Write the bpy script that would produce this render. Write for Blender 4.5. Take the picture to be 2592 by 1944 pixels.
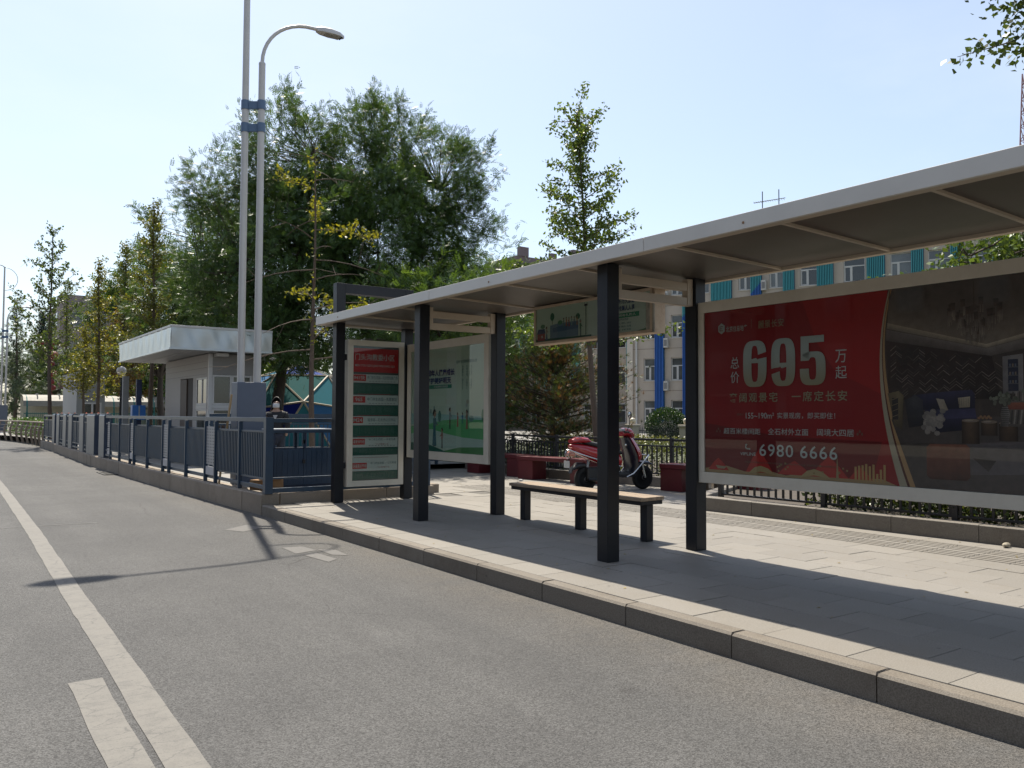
import bpy, bmesh, math, random
import numpy as np
from mathutils import Vector, Matrix

for o in list(bpy.data.objects):
    bpy.data.objects.remove(o, do_unlink=True)
scene = bpy.context.scene
COL = scene.collection

# ------------------------------------------------------------------ camera
# world: +y runs along the kerb away from the camera, +x towards the shelter,
# z = 0 is the bus platform, the road lies at z = -0.17
YAW, PITCH, ROLL = 0.6177, 0.0383, 0.0042
cam = bpy.data.cameras.new('camera'); cam_ob = bpy.data.objects.new('camera', cam); COL.objects.link(cam_ob)
cam.sensor_width = 36.0; cam.lens = 28.994; cam.clip_start = 0.05; cam.clip_end = 3000
_f = Vector((math.sin(YAW)*math.cos(PITCH), math.cos(YAW)*math.cos(PITCH), math.sin(PITCH)))
_r = Vector((math.cos(YAW), -math.sin(YAW), 0)); _u = _r.cross(_f)
_r2 = _r*math.cos(ROLL) + _u*math.sin(ROLL); _u2 = -_r*math.sin(ROLL) + _u*math.cos(ROLL)
M = Matrix((( _r2.x, _u2.x, -_f.x, 0), (_r2.y, _u2.y, -_f.y, 0), (_r2.z, _u2.z, -_f.z, 1.47), (0, 0, 0, 1)))
cam_ob.matrix_world = M
scene.camera = cam_ob

# ------------------------------------------------------------------ sky, sun, exposure
SUN = Vector((0.137, 0.548, 1.0)).normalized()
world = bpy.data.worlds.new('World'); scene.world = world; world.use_nodes = True
wn = world.node_tree; bg = wn.nodes['Background']
sky = wn.nodes.new('ShaderNodeTexSky'); sky.sky_type = 'NISHITA'; sky.sun_disc = False
sky.sun_elevation = math.asin(SUN.z); sky.sun_rotation = math.atan2(SUN.x, SUN.y)
sky.altitude = 0; sky.air_density = 1.0; sky.dust_density = 1.3; sky.ozone_density = 1.0
# thin high haze, even all round the sky
tcw = wn.nodes.new('ShaderNodeTexCoord'); mpw = wn.nodes.new('ShaderNodeMapping'); mpw.inputs['Scale'].default_value = (1.0, 1.0, 2.6); wn.links.new(tcw.outputs['Generated'], mpw.inputs[0])
nzw = wn.nodes.new('ShaderNodeTexNoise'); nzw.inputs['Scale'].default_value = 2.3; nzw.inputs['Detail'].default_value = 7; nzw.inputs['Roughness'].default_value = 0.55; wn.links.new(mpw.outputs[0], nzw.inputs['Vector'])
rgw = wn.nodes.new('ShaderNodeMapRange'); rgw.inputs['From Min'].default_value = 0.45; rgw.inputs['From Max'].default_value = 0.75; rgw.inputs['To Min'].default_value = 0.22; rgw.inputs['To Max'].default_value = 0.42; wn.links.new(nzw.outputs['Fac'], rgw.inputs['Value'])
mxw = wn.nodes.new('ShaderNodeMix'); mxw.data_type = 'RGBA'; wn.links.new(rgw.outputs[0], mxw.inputs[0]); wn.links.new(sky.outputs[0], mxw.inputs[6]); mxw.inputs[7].default_value = (5.6, 5.9, 6.2, 1)
wn.links.new(mxw.outputs[2], bg.inputs[0]); bg.inputs[1].default_value = 0.112
sl = bpy.data.lights.new('sun', 'SUN'); sl.energy = 5.0; sl.angle = math.radians(0.53); sl.color = (1.0, 0.925, 0.80)
sun_ob = bpy.data.objects.new('sun', sl); COL.objects.link(sun_ob)
sun_ob.rotation_euler = (-SUN).to_track_quat('-Z', 'Y').to_euler(); sun_ob.location = SUN*80
scene.view_settings.view_transform = 'Standard'; scene.view_settings.look = 'None'
scene.view_settings.exposure = 0.75; scene.view_settings.gamma = 1.0; scene.view_settings.use_curve_mapping = False
scene.render.resolution_x = 1024; scene.render.resolution_y = 768

# ------------------------------------------------------------------ helpers
rng = np.random.default_rng(7)
random.seed(11)
ORG = {}

def link(o, parent=None):
    COL.objects.link(o)
    if parent is not None: o.parent = parent
    return o

def tag(o, label, cat, group=None):
    o['label'] = label; o['category'] = cat
    if group: o['group'] = group
    return o

def structure(o):
    o['kind'] = 'structure'; return o

def stuff(o):
    o['kind'] = 'stuff'; return o

def thing(name, loc, label, cat, group=None, rz=0.0):
    o = bpy.data.objects.new(name, None); o.location = loc; o.rotation_euler = (0, 0, rz)
    o.empty_display_size = 0.2
    link(o); tag(o, label, cat, group); ORG[o.name] = Vector(loc)
    return o

class MB:
    def __init__(s): s.v = []; s.f = []; s.c = []
    def add(s, vs, fs, col=None):
        b = len(s.v); s.v.extend([tuple(p) for p in vs])
        for f in fs:
            s.f.append(tuple(i+b for i in f)); s.c.append(col)
        return s
    def box(s, x0, x1, y0, y1, z0, z1, col=None):
        vs = [(x0,y0,z0),(x1,y0,z0),(x1,y1,z0),(x0,y1,z0),(x0,y0,z1),(x1,y0,z1),(x1,y1,z1),(x0,y1,z1)]
        return s.add(vs, [(3,2,1,0),(4,5,6,7),(0,1,5,4),(1,2,6,5),(2,3,7,6),(3,0,4,7)], col)
    def obox(s, c, size, ax, ay, az, col=None):
        c = Vector(c); ax = Vector(ax)*size[0]/2; ay = Vector(ay)*size[1]/2; az = Vector(az)*size[2]/2
        vs = [c-ax-ay-az, c+ax-ay-az, c+ax+ay-az, c-ax+ay-az, c-ax-ay+az, c+ax-ay+az, c+ax+ay+az, c-ax+ay+az]
        return s.add(vs, [(3,2,1,0),(4,5,6,7),(0,1,5,4),(1,2,6,5),(2,3,7,6),(3,0,4,7)], col)
    def beam(s, p0, p1, w, h, col=None, up=(0,0,1)):
        p0 = Vector(p0); p1 = Vector(p1); d = (p1-p0); L = d.length; d.normalize(); up = Vector(up)
        if abs(d.dot(up)) > 0.98: up = Vector((1,0,0))
        sd = d.cross(up).normalized(); uu = sd.cross(d)
        return s.obox((p0+p1)/2, (L, w, h), d, sd, uu, col)
    def tube(s, pts, r, n=8, caps=True, col=None):
        pts = [Vector(p) for p in pts]; m = len(pts)
        if not hasattr(r, '__len__'): r = [r]*m
        vs = []; prev = None
        for i, p in enumerate(pts):
            d = (pts[min(i+1, m-1)] - pts[max(i-1, 0)])
            if d.length < 1e-9: d = Vector((0,0,1))
            d.normalize()
            if prev is None:
                a = Vector((0,0,1)) if abs(d.z) < 0.9 else Vector((1,0,0)); sd = d.cross(a).normalized()
            else:
                sd = (prev - d*prev.dot(d))
                sd = sd.normalized() if sd.length > 1e-6 else d.cross(Vector((0.3,0.2,0.9))).normalized()
            prev = sd; uu = d.cross(sd)
            for k in range(n):
                t = 2*math.pi*k/n; vs.append(p + (sd*math.cos(t) + uu*math.sin(t))*r[i])
        fs = []
        for i in range(m-1):
            for k in range(n):
                k2 = (k+1) % n; fs.append((i*n+k, i*n+k2, (i+1)*n+k2, (i+1)*n+k))
        if caps: fs.append(tuple(range(n-1, -1, -1))); fs.append(tuple((m-1)*n+k for k in range(n)))
        return s.add(vs, fs, col)
    def loft(s, rings, cap=True, col=None, closed=True):
        n = len(rings[0]); vs = [p for r in rings for p in r]; fs = []
        for i in range(len(rings)-1):
            for k in range(n if closed else n-1):
                k2 = (k+1) % n; fs.append((i*n+k, i*n+k2, (i+1)*n+k2, (i+1)*n+k))
        if cap: fs.append(tuple(range(n-1, -1, -1))); fs.append(tuple((len(rings)-1)*n+k for k in range(n)))
        return s.add(vs, fs, col)
    def lathe(s, c, prof, n=16, axis='z', col=None):
        c = Vector(c); rings = []
        for r, h in prof:
            ring = []
            for k in range(n):
                t = 2*math.pi*k/n; a, b = r*math.cos(t), r*math.sin(t)
                ring.append(c + (Vector((a,b,h)) if axis == 'z' else Vector((a,h,b)) if axis == 'y' else Vector((h,a,b))))
            rings.append(ring)
        return s.loft(rings, True, col)
    def ball(s, c, r, nu=16, nv=10, sc=(1,1,1), col=None):
        prof = [(max(1e-4, math.sin(math.pi*i/nv)), -math.cos(math.pi*i/nv)) for i in range(nv+1)]
        rings = []
        for pr, h in prof:
            rings.append([Vector(c)+Vector((r*sc[0]*pr*math.cos(2*math.pi*k/nu), r*sc[1]*pr*math.sin(2*math.pi*k/nu), r*sc[2]*h)) for k in range(nu)])
        return s.loft(rings, True, col)
    def prism(s, outline, fn, d0, d1, col=None):
        n = len(outline); a = [fn(u, v, d0) for u, v in outline]; b = [fn(u, v, d1) for u, v in outline]
        return s.add(a+b, [tuple(range(n-1,-1,-1)), tuple(range(n, 2*n))] + [(i, (i+1)%n, n+(i+1)%n, n+i) for i in range(n)], col)
    def poly(s, pts, col=None):
        return s.add(pts, [tuple(range(len(pts)))], col)
    def build(s, name, mat, parent=None, bevel=0.0, smooth=None, org=None, local=False, fix=True):
        if org is None:
            org = Vector((0,0,0)) if (local or parent is None) else ORG.get(parent.name, Vector((0,0,0)))
        me = bpy.data.meshes.new(name)
        me.from_pydata([(p[0]-org[0], p[1]-org[1], p[2]-org[2]) for p in s.v], [], s.f)
        if any(c is not None for c in s.c):
            at = me.color_attributes.new('Col', 'FLOAT_COLOR', 'CORNER')
            data = []
            for f, c in zip(s.f, s.c):
                c = c or (1,1,1)
                if hasattr(c[0], '__len__'):
                    for q in c: data.extend((q[0], q[1], q[2], 1.0))
                else: data.extend((c[0], c[1], c[2], 1.0)*len(f))
            at.data.foreach_set('color', data)
        me.update()
        if fix:
            bm = bmesh.new(); bm.from_mesh(me); bmesh.ops.recalc_face_normals(bm, faces=bm.faces); bm.to_mesh(me); bm.free()
        o = bpy.data.objects.new(name, me); link(o, parent)
        if parent is None and (org[0] or org[1] or org[2]): o.location = org
        ORG[o.name] = Vector(org)
        for m in (mat if isinstance(mat, (list, tuple)) else [mat]): me.materials.append(m)
        if smooth is not None:
            me.polygons.foreach_set('use_smooth', [True]*len(me.polygons)); me.set_sharp_from_angle(angle=math.radians(smooth))
        if bevel:
            b = o.modifiers.new('bevel', 'BEVEL'); b.width = bevel; b.segments = 2; b.limit_method = 'ANGLE'; b.angle_limit = math.radians(40)
            b.harden_normals = False
        return o

def part(name, mat, parent, *boxes, bevel=0.0):
    m = MB()
    for b in boxes: m.box(*b)
    return m.build(name, mat, parent, bevel=bevel)

def copy_tree(o, parent=None):
    c = o.copy(); COL.objects.link(c); c.parent = parent
    for ch in list(o.children): copy_tree(ch, c)
    return c

# ------------------------------------------------------------------ materials
MATS = {}
def mat(name, color, rough=0.6, metal=0.0, var=0.12, scale=6.0, bump=0.0, bscale=60.0, spec=0.5, coat=0.0, emit=None,
        dirt=0.0, dirtcol=(0.12,0.10,0.08), dscale=2.0, vcol=False, stretch=None, objrand=0.0, coat_rough=0.05):
    if name in MATS: return MATS[name]
    color = tuple(c*0.8 for c in color); dirtcol = tuple(c*0.8 for c in dirtcol)
    m = bpy.data.materials.new(name); m.use_nodes = True; nt = m.node_tree; N = nt.nodes; L = nt.links
    p = N['Principled BSDF']; p.inputs['Roughness'].default_value = rough; p.inputs['Metallic'].default_value = metal
    p.inputs['Specular IOR Level'].default_value = spec; p.inputs['Coat Weight'].default_value = coat; p.inputs['Coat Roughness'].default_value = coat_rough
    tc = N.new('ShaderNodeTexCoord'); vec = tc.outputs['Object']
    if stretch:
        mp = N.new('ShaderNodeMapping'); mp.inputs['Scale'].default_value = stretch; L.new(vec, mp.inputs[0]); vec = mp.outputs[0]
    nz = N.new('ShaderNodeTexNoise'); nz.inputs['Scale'].default_value = scale; nz.inputs['Detail'].default_value = 6; nz.inputs['Roughness'].default_value = 0.62
    L.new(vec, nz.inputs['Vector'])
    hsv = N.new('ShaderNodeHueSaturation')
    if vcol:
        a = N.new('ShaderNodeAttribute'); a.attribute_name = 'Col'; L.new(a.outputs['Color'], hsv.inputs['Color'])
    else:
        hsv.inputs['Color'].default_value = (*color, 1)
    mr = N.new('ShaderNodeMapRange'); mr.inputs['From Min'].default_value = 0.25; mr.inputs['From Max'].default_value = 0.75
    mr.inputs['To Min'].default_value = 1-var; mr.inputs['To Max'].default_value = 1+var
    L.new(nz.outputs['Fac'], mr.inputs['Value'])
    val = mr.outputs[0]
    if objrand:
        oi = N.new('ShaderNodeObjectInfo'); m2 = N.new('ShaderNodeMapRange'); m2.inputs['To Min'].default_value = 1-objrand; m2.inputs['To Max'].default_value = 1+objrand
        L.new(oi.outputs['Random'], m2.inputs['Value']); mm = N.new('ShaderNodeMath'); mm.operation = 'MULTIPLY'
        L.new(val, mm.inputs[0]); L.new(m2.outputs[0], mm.inputs[1]); val = mm.outputs[0]
    L.new(val, hsv.inputs['Value'])
    out = hsv.outputs[0]
    if dirt > 0:
        n2 = N.new('ShaderNodeTexNoise'); n2.inputs['Scale'].default_value = dscale; n2.inputs['Detail'].default_value = 8; n2.inputs['Roughness'].default_value = 0.7
        L.new(vec, n2.inputs['Vector'])
        r2 = N.new('ShaderNodeMapRange'); r2.inputs['From Min'].default_value = 0.45; r2.inputs['From Max'].default_value = 0.75
        r2.inputs['To Min'].default_value = 0; r2.inputs['To Max'].default_value = dirt
        L.new(n2.outputs['Fac'], r2.inputs['Value'])
        mx = N.new('ShaderNodeMix'); mx.data_type = 'RGBA'; L.new(r2.outputs[0], mx.inputs[0]); L.new(out, mx.inputs[6]); mx.inputs[7].default_value = (*dirtcol, 1)
        out = mx.outputs[2]
    L.new(out, p.inputs['Base Color'])
    rr = N.new('ShaderNodeMapRange'); rr.inputs['To Min'].default_value = max(0.02, rough-0.08); rr.inputs['To Max'].default_value = min(1, rough+0.08)
    L.new(nz.outputs['Fac'], rr.inputs['Value']); L.new(rr.outputs[0], p.inputs['Roughness'])
    if bump:
        nb = N.new('ShaderNodeTexNoise'); nb.inputs['Scale'].default_value = bscale; nb.inputs['Detail'].default_value = 4
        L.new(vec, nb.inputs['Vector']); bp = N.new('ShaderNodeBump'); bp.inputs['Strength'].default_value = bump; bp.inputs['Distance'].default_value = 0.01
        L.new(nb.outputs['Fac'], bp.inputs['Height']); L.new(bp.outputs[0], p.inputs['Normal'])
    if emit: p.inputs['Emission Color'].default_value = (*emit, 1); p.inputs['Emission Strength'].default_value = 1
    MATS[name] = m; return m

def leaf_mat(name, rough=0.38, trans=0.35, tint=(1.25,1.15,0.45), spec=0.5):
    if name in MATS: return MATS[name]
    m = bpy.data.materials.new(name); m.use_nodes = True; nt = m.node_tree; N = nt.nodes; L = nt.links
    p = N['Principled BSDF']; p.inputs['Roughness'].default_value = rough; p.inputs['Specular IOR Level'].default_value = spec
    a = N.new('ShaderNodeAttribute'); a.attribute_name = 'Col'; L.new(a.outputs['Color'], p.inputs['Base Color'])
    mul = N.new('ShaderNodeMix'); mul.data_type = 'RGBA'; mul.blend_type = 'MULTIPLY'; mul.inputs[0].default_value = 1
    L.new(a.outputs['Color'], mul.inputs[6]); mul.inputs[7].default_value = (*tint, 1)
    tr = N.new('ShaderNodeBsdfTranslucent'); L.new(mul.outputs[2], tr.inputs['Color'])
    mx = N.new('ShaderNodeMixShader'); mx.inputs[0].default_value = trans
    L.new(p.outputs[0], mx.inputs[1]); L.new(tr.outputs[0], mx.inputs[2]); L.new(mx.outputs[0], N['Material Output'].inputs[0])
    MATS[name] = m; return m

def glass_mat(name, color=(0.9,0.93,0.92), ior=1.45, tint=0.9):
    # a thin pane: mirror reflection by Fresnel, the rest passes straight through
    if name in MATS: return MATS[name]
    m = bpy.data.materials.new(name); m.use_nodes = True; nt = m.node_tree; N = nt.nodes; L = nt.links
    N.remove(N['Principled BSDF'])
    lw = N.new('ShaderNodeLayerWeight'); lw.inputs[0].default_value = 0.5
    pw = N.new('ShaderNodeMath'); pw.operation = 'POWER'; L.new(lw.outputs['Facing'], pw.inputs[0]); pw.inputs[1].default_value = 5.0
    fr = N.new('ShaderNodeMath'); fr.operation = 'MULTIPLY_ADD'; L.new(pw.outputs[0], fr.inputs[0]); fr.inputs[1].default_value = 0.8; fr.inputs[2].default_value = 0.02
    g = N.new('ShaderNodeBsdfGlossy'); g.inputs['Roughness'].default_value = 0.015; g.inputs['Color'].default_value = (1,1,1,1)
    t = N.new('ShaderNodeBsdfTransparent'); t.inputs['Color'].default_value = (*[c*tint for c in color], 1)
    mx = N.new('ShaderNodeMixShader'); L.new(fr.outputs[0], mx.inputs[0]); L.new(t.outputs[0], mx.inputs[1]); L.new(g.outputs[0], mx.inputs[2])
    L.new(mx.outputs[0], N['Material Output'].inputs[0]); MATS[name] = m; return m

def ring_nodes(m): return m.node_tree.nodes, m.node_tree.links

def asphalt_mat():
    m = bpy.data.materials.new('asphalt'); m.use_nodes = True; N, L = ring_nodes(m); p = N['Principled BSDF']
    tc = N.new('ShaderNodeTexCoord'); V = tc.outputs['Object']
    def noise(s, det=3, r=0.6, vec=V):
        n = N.new('ShaderNodeTexNoise'); n.inputs['Scale'].default_value = s; n.inputs['Detail'].default_value = det; n.inputs['Roughness'].default_value = r; L.new(vec, n.inputs['Vector']); return n.outputs['Fac']
    def rng_(x, a, b, c, d):
        r = N.new('ShaderNodeMapRange'); r.inputs['From Min'].default_value = a; r.inputs['From Max'].default_value = b; r.inputs['To Min'].default_value = c; r.inputs['To Max'].default_value = d; L.new(x, r.inputs['Value']); return r.outputs[0]
    def mixc(f, a, b, bt='MIX'):
        x = N.new('ShaderNodeMix'); x.data_type = 'RGBA'; x.blend_type = bt
        if isinstance(f, float): x.inputs[0].default_value = f
        else: L.new(f, x.inputs[0])
        for i, c in ((6, a), (7, b)):
            if isinstance(c, tuple): x.inputs[i].default_value = (*c, 1)
            else: L.new(c, x.inputs[i])
        return x.outputs[2]
    vo = N.new('ShaderNodeTexVoronoi'); vo.inputs['Scale'].default_value = 140; L.new(V, vo.inputs['Vector'])
    sep = N.new('ShaderNodeSeparateColor'); L.new(vo.outputs['Color'], sep.inputs[0])
    stones = rng_(sep.outputs[0], 0, 1, 0.45, 1.62)
    c = mixc(rng_(noise(0.55, 7, 0.62), 0.36, 0.66, 0, 1), (0.056,0.0555,0.055), (0.079,0.078,0.076))
    mp = N.new('ShaderNodeMapping'); mp.inputs['Scale'].default_value = (1.1, 0.07, 1); L.new(V, mp.inputs[0])
    c = mixc(rng_(noise(1.4, 4, 0.6, mp.outputs[0]), 0.44, 0.64, 0, 0.55), c, (0.050,0.0495,0.049))   # faint wheel tracks along the lane
    vd = N.new('ShaderNodeTexVoronoi'); vd.inputs['Scale'].default_value = 0.9; L.new(V, vd.inputs['Vector'])
    c = mixc(rng_(vd.outputs['Distance'], 0.03, 0.075, 0.45, 0.0), c, (0.028,0.027,0.026))                    # old oil drips
    ve = N.new('ShaderNodeTexVoronoi'); ve.feature = 'DISTANCE_TO_EDGE'; ve.inputs['Scale'].default_value = 0.33; wv = N.new('ShaderNodeMix'); wv.data_type = 'VECTOR'; wv.inputs[0].default_value = 0.22
    nw = N.new('ShaderNodeTexNoise'); nw.inputs['Scale'].default_value = 1.7; nw.inputs['Detail'].default_value = 6; L.new(V, nw.inputs['Vector']); L.new(V, wv.inputs[4]); L.new(nw.outputs['Color'], wv.inputs[5]); L.new(wv.outputs[1], ve.inputs['Vector'])
    ck = N.new('ShaderNodeMath'); ck.operation = 'MULTIPLY'; L.new(rng_(ve.outputs['Distance'], 0.0, 0.0035, 0.8, 0.0), ck.inputs[0]); L.new(rng_(noise(0.35, 2), 0.52, 0.60, 0, 1), ck.inputs[1])
    c = mixc(ck.outputs[0], c, (0.022,0.021,0.020))                                                          # a few hairline cracks
    sx = N.new('ShaderNodeSeparateXYZ'); L.new(V, sx.inputs[0])
    near = rng_(sx.outputs[0], 3.5, 4.5, 0.0, 0.85)
    dn = N.new('ShaderNodeMath'); dn.operation = 'MULTIPLY'; L.new(near, dn.inputs[0]); L.new(rng_(noise(2.6, 6, 0.7), 0.34, 0.62, 0.25, 1), dn.inputs[1])
    c = mixc(dn.outputs[0], c, (0.082,0.074,0.064))                                                # dust gathered along the kerb
    h = N.new('ShaderNodeHueSaturation'); L.new(c, h.inputs['Color']); L.new(stones, h.inputs['Value'])
    L.new(h.outputs[0], p.inputs['Base Color']); p.inputs['Roughness'].default_value = 0.82; p.inputs['Specular IOR Level'].default_value = 0.35
    bp = N.new('ShaderNodeBump'); bp.inputs['Strength'].default_value = 0.55; bp.inputs['Distance'].default_value = 0.006
    L.new(vo.outputs['Distance'], bp.inputs['Height']); L.new(bp.outputs[0], p.inputs['Normal'])
    return m

def granite_mat(name, c0, c1, rough=0.7, stain=0.25, staincol=(0.20,0.17,0.13), objrand=0.08, sc=1.0):
    warm = (0.84, 0.80, 0.735); c0 = tuple(a*b for a, b in zip(c0, warm)); c1 = tuple(a*b for a, b in zip(c1, warm)); staincol = tuple(a*b for a, b in zip(staincol, warm))
    m = bpy.data.materials.new(name); m.use_nodes = True; N, L = ring_nodes(m); p = N['Principled BSDF']
    tc = N.new('ShaderNodeTexCoord'); geo = N.new('ShaderNodeNewGeometry'); V = geo.outputs['Position']
    def noise(s, det, r=0.6):
        n = N.new('ShaderNodeTexNoise'); n.inputs['Scale'].default_value = s; n.inputs['Detail'].default_value = det; n.inputs['Roughness'].default_value = r; L.new(V, n.inputs['Vector']); return n.outputs['Fac']
    rp = N.new('ShaderNodeMapRange'); rp.inputs['From Min'].default_value = 0.36; rp.inputs['From Max'].default_value = 0.64; L.new(noise(110*sc, 3), rp.inputs['Value'])
    mx = N.new('ShaderNodeMix'); mx.data_type = 'RGBA'; L.new(rp.outputs[0], mx.inputs[0]); mx.inputs[6].default_value = (*c0, 1); mx.inputs[7].default_value = (*c1, 1)
    r2 = N.new('ShaderNodeMapRange'); r2.inputs['From Min'].default_value = 0.48; r2.inputs['From Max'].default_value = 0.72; r2.inputs['To Max'].default_value = stain; L.new(noise(2.3, 8, 0.72), r2.inputs['Value'])
    m2 = N.new('ShaderNodeMix'); m2.data_type = 'RGBA'; L.new(r2.outputs[0], m2.inputs[0]); L.new(mx.outputs[2], m2.inputs[6]); m2.inputs[7].default_value = (*staincol, 1)
    vs_ = N.new('ShaderNodeTexVoronoi'); vs_.inputs['Scale'].default_value = 3.4; L.new(V, vs_.inputs['Vector'])
    rs_ = N.new('ShaderNodeMapRange'); rs_.inputs['From Min'].default_value = 0.035; rs_.inputs['From Max'].default_value = 0.06; rs_.inputs['To Min'].default_value = 0.55; rs_.inputs['To Max'].default_value = 0.0; L.new(vs_.outputs['Distance'], rs_.inputs['Value'])
    m3 = N.new('ShaderNodeMix'); m3.data_type = 'RGBA'; L.new(rs_.outputs[0], m3.inputs[0]); L.new(m2.outputs[2], m3.inputs[6]); m3.inputs[7].default_value = (0.05,0.045,0.04,1); m2 = m3       # trodden spots
    oi = N.new('ShaderNodeObjectInfo'); r3 = N.new('ShaderNodeMapRange'); r3.inputs['To Min'].default_value = 1-objrand; r3.inputs['To Max'].default_value = 1+objrand; L.new(oi.outputs['Random'], r3.inputs['Value'])
    h = N.new('ShaderNodeHueSaturation'); L.new(m2.outputs[2], h.inputs['Color']); L.new(r3.outputs[0], h.inputs['Value'])
    L.new(h.outputs[0], p.inputs['Base Color']); p.inputs['Roughness'].default_value = rough; p.inputs['Specular IOR Level'].default_value = 0.35
    bp = N.new('ShaderNodeBump'); bp.inputs['Strength'].default_value = 0.25; bp.inputs['Distance'].default_value = 0.004; L.new(noise(160, 3), bp.inputs['Height']); L.new(bp.outputs[0], p.inputs['Normal'])
    MATS[name] = m; return m

def paint_mat():
    m = bpy.data.materials.new('road_paint'); m.use_nodes = True; N, L = ring_nodes(m); p = N['Principled BSDF']
    tc = N.new('ShaderNodeTexCoord'); V = tc.outputs['Object']
    n = N.new('ShaderNodeTexNoise'); n.inputs['Scale'].default_value = 9; n.inputs['Detail'].default_value = 8; n.inputs['Roughness'].default_value = 0.75; L.new(V, n.inputs['Vector'])
    n2 = N.new('ShaderNodeTexNoise'); n2.inputs['Scale'].default_value = 110; n2.inputs['Detail'].default_value = 2; L.new(V, n2.inputs['Vector'])
    v = N.new('ShaderNodeTexVoronoi'); v.feature = 'DISTANCE_TO_EDGE'; v.inputs['Scale'].default_value = 5.0
    mp = N.new('ShaderNodeMapping'); mp.inputs['Scale'].default_value = (0.55, 1.6, 1); wv = N.new('ShaderNodeMix'); wv.data_type = 'VECTOR'; wv.inputs[0].default_value = 0.08
    L.new(V, wv.inputs[4]); L.new(n.outputs['Color'], wv.inputs[5]); L.new(wv.outputs[1], mp.inputs[0]); L.new(mp.outputs[0], v.inputs['Vector'])
    cr = N.new('ShaderNodeMapRange'); cr.inputs['From Max'].default_value = 0.022; cr.inputs['To Min'].default_value = 0.8; cr.inputs['To Max'].default_value = 0; L.new(v.outputs['Distance'], cr.inputs['Value'])
    r = N.new('ShaderNodeMapRange'); r.inputs['From Min'].default_value = 0.44; r.inputs['From Max'].default_value = 0.66; r.inputs['To Max'].default_value = 0.5; L.new(n.outputs['Fac'], r.inputs['Value'])
    r2 = N.new('ShaderNodeMapRange'); r2.inputs['From Min'].default_value = 0.55; r2.inputs['From Max'].default_value = 0.66; r2.inputs['To Max'].default_value = 0.4; L.new(n2.outputs['Fac'], r2.inputs['Value'])
    ad = N.new('ShaderNodeMath'); ad.operation = 'ADD'; ad.use_clamp = True; L.new(r.outputs[0], ad.inputs[0]); L.new(cr.outputs[0], ad.inputs[1])
    a2 = N.new('ShaderNodeMath'); a2.operation = 'ADD'; a2.use_clamp = True; L.new(ad.outputs[0], a2.inputs[0]); L.new(r2.outputs[0], a2.inputs[1])
    mx = N.new('ShaderNodeMix'); mx.data_type = 'RGBA'; L.new(a2.outputs[0], mx.inputs[0]); mx.inputs[6].default_value = (0.138,0.130,0.115,1); mx.inputs[7].default_value = (0.075,0.072,0.067,1)
    L.new(mx.outputs[2], p.inputs['Base Color']); p.inputs['Roughness'].default_value = 0.75
    MATS['road_paint'] = m; return m

# ------------------------------------------------------------------ lettering
def lettering(name, text, material, parent, origin, right, up, height, width=None, bold=0.0, normal_off=0.0, align='LEFT', spacing=1.0, vertical=False):
    """flat print: glyph outlines laid on a board; origin is the lower left (or centre) of the line"""
    cu = bpy.data.curves.new('print', 'FONT'); cu.body = text; cu.size = 1.0; cu.offset = bold; cu.space_character = spacing; cu.fill_mode = 'BOTH'; cu.resolution_u = 3
    if vertical: cu.space_line = 1.05
    tmp = bpy.data.objects.new('tmp_text', cu); COL.objects.link(tmp)
    dg = bpy.context.evaluated_depsgraph_get(); me = bpy.data.meshes.new_from_object(tmp.evaluated_get(dg))
    bpy.data.objects.remove(tmp); bpy.data.curves.remove(cu)
    n = len(me.vertices); co = np.zeros(n*3); me.vertices.foreach_get('co', co); co = co.reshape(-1, 3)
    mn, mx = co.min(0), co.max(0); ext = mx-mn
    sy = height/ext[1]; sx = sy if width is None else width/ext[0]
    x = (co[:,0]-mn[0])*sx; y = (co[:,1]-mn[1])*sy
    if align == 'CENTER': x -= ext[0]*sx/2
    R_, U_ = np.array(right, float), np.array(up, float); Nn = np.cross(R_, U_)
    org = ORG.get(parent.name, Vector((0,0,0)))
    P = np.array(origin, float) - np.array(org) + x[:,None]*R_ + y[:,None]*U_ + Nn*normal_off
    me.vertices.foreach_set('co', P.astype(np.float32).ravel()); me.update(); me.materials.clear(); me.materials.append(material)
    me.name = name
    o = bpy.data.objects.new(name, me); link(o, parent); ORG[o.name] = org
    return o
# ================================================================== the setting
ASPH = asphalt_mat(); PAINT = paint_mat()
G_KERB = granite_mat('kerb_granite', (0.135,0.122,0.106), (0.225,0.208,0.188), 0.72, 0.6, (0.10,0.082,0.065))
G_PAVE = granite_mat('paver_granite', (0.190,0.184,0.175), (0.262,0.255,0.244), 0.66, 0.3, (0.19,0.168,0.138), 0.07)
G_PLANT = granite_mat('planter_granite', (0.13,0.12,0.108), (0.26,0.245,0.225), 0.7, 0.3, (0.10,0.085,0.07))
G_FKERB = granite_mat('fence_kerb_granite', (0.24,0.205,0.17), (0.35,0.31,0.27), 0.75, 0.45, (0.15,0.115,0.085))
JOINT = mat('joint_mortar', (0.13,0.12,0.105), 0.9, var=0.2, scale=30)
SOIL = mat('soil', (0.075,0.06,0.045), 0.95, var=0.35, scale=9, bump=0.6, bscale=25)
PLAZA = mat('plaza_concrete', (0.27,0.26,0.24), 0.8, var=0.14, scale=1.2, dirt=0.35, dirtcol=(0.22,0.19,0.16), dscale=0.7)

ground = MB().poly([(-900,-900,-0.21),(900,-900,-0.21),(900,900,-0.21),(-900,900,-0.21)]).build('ground', mat('far_ground', (0.23,0.21,0.17), 0.95, var=0.25, scale=0.15), fix=False)
structure(ground)

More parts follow.
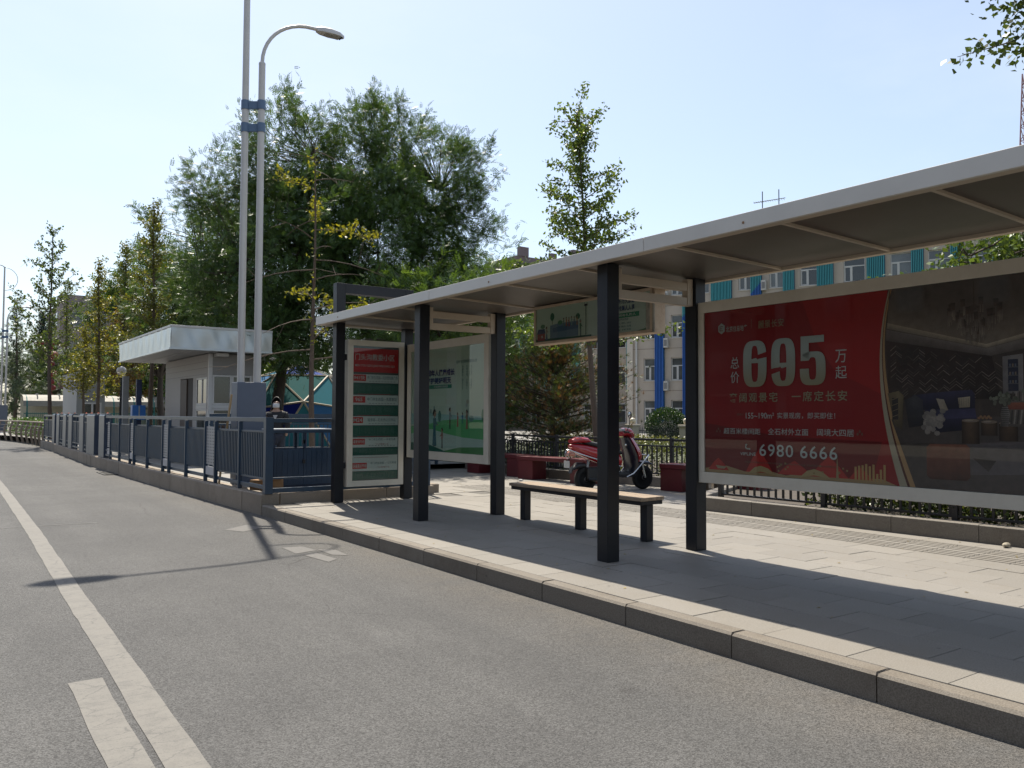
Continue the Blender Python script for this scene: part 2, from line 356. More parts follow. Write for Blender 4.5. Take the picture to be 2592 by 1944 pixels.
KPTS = [(-14,4.50),(13.4,4.50),(15.3,4.44),(18,4.37),(22,4.30),(28.5,4.28),(36,4.45),(41,4.58),(46,4.62),(51,4.50),(55,4.22),(59,3.72),(66,2.4),(75,-0.2),(90,-6),(130,-26)]
_ky = np.array([p[0] for p in KPTS]); _kx = np.array([p[1] for p in KPTS])
def kx(y): return float(np.interp(y, _ky, _kx))
ys = [-14,0,6,10,13.4,15.3,18,22,25,28.5,32,36,38.5,41,43.5,46,48.5,51,53,55,57,59,62.5,66,70,75,82,90,110,130]
rv = []; rf = []
for i, y in enumerate(ys):
    rv += [(kx(y)-24-max(0,(y-60)*0.2), y, -0.17), (kx(y)+0.03, y, -0.17)]
    if i: rf.append((2*i-2, 2*i-1, 2*i+1, 2*i))
road = MB().add(rv, rf).build('road', ASPH, fix=False); structure(road)

def strip(pts_l, pts_r, z):
    m = MB(); n = len(pts_l); vs = [(x,y,z) for x,y in pts_l] + [(x,y,z) for x,y in pts_r]
    return m.add(vs, [(i, n+i, n+i+1, i+1) for i in range(n-1)])
def wob(k): return (math.sin(k*12.9)*43758.5 % 1 - 0.5)*0.010
yy = [2.6+0.25*i for i in range(120)]
lane = lambda y: float(np.interp(y, [2, 4.1, 6.2, 8.6, 13.2, 21.6, 33], [0.90, 0.945, 1.0, 1.05, 1.175, 1.33, 1.48]))
ln = strip([(lane(y)+wob(y), y) for y in yy], [(lane(y)+0.178+wob(y+5), y) for y in yy], -0.166).build('lane_line', PAINT, road, fix=False)
yy2 = [2.4+0.22*i for i in range(16)]
dash = strip([(0.725+0.012*(y-4)+wob(y*3), y) for y in yy2], [(0.905+0.018*(y-4)+wob(y*2), y) for y in yy2], -0.166).build('lane_dash', PAINT, road, fix=False)
patchm = mat('light_asphalt', (0.125,0.12,0.113), 0.8, var=0.25, scale=25, bump=0.3, bscale=150)
for pts in ([(3.50,11.95),(3.92,12.32),(4.02,11.9),(3.66,11.62)], [(3.62,9.98),(3.86,9.92),(3.90,9.55),(3.60,9.45)], [(3.93,9.62),(4.10,9.45),(4.06,9.0),(3.92,9.15)], [(3.64,9.30),(3.82,9.35),(3.86,8.85),(3.70,8.72)]):
    MB().poly([(x,y,-0.1662) for x,y in pts]).build('asphalt_patch', patchm, road, fix=False)
# a slightly darker resurfaced strip with its seam
MB().poly([(-8,13.9,-0.1665),(1.35,13.9,-0.1665),(2.15,13.84,-0.1665),(2.15,13.80,-0.1665),(1.35,13.86,-0.1665),(-8,13.86,-0.1665)]).build('asphalt_seam', mat('seam', (0.15,0.147,0.142), 0.85, var=0.3, scale=8), road, fix=False)
# drain grate at the kerb
gr = thing('drain_grate', (4.12,24.9,-0.165), 'black iron drain grate in the road beside the fence kerb', 'drain grate')
m = MB(); m.box(3.93,4.27,24.3,24.36,-0.166,-0.150); m.box(3.93,4.27,25.5,25.56,-0.166,-0.150); m.box(3.93,3.98,24.36,25.5,-0.166,-0.150); m.box(4.22,4.27,24.36,25.5,-0.166,-0.150)
m.build('frame', mat('grate_iron', (0.05,0.048,0.045), 0.6, 0.4, var=0.3), gr)
m = MB()
for k in range(14): m.box(3.98,4.22,24.40+k*0.08,24.44+k*0.08,-0.166,-0.154)
stuff(m.build('grille_bars', MATS['grate_iron'], gr))
MB().poly([(3.95,24.33,-0.1655),(4.25,24.33,-0.1655),(4.25,25.53,-0.1655),(3.95,25.53,-0.1655)]).build('pit', mat('pit_black', (0.008,0.008,0.008), 0.95), gr, fix=False)

# ------------------------------------------------------------------ platform: kerb stones and pavers
kerb = MB().box(4.515, 4.63, -6, 13.36, -0.25, -0.012).build('platform_kerb', JOINT); structure(kerb)
def chamfer_block(lx, ly, h, c=0.006, edge=None):
    """block with its origin at the middle of its top, arrised edges"""
    m = MB(); e = edge or c
    b = [(-lx/2,-ly/2,-h),(lx/2,-ly/2,-h),(lx/2,ly/2,-h),(-lx/2,ly/2,-h)]
    s = [(-lx/2,-ly/2,-e),(lx/2,-ly/2,-c),(lx/2,ly/2,-c),(-lx/2,ly/2,-e)]
    t = [(-lx/2+e,-ly/2+c,0),(lx/2-c,-ly/2+c,0),(lx/2-c,ly/2-c,0),(-lx/2+e,ly/2-c,0)]
    m.add(b+s+t, [(0,1,5,4),(1,2,6,5),(2,3,7,6),(3,0,4,7),(4,5,9,8),(5,6,10,9),(6,7,11,10),(7,4,8,11),(8,9,10,11)])
    return m
def mesh_of(m, name, material):
    o = m.build(name, material, fix=True); me = o.data; bpy.data.objects.remove(o); return me
km = mesh_of(chamfer_block(0.142, 1.042, 0.30, 0.006, 0.018), 'kerb_stone', G_KERB)
y = 13.36; i = 0
edges = [13.36,12.30,11.22,10.17,9.09,8.00,6.92,5.86,4.79,3.75,2.70,1.65,0.6,-0.45,-1.5]
for a, b in zip(edges[1:], edges[:-1]):
    o = bpy.data.objects.new('kerb_stone', km); link(o, kerb)
    o.location = (4.500+0.071+random.uniform(-0.002,0.002), (a+b)/2, random.uniform(-0.002,0.002)); o.scale = (1, (b-a-0.010)/1.042, 1)

pave = MB().poly([(4.64,-6,-0.011),(10.6,-6,-0.011),(10.6,8.6,-0.011),(12.9,10.4,-0.011),(12.9,40,-0.011),(7.75,40,-0.011),(7.75,13.42,-0.011),(4.64,13.42,-0.011)]).build('pavement', JOINT, fix=False); structure(pave)
RW, RL = 0.385, 0.622
pm = [mesh_of(chamfer_block(RW-0.005, RL-0.005, 0.05, 0.0025), 'paver', G_PAVE)]
rows = [4.650+RW*k for k in range(11)]          # 4.65 .. 8.885
rest = MB()
def paver_into(mb, x0, x1, y0, y1, z=0.0):
    mb.box(x0+0.0025, x1-0.0025, y0+0.0025, y1-0.0025, -0.05, z)
nparts = 0
for k, x0 in enumerate(rows):
    off = 0.0 if k % 2 == 0 else RL/2
    for j in range(-2, 21):
        y0 = 0.5 + off + j*RL
        if y0 + RL > 13.38: continue
        yc = y0+RL/2
        if yc > 0.40*(x0+0.2) - 0.4 and y0 > 1.0:
            o = bpy.data.objects.new('paver', pm[0]); link(o, pave); nparts += 1
            tl = random.random() < 0.13
            o.location = (x0+RW/2, yc, random.uniform(-0.0018,0.0012) - (0.003 if tl else 0))
            o.rotation_euler = (random.uniform(-1,1)*(0.006 if tl else 0.0015), random.uniform(-1,1)*(0.006 if tl else 0.0015), random.uniform(-0.002,0.002))
        else: paver_into(rest, x0, x0+RW, y0, y0+RL, 0)
    if k % 2: paver_into(rest, x0, x0+RW, 0.5+off+((13.38-0.5-off)//RL)*RL, 13.40)
# ribbed guiding slabs (blind path)
tm = MB(); TL = 0.45
tb = chamfer_block(TL-0.006, TL-0.006, 0.05, 0.0025); tm.add(tb.v, tb.f)
for q in (-0.155,-0.052,0.052,0.155): tm.box(q-0.019, q+0.019, -TL/2+0.012, TL/2-0.012, -0.002, 0.0055)
tme = mesh_of(tm, 'guiding_slab', G_PAVE)
for k in range(2):
    for j in range(30):
        yc = 1.2+TL/2+TL*j
        if yc > 0.4*9.2-0.3 and yc < 13.0:
            o = bpy.data.objects.new('guiding_slab', tme); link(o, pave); o.location = (8.885+TL*(k+0.5), yc, random.uniform(-0.001,0.001)); nparts += 1
        else: rest.add([(v[0]+8.885+TL*(k+0.5), v[1]+yc, v[2]) for v in tm.v], tm.f)
for j in range(-1, 24):
    y0 = 0.3+RL*j; paver_into(rest, 9.785, 10.32, y0, y0+RL)
# beyond the platform: the same slabs run on under the trees
x0 = 7.80
while x0 < 12.7:
    y0 = 13.46
    while y0 < 30:
        if x0 < 12.45 - (y0-13)*0.02: paver_into(rest, x0, x0+RW, y0, y0+RL, random.uniform(-0.002,0.001))
        y0 += RL
    x0 += RW
x0 = 10.36
while x0 < 12.6:
    y0 = 9.0
    while y0 + RL < 13.46: 
        if y0 > 8.7 + (x0-10.3)*0.7: paver_into(rest, x0, x0+RW, y0, y0+RL)
        y0 += RL
    x0 += RW
stuff(rest.build('distant_pavers', G_PAVE, pave))

# ------------------------------------------------------------------ raised plaza behind the blue fence, with its kerb
plz = MB(); pv = []; pf = []
yp = [13.66,15.3,18,22,28.5,36,41,46,51,55,59,66,75]
for i, y in enumerate(yp):
    pv += [(kx(y)+0.28, y, 0.14), (60, y, 0.14)]
    if i: pf.append((2*i-2,2*i-1,2*i+1,2*i))
# the plaza sheet stops at x = 7.7 near the shelter and widens behind
plz = MB(); 
plz.poly([(4.74,13.64,0.14),(7.72,13.64,0.14),(7.72,19.5,0.14),(12.3,19.5,0.14),(12.3,30,0.14),(60,40,0.14),(60,75,0.14),(0.1,75,0.14),(2.7,66,0.14),(4.0,59,0.14),(4.5,55,0.14),(4.8,51,0.14),(4.88,46,0.14),(4.74,36,0.14),(4.56,28.5,0.14),(4.58,22,0.14),(4.65,18,0.14)])
o = plz.build('plaza', PLAZA, fix=False); structure(o)
lawn = MB().poly([(12.3,19.3,0.141),(17.9,19.3,0.141),(17.9,1.6,0.141),(60,1.6,0.141),(60,39.9,0.141),(12.3,29.9,0.141)]).build('lawn', mat('lawn_ground', (0.075,0.085,0.04), 0.95, var=0.4, scale=3, bump=0.5, bscale=30), fix=False); structure(lawn)
fk = thing('fence_kerb', (4.5,13.4,-0.17), 'raised granite kerb with weathered stones carrying the blue fence', 'kerb')
ye = 13.38
while ye < 46:
    L_ = 0.92 if ye < 30 else 1.4
    y1 = min(ye+L_-0.008, 46.2); xa, xb = kx(ye), kx(y1); j = random.uniform(-0.006,0.006); zt = 0.166+random.uniform(-0.004,0.004)
    vs = []
    for z, e in ((-0.22,0),(zt-0.015,0),(zt,0.015)):
        vs += [(xa+e+j,ye+e*0.5,z),(xa+0.30-e*0.3+j,ye+e*0.5,z),(xb+0.30-e*0.3+j,y1-e*0.5,z),(xb+e+j,y1-e*0.5,z)]
    MB().add(vs, [(0,1,5,4),(1,2,6,5),(2,3,7,6),(3,0,4,7),(4,5,9,8),(5,6,10,9),(6,7,11,10),(7,4,8,11),(8,9,10,11)]).build('kerb_stone', G_FKERB, fk)
    ye = y1+0.008
xe = 4.82
for L_ in (0.95,1.0,0.98):
    m = MB(); b = chamfer_block(L_-0.01, 0.28, 0.36, 0.012); m.add([(v[0]+xe+L_/2, v[1]+13.53, v[2]+0.166+random.uniform(-0.001,0.001)) for v in b.v], b.f); m.build('kerb_stone', G_FKERB, fk); xe += L_
m = MB(); b = chamfer_block(0.26, 6.0, 0.36, 0.012); m.add([(v[0]+7.90, v[1]+16.7, v[2]+0.165) for v in b.v], b.f); m.build('kerb_stone', G_FKERB, fk)

# ------------------------------------------------------------------ granite planters with black railings
BLK = mat('black_railing_paint', (0.018,0.018,0.02), 0.45, 0.0, var=0.25, scale=12)
def planter(name, pts, label, cat, h=0.21, stone=1.08, thick=0.22):
    t = thing(name, (*pts[0], 0), label, cat)
    for (ax, ay), (bx, by) in zip(pts[:-1], pts[1:]):
        d = Vector((bx-ax, by-ay, 0)); L_ = d.length; d.normalize(); n = Vector((0,0,1)).cross(d); k = max(1, round(L_/stone)); s = L_/k
        for i in range(k):
            c = Vector((ax,ay,0)) + d*(s*(i+0.5)) + Vector((0,0,h+random.uniform(-0.002,0.002)))
            b = chamfer_block(s-0.008, thick, h+0.04, 0.008)
            MB().add([c + d*v[0] + n*v[1] + Vector((0,0,v[2])) for v in b.v], b.f).build('coping_stone', G_PLANT, t)
    return t
P1 = [(10.36,1.6),(10.06,9.0)]; P2 = [(10.18,9.10),(12.72,10.35)]; P3 = [(12.80,10.45),(12.10,15.4),(12.25,19.3)]
planter('planter_wall', P1, 'low granite planter wall behind the large red billboard', 'planter')
planter('planter_wall', P2, 'short granite planter return wall between the billboard and the red benches', 'planter')
planter('planter_wall', P3, 'low granite planter wall running behind the red benches and scooter', 'planter')
so = MB().poly([(10.3,1.6,0.15),(18,1.6,0.15),(18,19.5,0.15),(12.3,19.3,0.15),(12.2,15.4,0.15),(12.85,10.5,0.15),(10.15,9.05,0.15)]).build('planting_bed', SOIL, fix=False); structure(so)

def railing(pts, label, h0=0.23, rails=(0.255,0.84,0.97), bar=0.125, post=1.9, base=0.16):
    t = thing('railing', (*pts[0], base), label, 'railing'); m_in = []
    for (ax, ay), (bx, by) in zip(pts[:-1], pts[1:]):
        a = Vector((ax,ay,0)); b = Vector((bx,by,0)); d = (b-a); L_ = d.length; d.normalize(); n = Vector((0,0,1)).cross(d)
        for z, w in zip(rails, (0.03,0.03,0.05)):
            MB().beam(a+Vector((0,0,z)), b+Vector((0,0,z)), 0.045, w).build('rail', BLK, t, bevel=0.004)
        k = max(1, round(L_/post))
        for i in range(k+1):
            p = a + d*(L_*i/k); MB().obox(p+Vector((0,0,(1.02+base)/2)), (0.07,0.07,1.02-base), d, n, (0,0,1)).build('post', BLK, t, bevel=0.004)
        nb = int(L_/bar)
        for i in range(1, nb):
            p = a + d*(L_*i/nb)
            if min(abs(i*L_/nb - L_*j/k) for j in range(k+1)) < 0.05: continue
            MB().obox(p+Vector((0,0,(rails[0]+rails[1])/2)), (0.032,0.02,rails[1]-rails[0]-0.03), d, n, (0,0,1)).build('baluster', BLK, t)
    return t
railing([(10.52,1.6),(10.24,8.72)], 'black metal railing below the large red billboard')
railing([(12.95,10.5),(12.26,15.4),(12.40,19.2)], 'black metal railing behind the red benches and scooter')
# ================================================================== the bus shelter
COLM = mat('shelter_column_paint', (0.011,0.0125,0.017), 0.42, 0.0, var=0.25, scale=3.0, dirt=0.3, dirtcol=(0.03,0.029,0.028), dscale=1.4, spec=0.3)
FASC = mat('fascia_white', (0.72,0.69,0.63), 0.42, 0.1, var=0.06, scale=2, dirt=0.2, dirtcol=(0.58,0.53,0.46), dscale=1.2)
CREAM = mat('cream_frame', (0.60,0.50,0.385), 0.5, 0.05, var=0.08, scale=3, dirt=0.35, dirtcol=(0.28,0.21,0.14), dscale=3)
CREAM2 = mat('cream_board_frame', (0.80,0.73,0.60), 0.5, 0.05, var=0.06, scale=2, dirt=0.25, dirtcol=(0.36,0.29,0.2), dscale=3)
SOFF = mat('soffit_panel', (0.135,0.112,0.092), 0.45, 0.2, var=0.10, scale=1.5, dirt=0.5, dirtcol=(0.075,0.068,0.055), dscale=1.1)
RUST = mat('rusty_edge', (0.30,0.17,0.09), 0.7, 0.1, var=0.4, scale=20)
XF, XB, CW = 5.596, 6.896, 0.160
YS = [12.975, 10.102, 6.214, 1.20]
sh = thing('bus_shelter', (6.3,7.0,0), 'long bus shelter with dark square columns and a flat cream roof', 'bus shelter')
for y in YS:
    for x in (XF, XB):
        top = 3.70 if y > 12 else 3.02
        c = part('column', COLM, sh, (x, x+CW, y, y+CW, 0.0, top), bevel=0.006)
# the portal over the end pair
part('portal_beam', COLM, sh, (XF+CW+0.001, XB-0.001, 12.977, 12.977+CW-0.004, 3.53, 3.698), bevel=0.005)
# roof: sloping a little to the back
X0, X1 = 5.41, 7.14
zf = lambda x: 3.030 - 0.020*(x-X0)
segs = [13.434, 9.53, 5.51, 1.49, 0.2]
for a, b in zip(segs[1:], segs[:-1]):
    part('fascia', FASC, sh, (X0, X0+0.035, a+0.003, b-0.003, 3.003, 3.135), bevel=0.004)
    part('fascia_lip', CREAM, sh, (X0+0.036, X0+0.125, a+0.003, b-0.003, 3.004, 3.03), bevel=0.003)
    m = MB(); m.add([(X0+0.036,a+0.002,3.132),(X1,a+0.002,3.118),(X1,b-0.002,3.118),(X0+0.036,b-0.002,3.132),(X0+0.036,a+0.002,3.095),(X1,a+0.002,3.08),(X1,b-0.002,3.08),(X0+0.036,b-0.002,3.095)],
                 [(0,1,2,3),(7,6,5,4),(0,4,5,1),(1,5,6,2),(2,6,7,3),(3,7,4,0)]); m.build('roof_sheet', FASC, sh)
    part('rear_gutter', CREAM, sh, (X1-0.05, X1+0.02, a+0.003, b-0.003, 2.963, 3.075), bevel=0.004)
part('end_fascia', FASC, sh, (X0+0.036, X1+0.02, 13.40, 13.432, 3.0, 3.128), bevel=0.004)
bat = [13.2,11.9,10.6,9.28,7.95,6.64,5.25,4.08,2.87,1.6,0.4]
for k, y in enumerate(bat):
    m = MB(); m.add([(X0+0.126,y-0.016,zf(X0)-0.022),(X1-0.052,y-0.016,zf(X1)-0.022),(X1-0.052,y+0.016,zf(X1)-0.022),(X0+0.126,y+0.016,zf(X0)-0.022),
                     (X0+0.126,y-0.016,zf(X0)+0.03),(X1-0.052,y-0.016,zf(X1)+0.03),(X1-0.052,y+0.016,zf(X1)+0.03),(X0+0.126,y+0.016,zf(X0)+0.03)],
                    [(3,2,1,0),(4,5,6,7),(0,1,5,4),(1,2,6,5),(2,3,7,6),(3,0,4,7)]); m.build('batten', CREAM, sh)
    if k:
        a, b = y+0.017, bat[k-1]-0.017
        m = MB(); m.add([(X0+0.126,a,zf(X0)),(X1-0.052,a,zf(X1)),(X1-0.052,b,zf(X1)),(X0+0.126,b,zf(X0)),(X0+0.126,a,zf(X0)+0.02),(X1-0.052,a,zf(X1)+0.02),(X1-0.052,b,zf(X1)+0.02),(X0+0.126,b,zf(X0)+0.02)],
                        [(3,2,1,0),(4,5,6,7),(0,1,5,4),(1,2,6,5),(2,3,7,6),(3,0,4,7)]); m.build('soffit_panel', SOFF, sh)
# cream double rails tying each column pair
for y in YS[1:]:
    yc = y+0.05
    part('bracket_plate', CREAM, sh, (XF+CW+0.001, XF+CW+0.075, yc-0.012, yc+0.072, 2.687, 3.000), bevel=0.004)
    part('bracket_plate', CREAM, sh, (XB-0.085, XB-0.001, yc-0.012, yc+0.072, 2.687, 2.985), bevel=0.004)
    part('tie_rail', CREAM, sh, (XF+CW+0.076, XB-0.086, yc-0.006, yc+0.066, 2.852, 2.940), bevel=0.003)
    part('tie_rail', CREAM, sh, (XF+CW+0.076, XB-0.086, yc-0.006, yc+0.066, 2.687, 2.778), bevel=0.003)
# bolts on the fascia
for y in (12.5, 8.1, 4.36):
    MB().lathe((X0-0.006, y, 3.055), [(0.010,0),(0.012,0.004),(0.006,0.010)], 8, 'x').build('bolt', MATS['rusty_edge'], sh)

# ------------------------------------------------------------------ printed boards
PRINT = mat('print', (1,1,1), 0.55, vcol=True, var=0.05, scale=3)
PANE = glass_mat('board_glass')
INKW = mat('ink_white', (0.95,0.92,0.86), 0.55, var=0.04); INKG = mat('ink_gold', (0.62,0.48,0.30), 0.5, var=0.1)
INKD = mat('ink_dark', (0.03,0.035,0.04), 0.6); INKR = mat('ink_red', (0.42,0.03,0.03), 0.6); INKB = mat('ink_blue', (0.03,0.06,0.22), 0.6); INKGR = mat('ink_green', (0.06,0.22,0.13), 0.6)
INKDIM = mat('ink_dim', (0.30,0.17,0.12), 0.6); INKT = mat('ink_teal', (0.05,0.16,0.18), 0.6)

def board_frame(t, fn, u0, u1, v0, v1, w, d0, d1, material, wtop=None):
    wt = wtop or w
    for nm, (a, b, c, e) in (('frame_bottom',(u0,u1,v0,v0+w)), ('frame_top',(u0,u1,v1-wt,v1)), ('frame_side',(u0,u0+w,v0+w,v1-wt)), ('frame_side',(u1-w,u1,v0+w,v1-wt))):
        MB().prism([(a,c),(b,c),(b,e),(a,e)], fn, d0, d1).build(nm, material, t, bevel=0.004)

def artwork(t, fn, polys, name='artwork', material=None):
    m = MB(); cnt = {}
    for lay, col, pts in polys:
        cnt[lay] = cnt.get(lay, -1)+1
        m.poly([fn(u, v, 0.0006*lay+1.5e-6*cnt[lay]) for u, v in pts], col)
    return m.build(name, material or PRINT, t, fix=False)
PHOTO = mat('photo_print', (1,1,1), 0.55, vcol=True, var=0.22, scale=16)
def rect(a, b, c, d): return [(a,c),(b,c),(b,d),(a,d)]
def ell(cx, cy, rx, ry, n=14): return [(cx+rx*math.cos(2*math.pi*k/n), cy+ry*math.sin(2*math.pi*k/n)) for k in range(n)]

# ---- the large red billboard (faces the road: u runs towards -y)
BX = 6.955
bb = thing('billboard', (7.0,3.9,0.74), 'large red property billboard with 695 price and living room picture', 'billboard')
fnB = lambda u, v, d: (BX-d, -u, v)
board_frame(bb, fnB, -6.255, -1.45, 0.748, 2.722, 0.118, -0.09, 0.022, CREAM2)
MB().box(BX+0.002, BX+0.088, 1.57, 6.13, 0.868, 2.602).build('backing', COLM, bb)
for yb in (6.0, 4.2, 2.4): part('bracket', COLM, bb, (BX+0.09, BX+0.13, yb-0.03, yb+0.03, 0.80, 2.68))
RED = (0.42,0.012,0.015); RED2 = (0.56,0.018,0.018); RDK = (0.26,0.012,0.014)
def crv(pts, n=16):
    ys_ = np.array([p[1] for p in pts]); us = np.array([-p[0] for p in pts]); o_ = np.argsort(ys_); vv = np.linspace(ys_.min(), ys_.max(), n)
    cf = np.polyfit(ys_, us, 3); return [(float(np.polyval(cf, v)), float(v)) for v in vv]
cL = crv([(4.01,2.602),(4.072,2.303),(4.108,1.934),(4.088,1.624),(4.029,1.257),(3.932,0.868)])
cR = crv([(3.985,2.602),(4.033,2.300),(4.058,1.931),(4.011,1.623),(3.914,1.260),(3.775,0.868)])
P = []
P.append((1, RED, [(-6.14,0.868)] + cL + [(-6.14,2.602)]))
P.append((2, RED2, [(-4.9,2.602),(-4.02,2.602),(-4.07,2.3),(-4.11,1.95),(-4.10,1.68),(-4.55,1.9),(-4.75,2.2)]))
P.append((2, RDK, [(-6.14,0.868),(-4.2,0.868),(-4.09,1.25),(-5.2,1.28),(-6.14,1.4)]))
mid = [((a[0]*0.55+b[0]*0.45), a[1]) for a, b in zip(cL, cR)]; mid2 = [((a[0]*0.4+b[0]*0.6), a[1]) for a, b in zip(cL, cR)]
P.append((4, (0.62,0.48,0.34), cL + mid[::-1])); P.append((4, (0.16,0.04,0.03), mid + mid2[::-1])); P.append((4, (0.66,0.36,0.17), mid2 + cR[::-1]))
# gold hills, towers and boat along the foot of the red half
rr = random.Random(5)
P.append((5, (0.55,0.34,0.17), [(-6.14,0.868),(-3.95,0.868),(-4.1,0.92),(-4.5,0.90),(-4.75,0.95),(-5.1,0.89),(-5.35,0.93),(-5.6,0.90),(-5.85,0.95),(-6.14,0.91)]))
for c_, w_, h_ in ((-5.95,0.14,0.13),(-5.42,0.17,0.24),(-5.0,0.2,0.14),(-4.62,0.2,0.20),(-4.3,0.12,0.11)):
    P.append((6, (0.66,0.04,0.03), [(c_-w_,0.90),(c_-w_*0.5,0.90+h_*0.6),(c_,0.90+h_),(c_+w_*0.55,0.90+h_*0.5),(c_+w_,0.90)]))
for c_ in (-5.40,-4.78): P.append((7, (0.62,0.42,0.2), [(c_-0.16,0.885),(c_-0.08,0.95),(c_,0.97),(c_+0.09,0.945),(c_+0.18,0.885),(c_,0.91)]))
for k in range(9):
    u = -4.36+k*0.035; h_ = 0.07+0.09*rr.random(); P.append((7, (0.68,0.37,0.14), rect(u,u+0.022,0.89,0.89+h_)))
P.append((7, (0.45,0.30,0.15), [(-4.55,0.89),(-4.54,1.06),(-4.535,1.10),(-4.53,1.06),(-4.52,0.89)]))
P.append((7, (0.5,0.36,0.22), [(-5.99,0.95),(-5.84,0.94),(-5.87,0.915),(-5.96,0.915)]))
for k in range(14): P.append((7, (0.42,0.25,0.1), ell(-5.3+rr.random()*0.9, 0.93+rr.random()*0.08, 0.012, 0.010, 8)))
# the room photograph, printed with soft tone gradients
PR = []
def gp(lay, pts, cols): PR.append((lay, list(cols), pts))
def flat(lay, c, pts): PR.append((lay, c, pts))
def mixc_(a, b, t): return tuple(x*(1-t)+y*t for x, y in zip(a, b))
edge = [(-4.02,2.602)]
flat(3, (0.115,0.075,0.066), [(-4.02,2.602),(-1.57,2.602),(-1.57,0.868),(-3.80,0.868),(-3.93,1.26),(-4.03,1.62),(-4.08,1.93),(-4.05,2.3)])
# ceiling brightening towards the cove
for k in range(8):
    a, b = k/8, (k+1)/8
    c0 = mixc_((0.15,0.115,0.105), (0.30,0.225,0.16), a**2); c1 = mixc_((0.15,0.115,0.105), (0.30,0.225,0.16), b**2)
    L0, L1 = (-4.005-0.02*a, 2.60-0.30*a), (-4.005-0.02*b, 2.60-0.30*b); M0, M1 = (-3.19, 2.60-0.54*a), (-3.19, 2.60-0.54*b); R0, R1 = (-1.57, 2.60-0.16*a), (-1.57, 2.60-0.16*b)
    gp(4, [L0, M0, M1, L1], [c0,c0,c1,c1]); gp(4, [M0, R0, R1, M1], [c0,c0,c1,c1])
gp(5, [(-4.025,2.305),(-3.19,2.062),(-3.19,2.030),(-4.033,2.255)], [(0.52,0.42,0.27),(0.62,0.52,0.34),(0.34,0.27,0.20),(0.30,0.24,0.19)])
gp(5, [(-3.19,2.062),(-1.57,2.44),(-1.57,2.38),(-3.19,2.030)], [(0.62,0.52,0.34),(0.50,0.42,0.30),(0.30,0.24,0.2),(0.34,0.27,0.20)])
gp(6, [(-4.035,2.25),(-3.19,2.028),(-3.16,1.965),(-4.045,2.150)], [(0.26,0.21,0.205),(0.32,0.27,0.26),(0.17,0.135,0.13),(0.13,0.10,0.10)])
gp(6, [(-3.19,2.028),(-1.57,2.375),(-1.57,2.24),(-3.16,1.965)], [(0.32,0.27,0.26),(0.24,0.2,0.2),(0.15,0.12,0.12),(0.17,0.135,0.13)])
# panelled wall: two runs of herringbone slivers
gp(4, [(-4.045,2.15),(-3.15,1.962),(-3.08,1.62),(-4.02,1.62)], [(0.10,0.05,0.045),(0.075,0.038,0.036),(0.05,0.028,0.027),(0.085,0.045,0.04)])
for i in range(9):
    uc = -4.0+i*0.103
    for jj in range(26):
        v0 = 1.58+jj*0.0235+rr.random()*0.006
        for s_ in (1,-1):
            if rr.random() < 0.30: continue
            up_ = (i % 2 == 0); x0, x1 = (uc, uc+0.0515) if s_ > 0 else (uc+0.0515, uc+0.103)
            va, vb = (v0, v0+0.042) if s_ > 0 else (v0+0.042, v0)
            if max(va,vb)+0.01 > 2.13-(uc+4.03)*0.21 or min(va,vb) < 1.62: continue
            g = 0.05+0.24*rr.random()**2.2; PR.append((7, (g*1.1,g*0.86,g*0.80), [(x0,va),(x1,vb),(x1,vb+0.008),(x0,va+0.008)]))
# cabinet and window bay on the right
gp(5, [(-3.07,1.66),(-2.92,1.66),(-2.92,1.97),(-3.07,1.955)], [(0.22,0.22,0.25),(0.30,0.30,0.33),(0.36,0.36,0.38),(0.28,0.28,0.31)]); flat(6, (0.035,0.05,0.12), rect(-3.03,-2.955,1.68,1.93))
for v in (1.735,1.80,1.865): flat(7, (0.17,0.18,0.21), rect(-3.03,-2.955,v,v+0.006))
for k in range(9): flat(8, (0.30,0.22,0.15) if k % 2 else (0.12,0.2,0.34), rect(-3.02+0.02*(k%3),-3.008+0.02*(k%3),1.742+0.065*(k//3),1.765+0.065*(k//3)))
gp(5, [(-2.91,1.62),(-2.2,1.62),(-2.2,2.1),(-2.91,1.98)], [(0.36,0.35,0.35),(0.42,0.41,0.4),(0.5,0.49,0.47),(0.44,0.43,0.42)]); gp(6, [(-2.8,1.65),(-2.3,1.65),(-2.3,2.02),(-2.8,1.94)], [(0.16,0.17,0.22),(0.2,0.2,0.24),(0.28,0.28,0.3),(0.22,0.22,0.26)])
# floor, rug
gp(5, [(-4.0,1.45),(-3.3,1.48),(-1.57,1.46),(-1.57,0.868),(-3.79,0.868)], [(0.10,0.075,0.07),(0.13,0.10,0.10),(0.16,0.13,0.13),(0.17,0.14,0.15),(0.12,0.085,0.08)])
gp(6, [(-3.36,1.26),(-2.2,1.32),(-1.57,1.22),(-1.57,0.95),(-2.9,1.03),(-3.35,1.0)], [(0.17,0.15,0.17),(0.24,0.22,0.25),(0.26,0.24,0.27),(0.2,0.18,0.21),(0.21,0.19,0.23),(0.16,0.14,0.16)])
gp(7, [(-3.31,1.14),(-3.13,1.125),(-3.19,1.035)], [(0.09,0.06,0.06),(0.07,0.05,0.05),(0.11,0.08,0.08)])
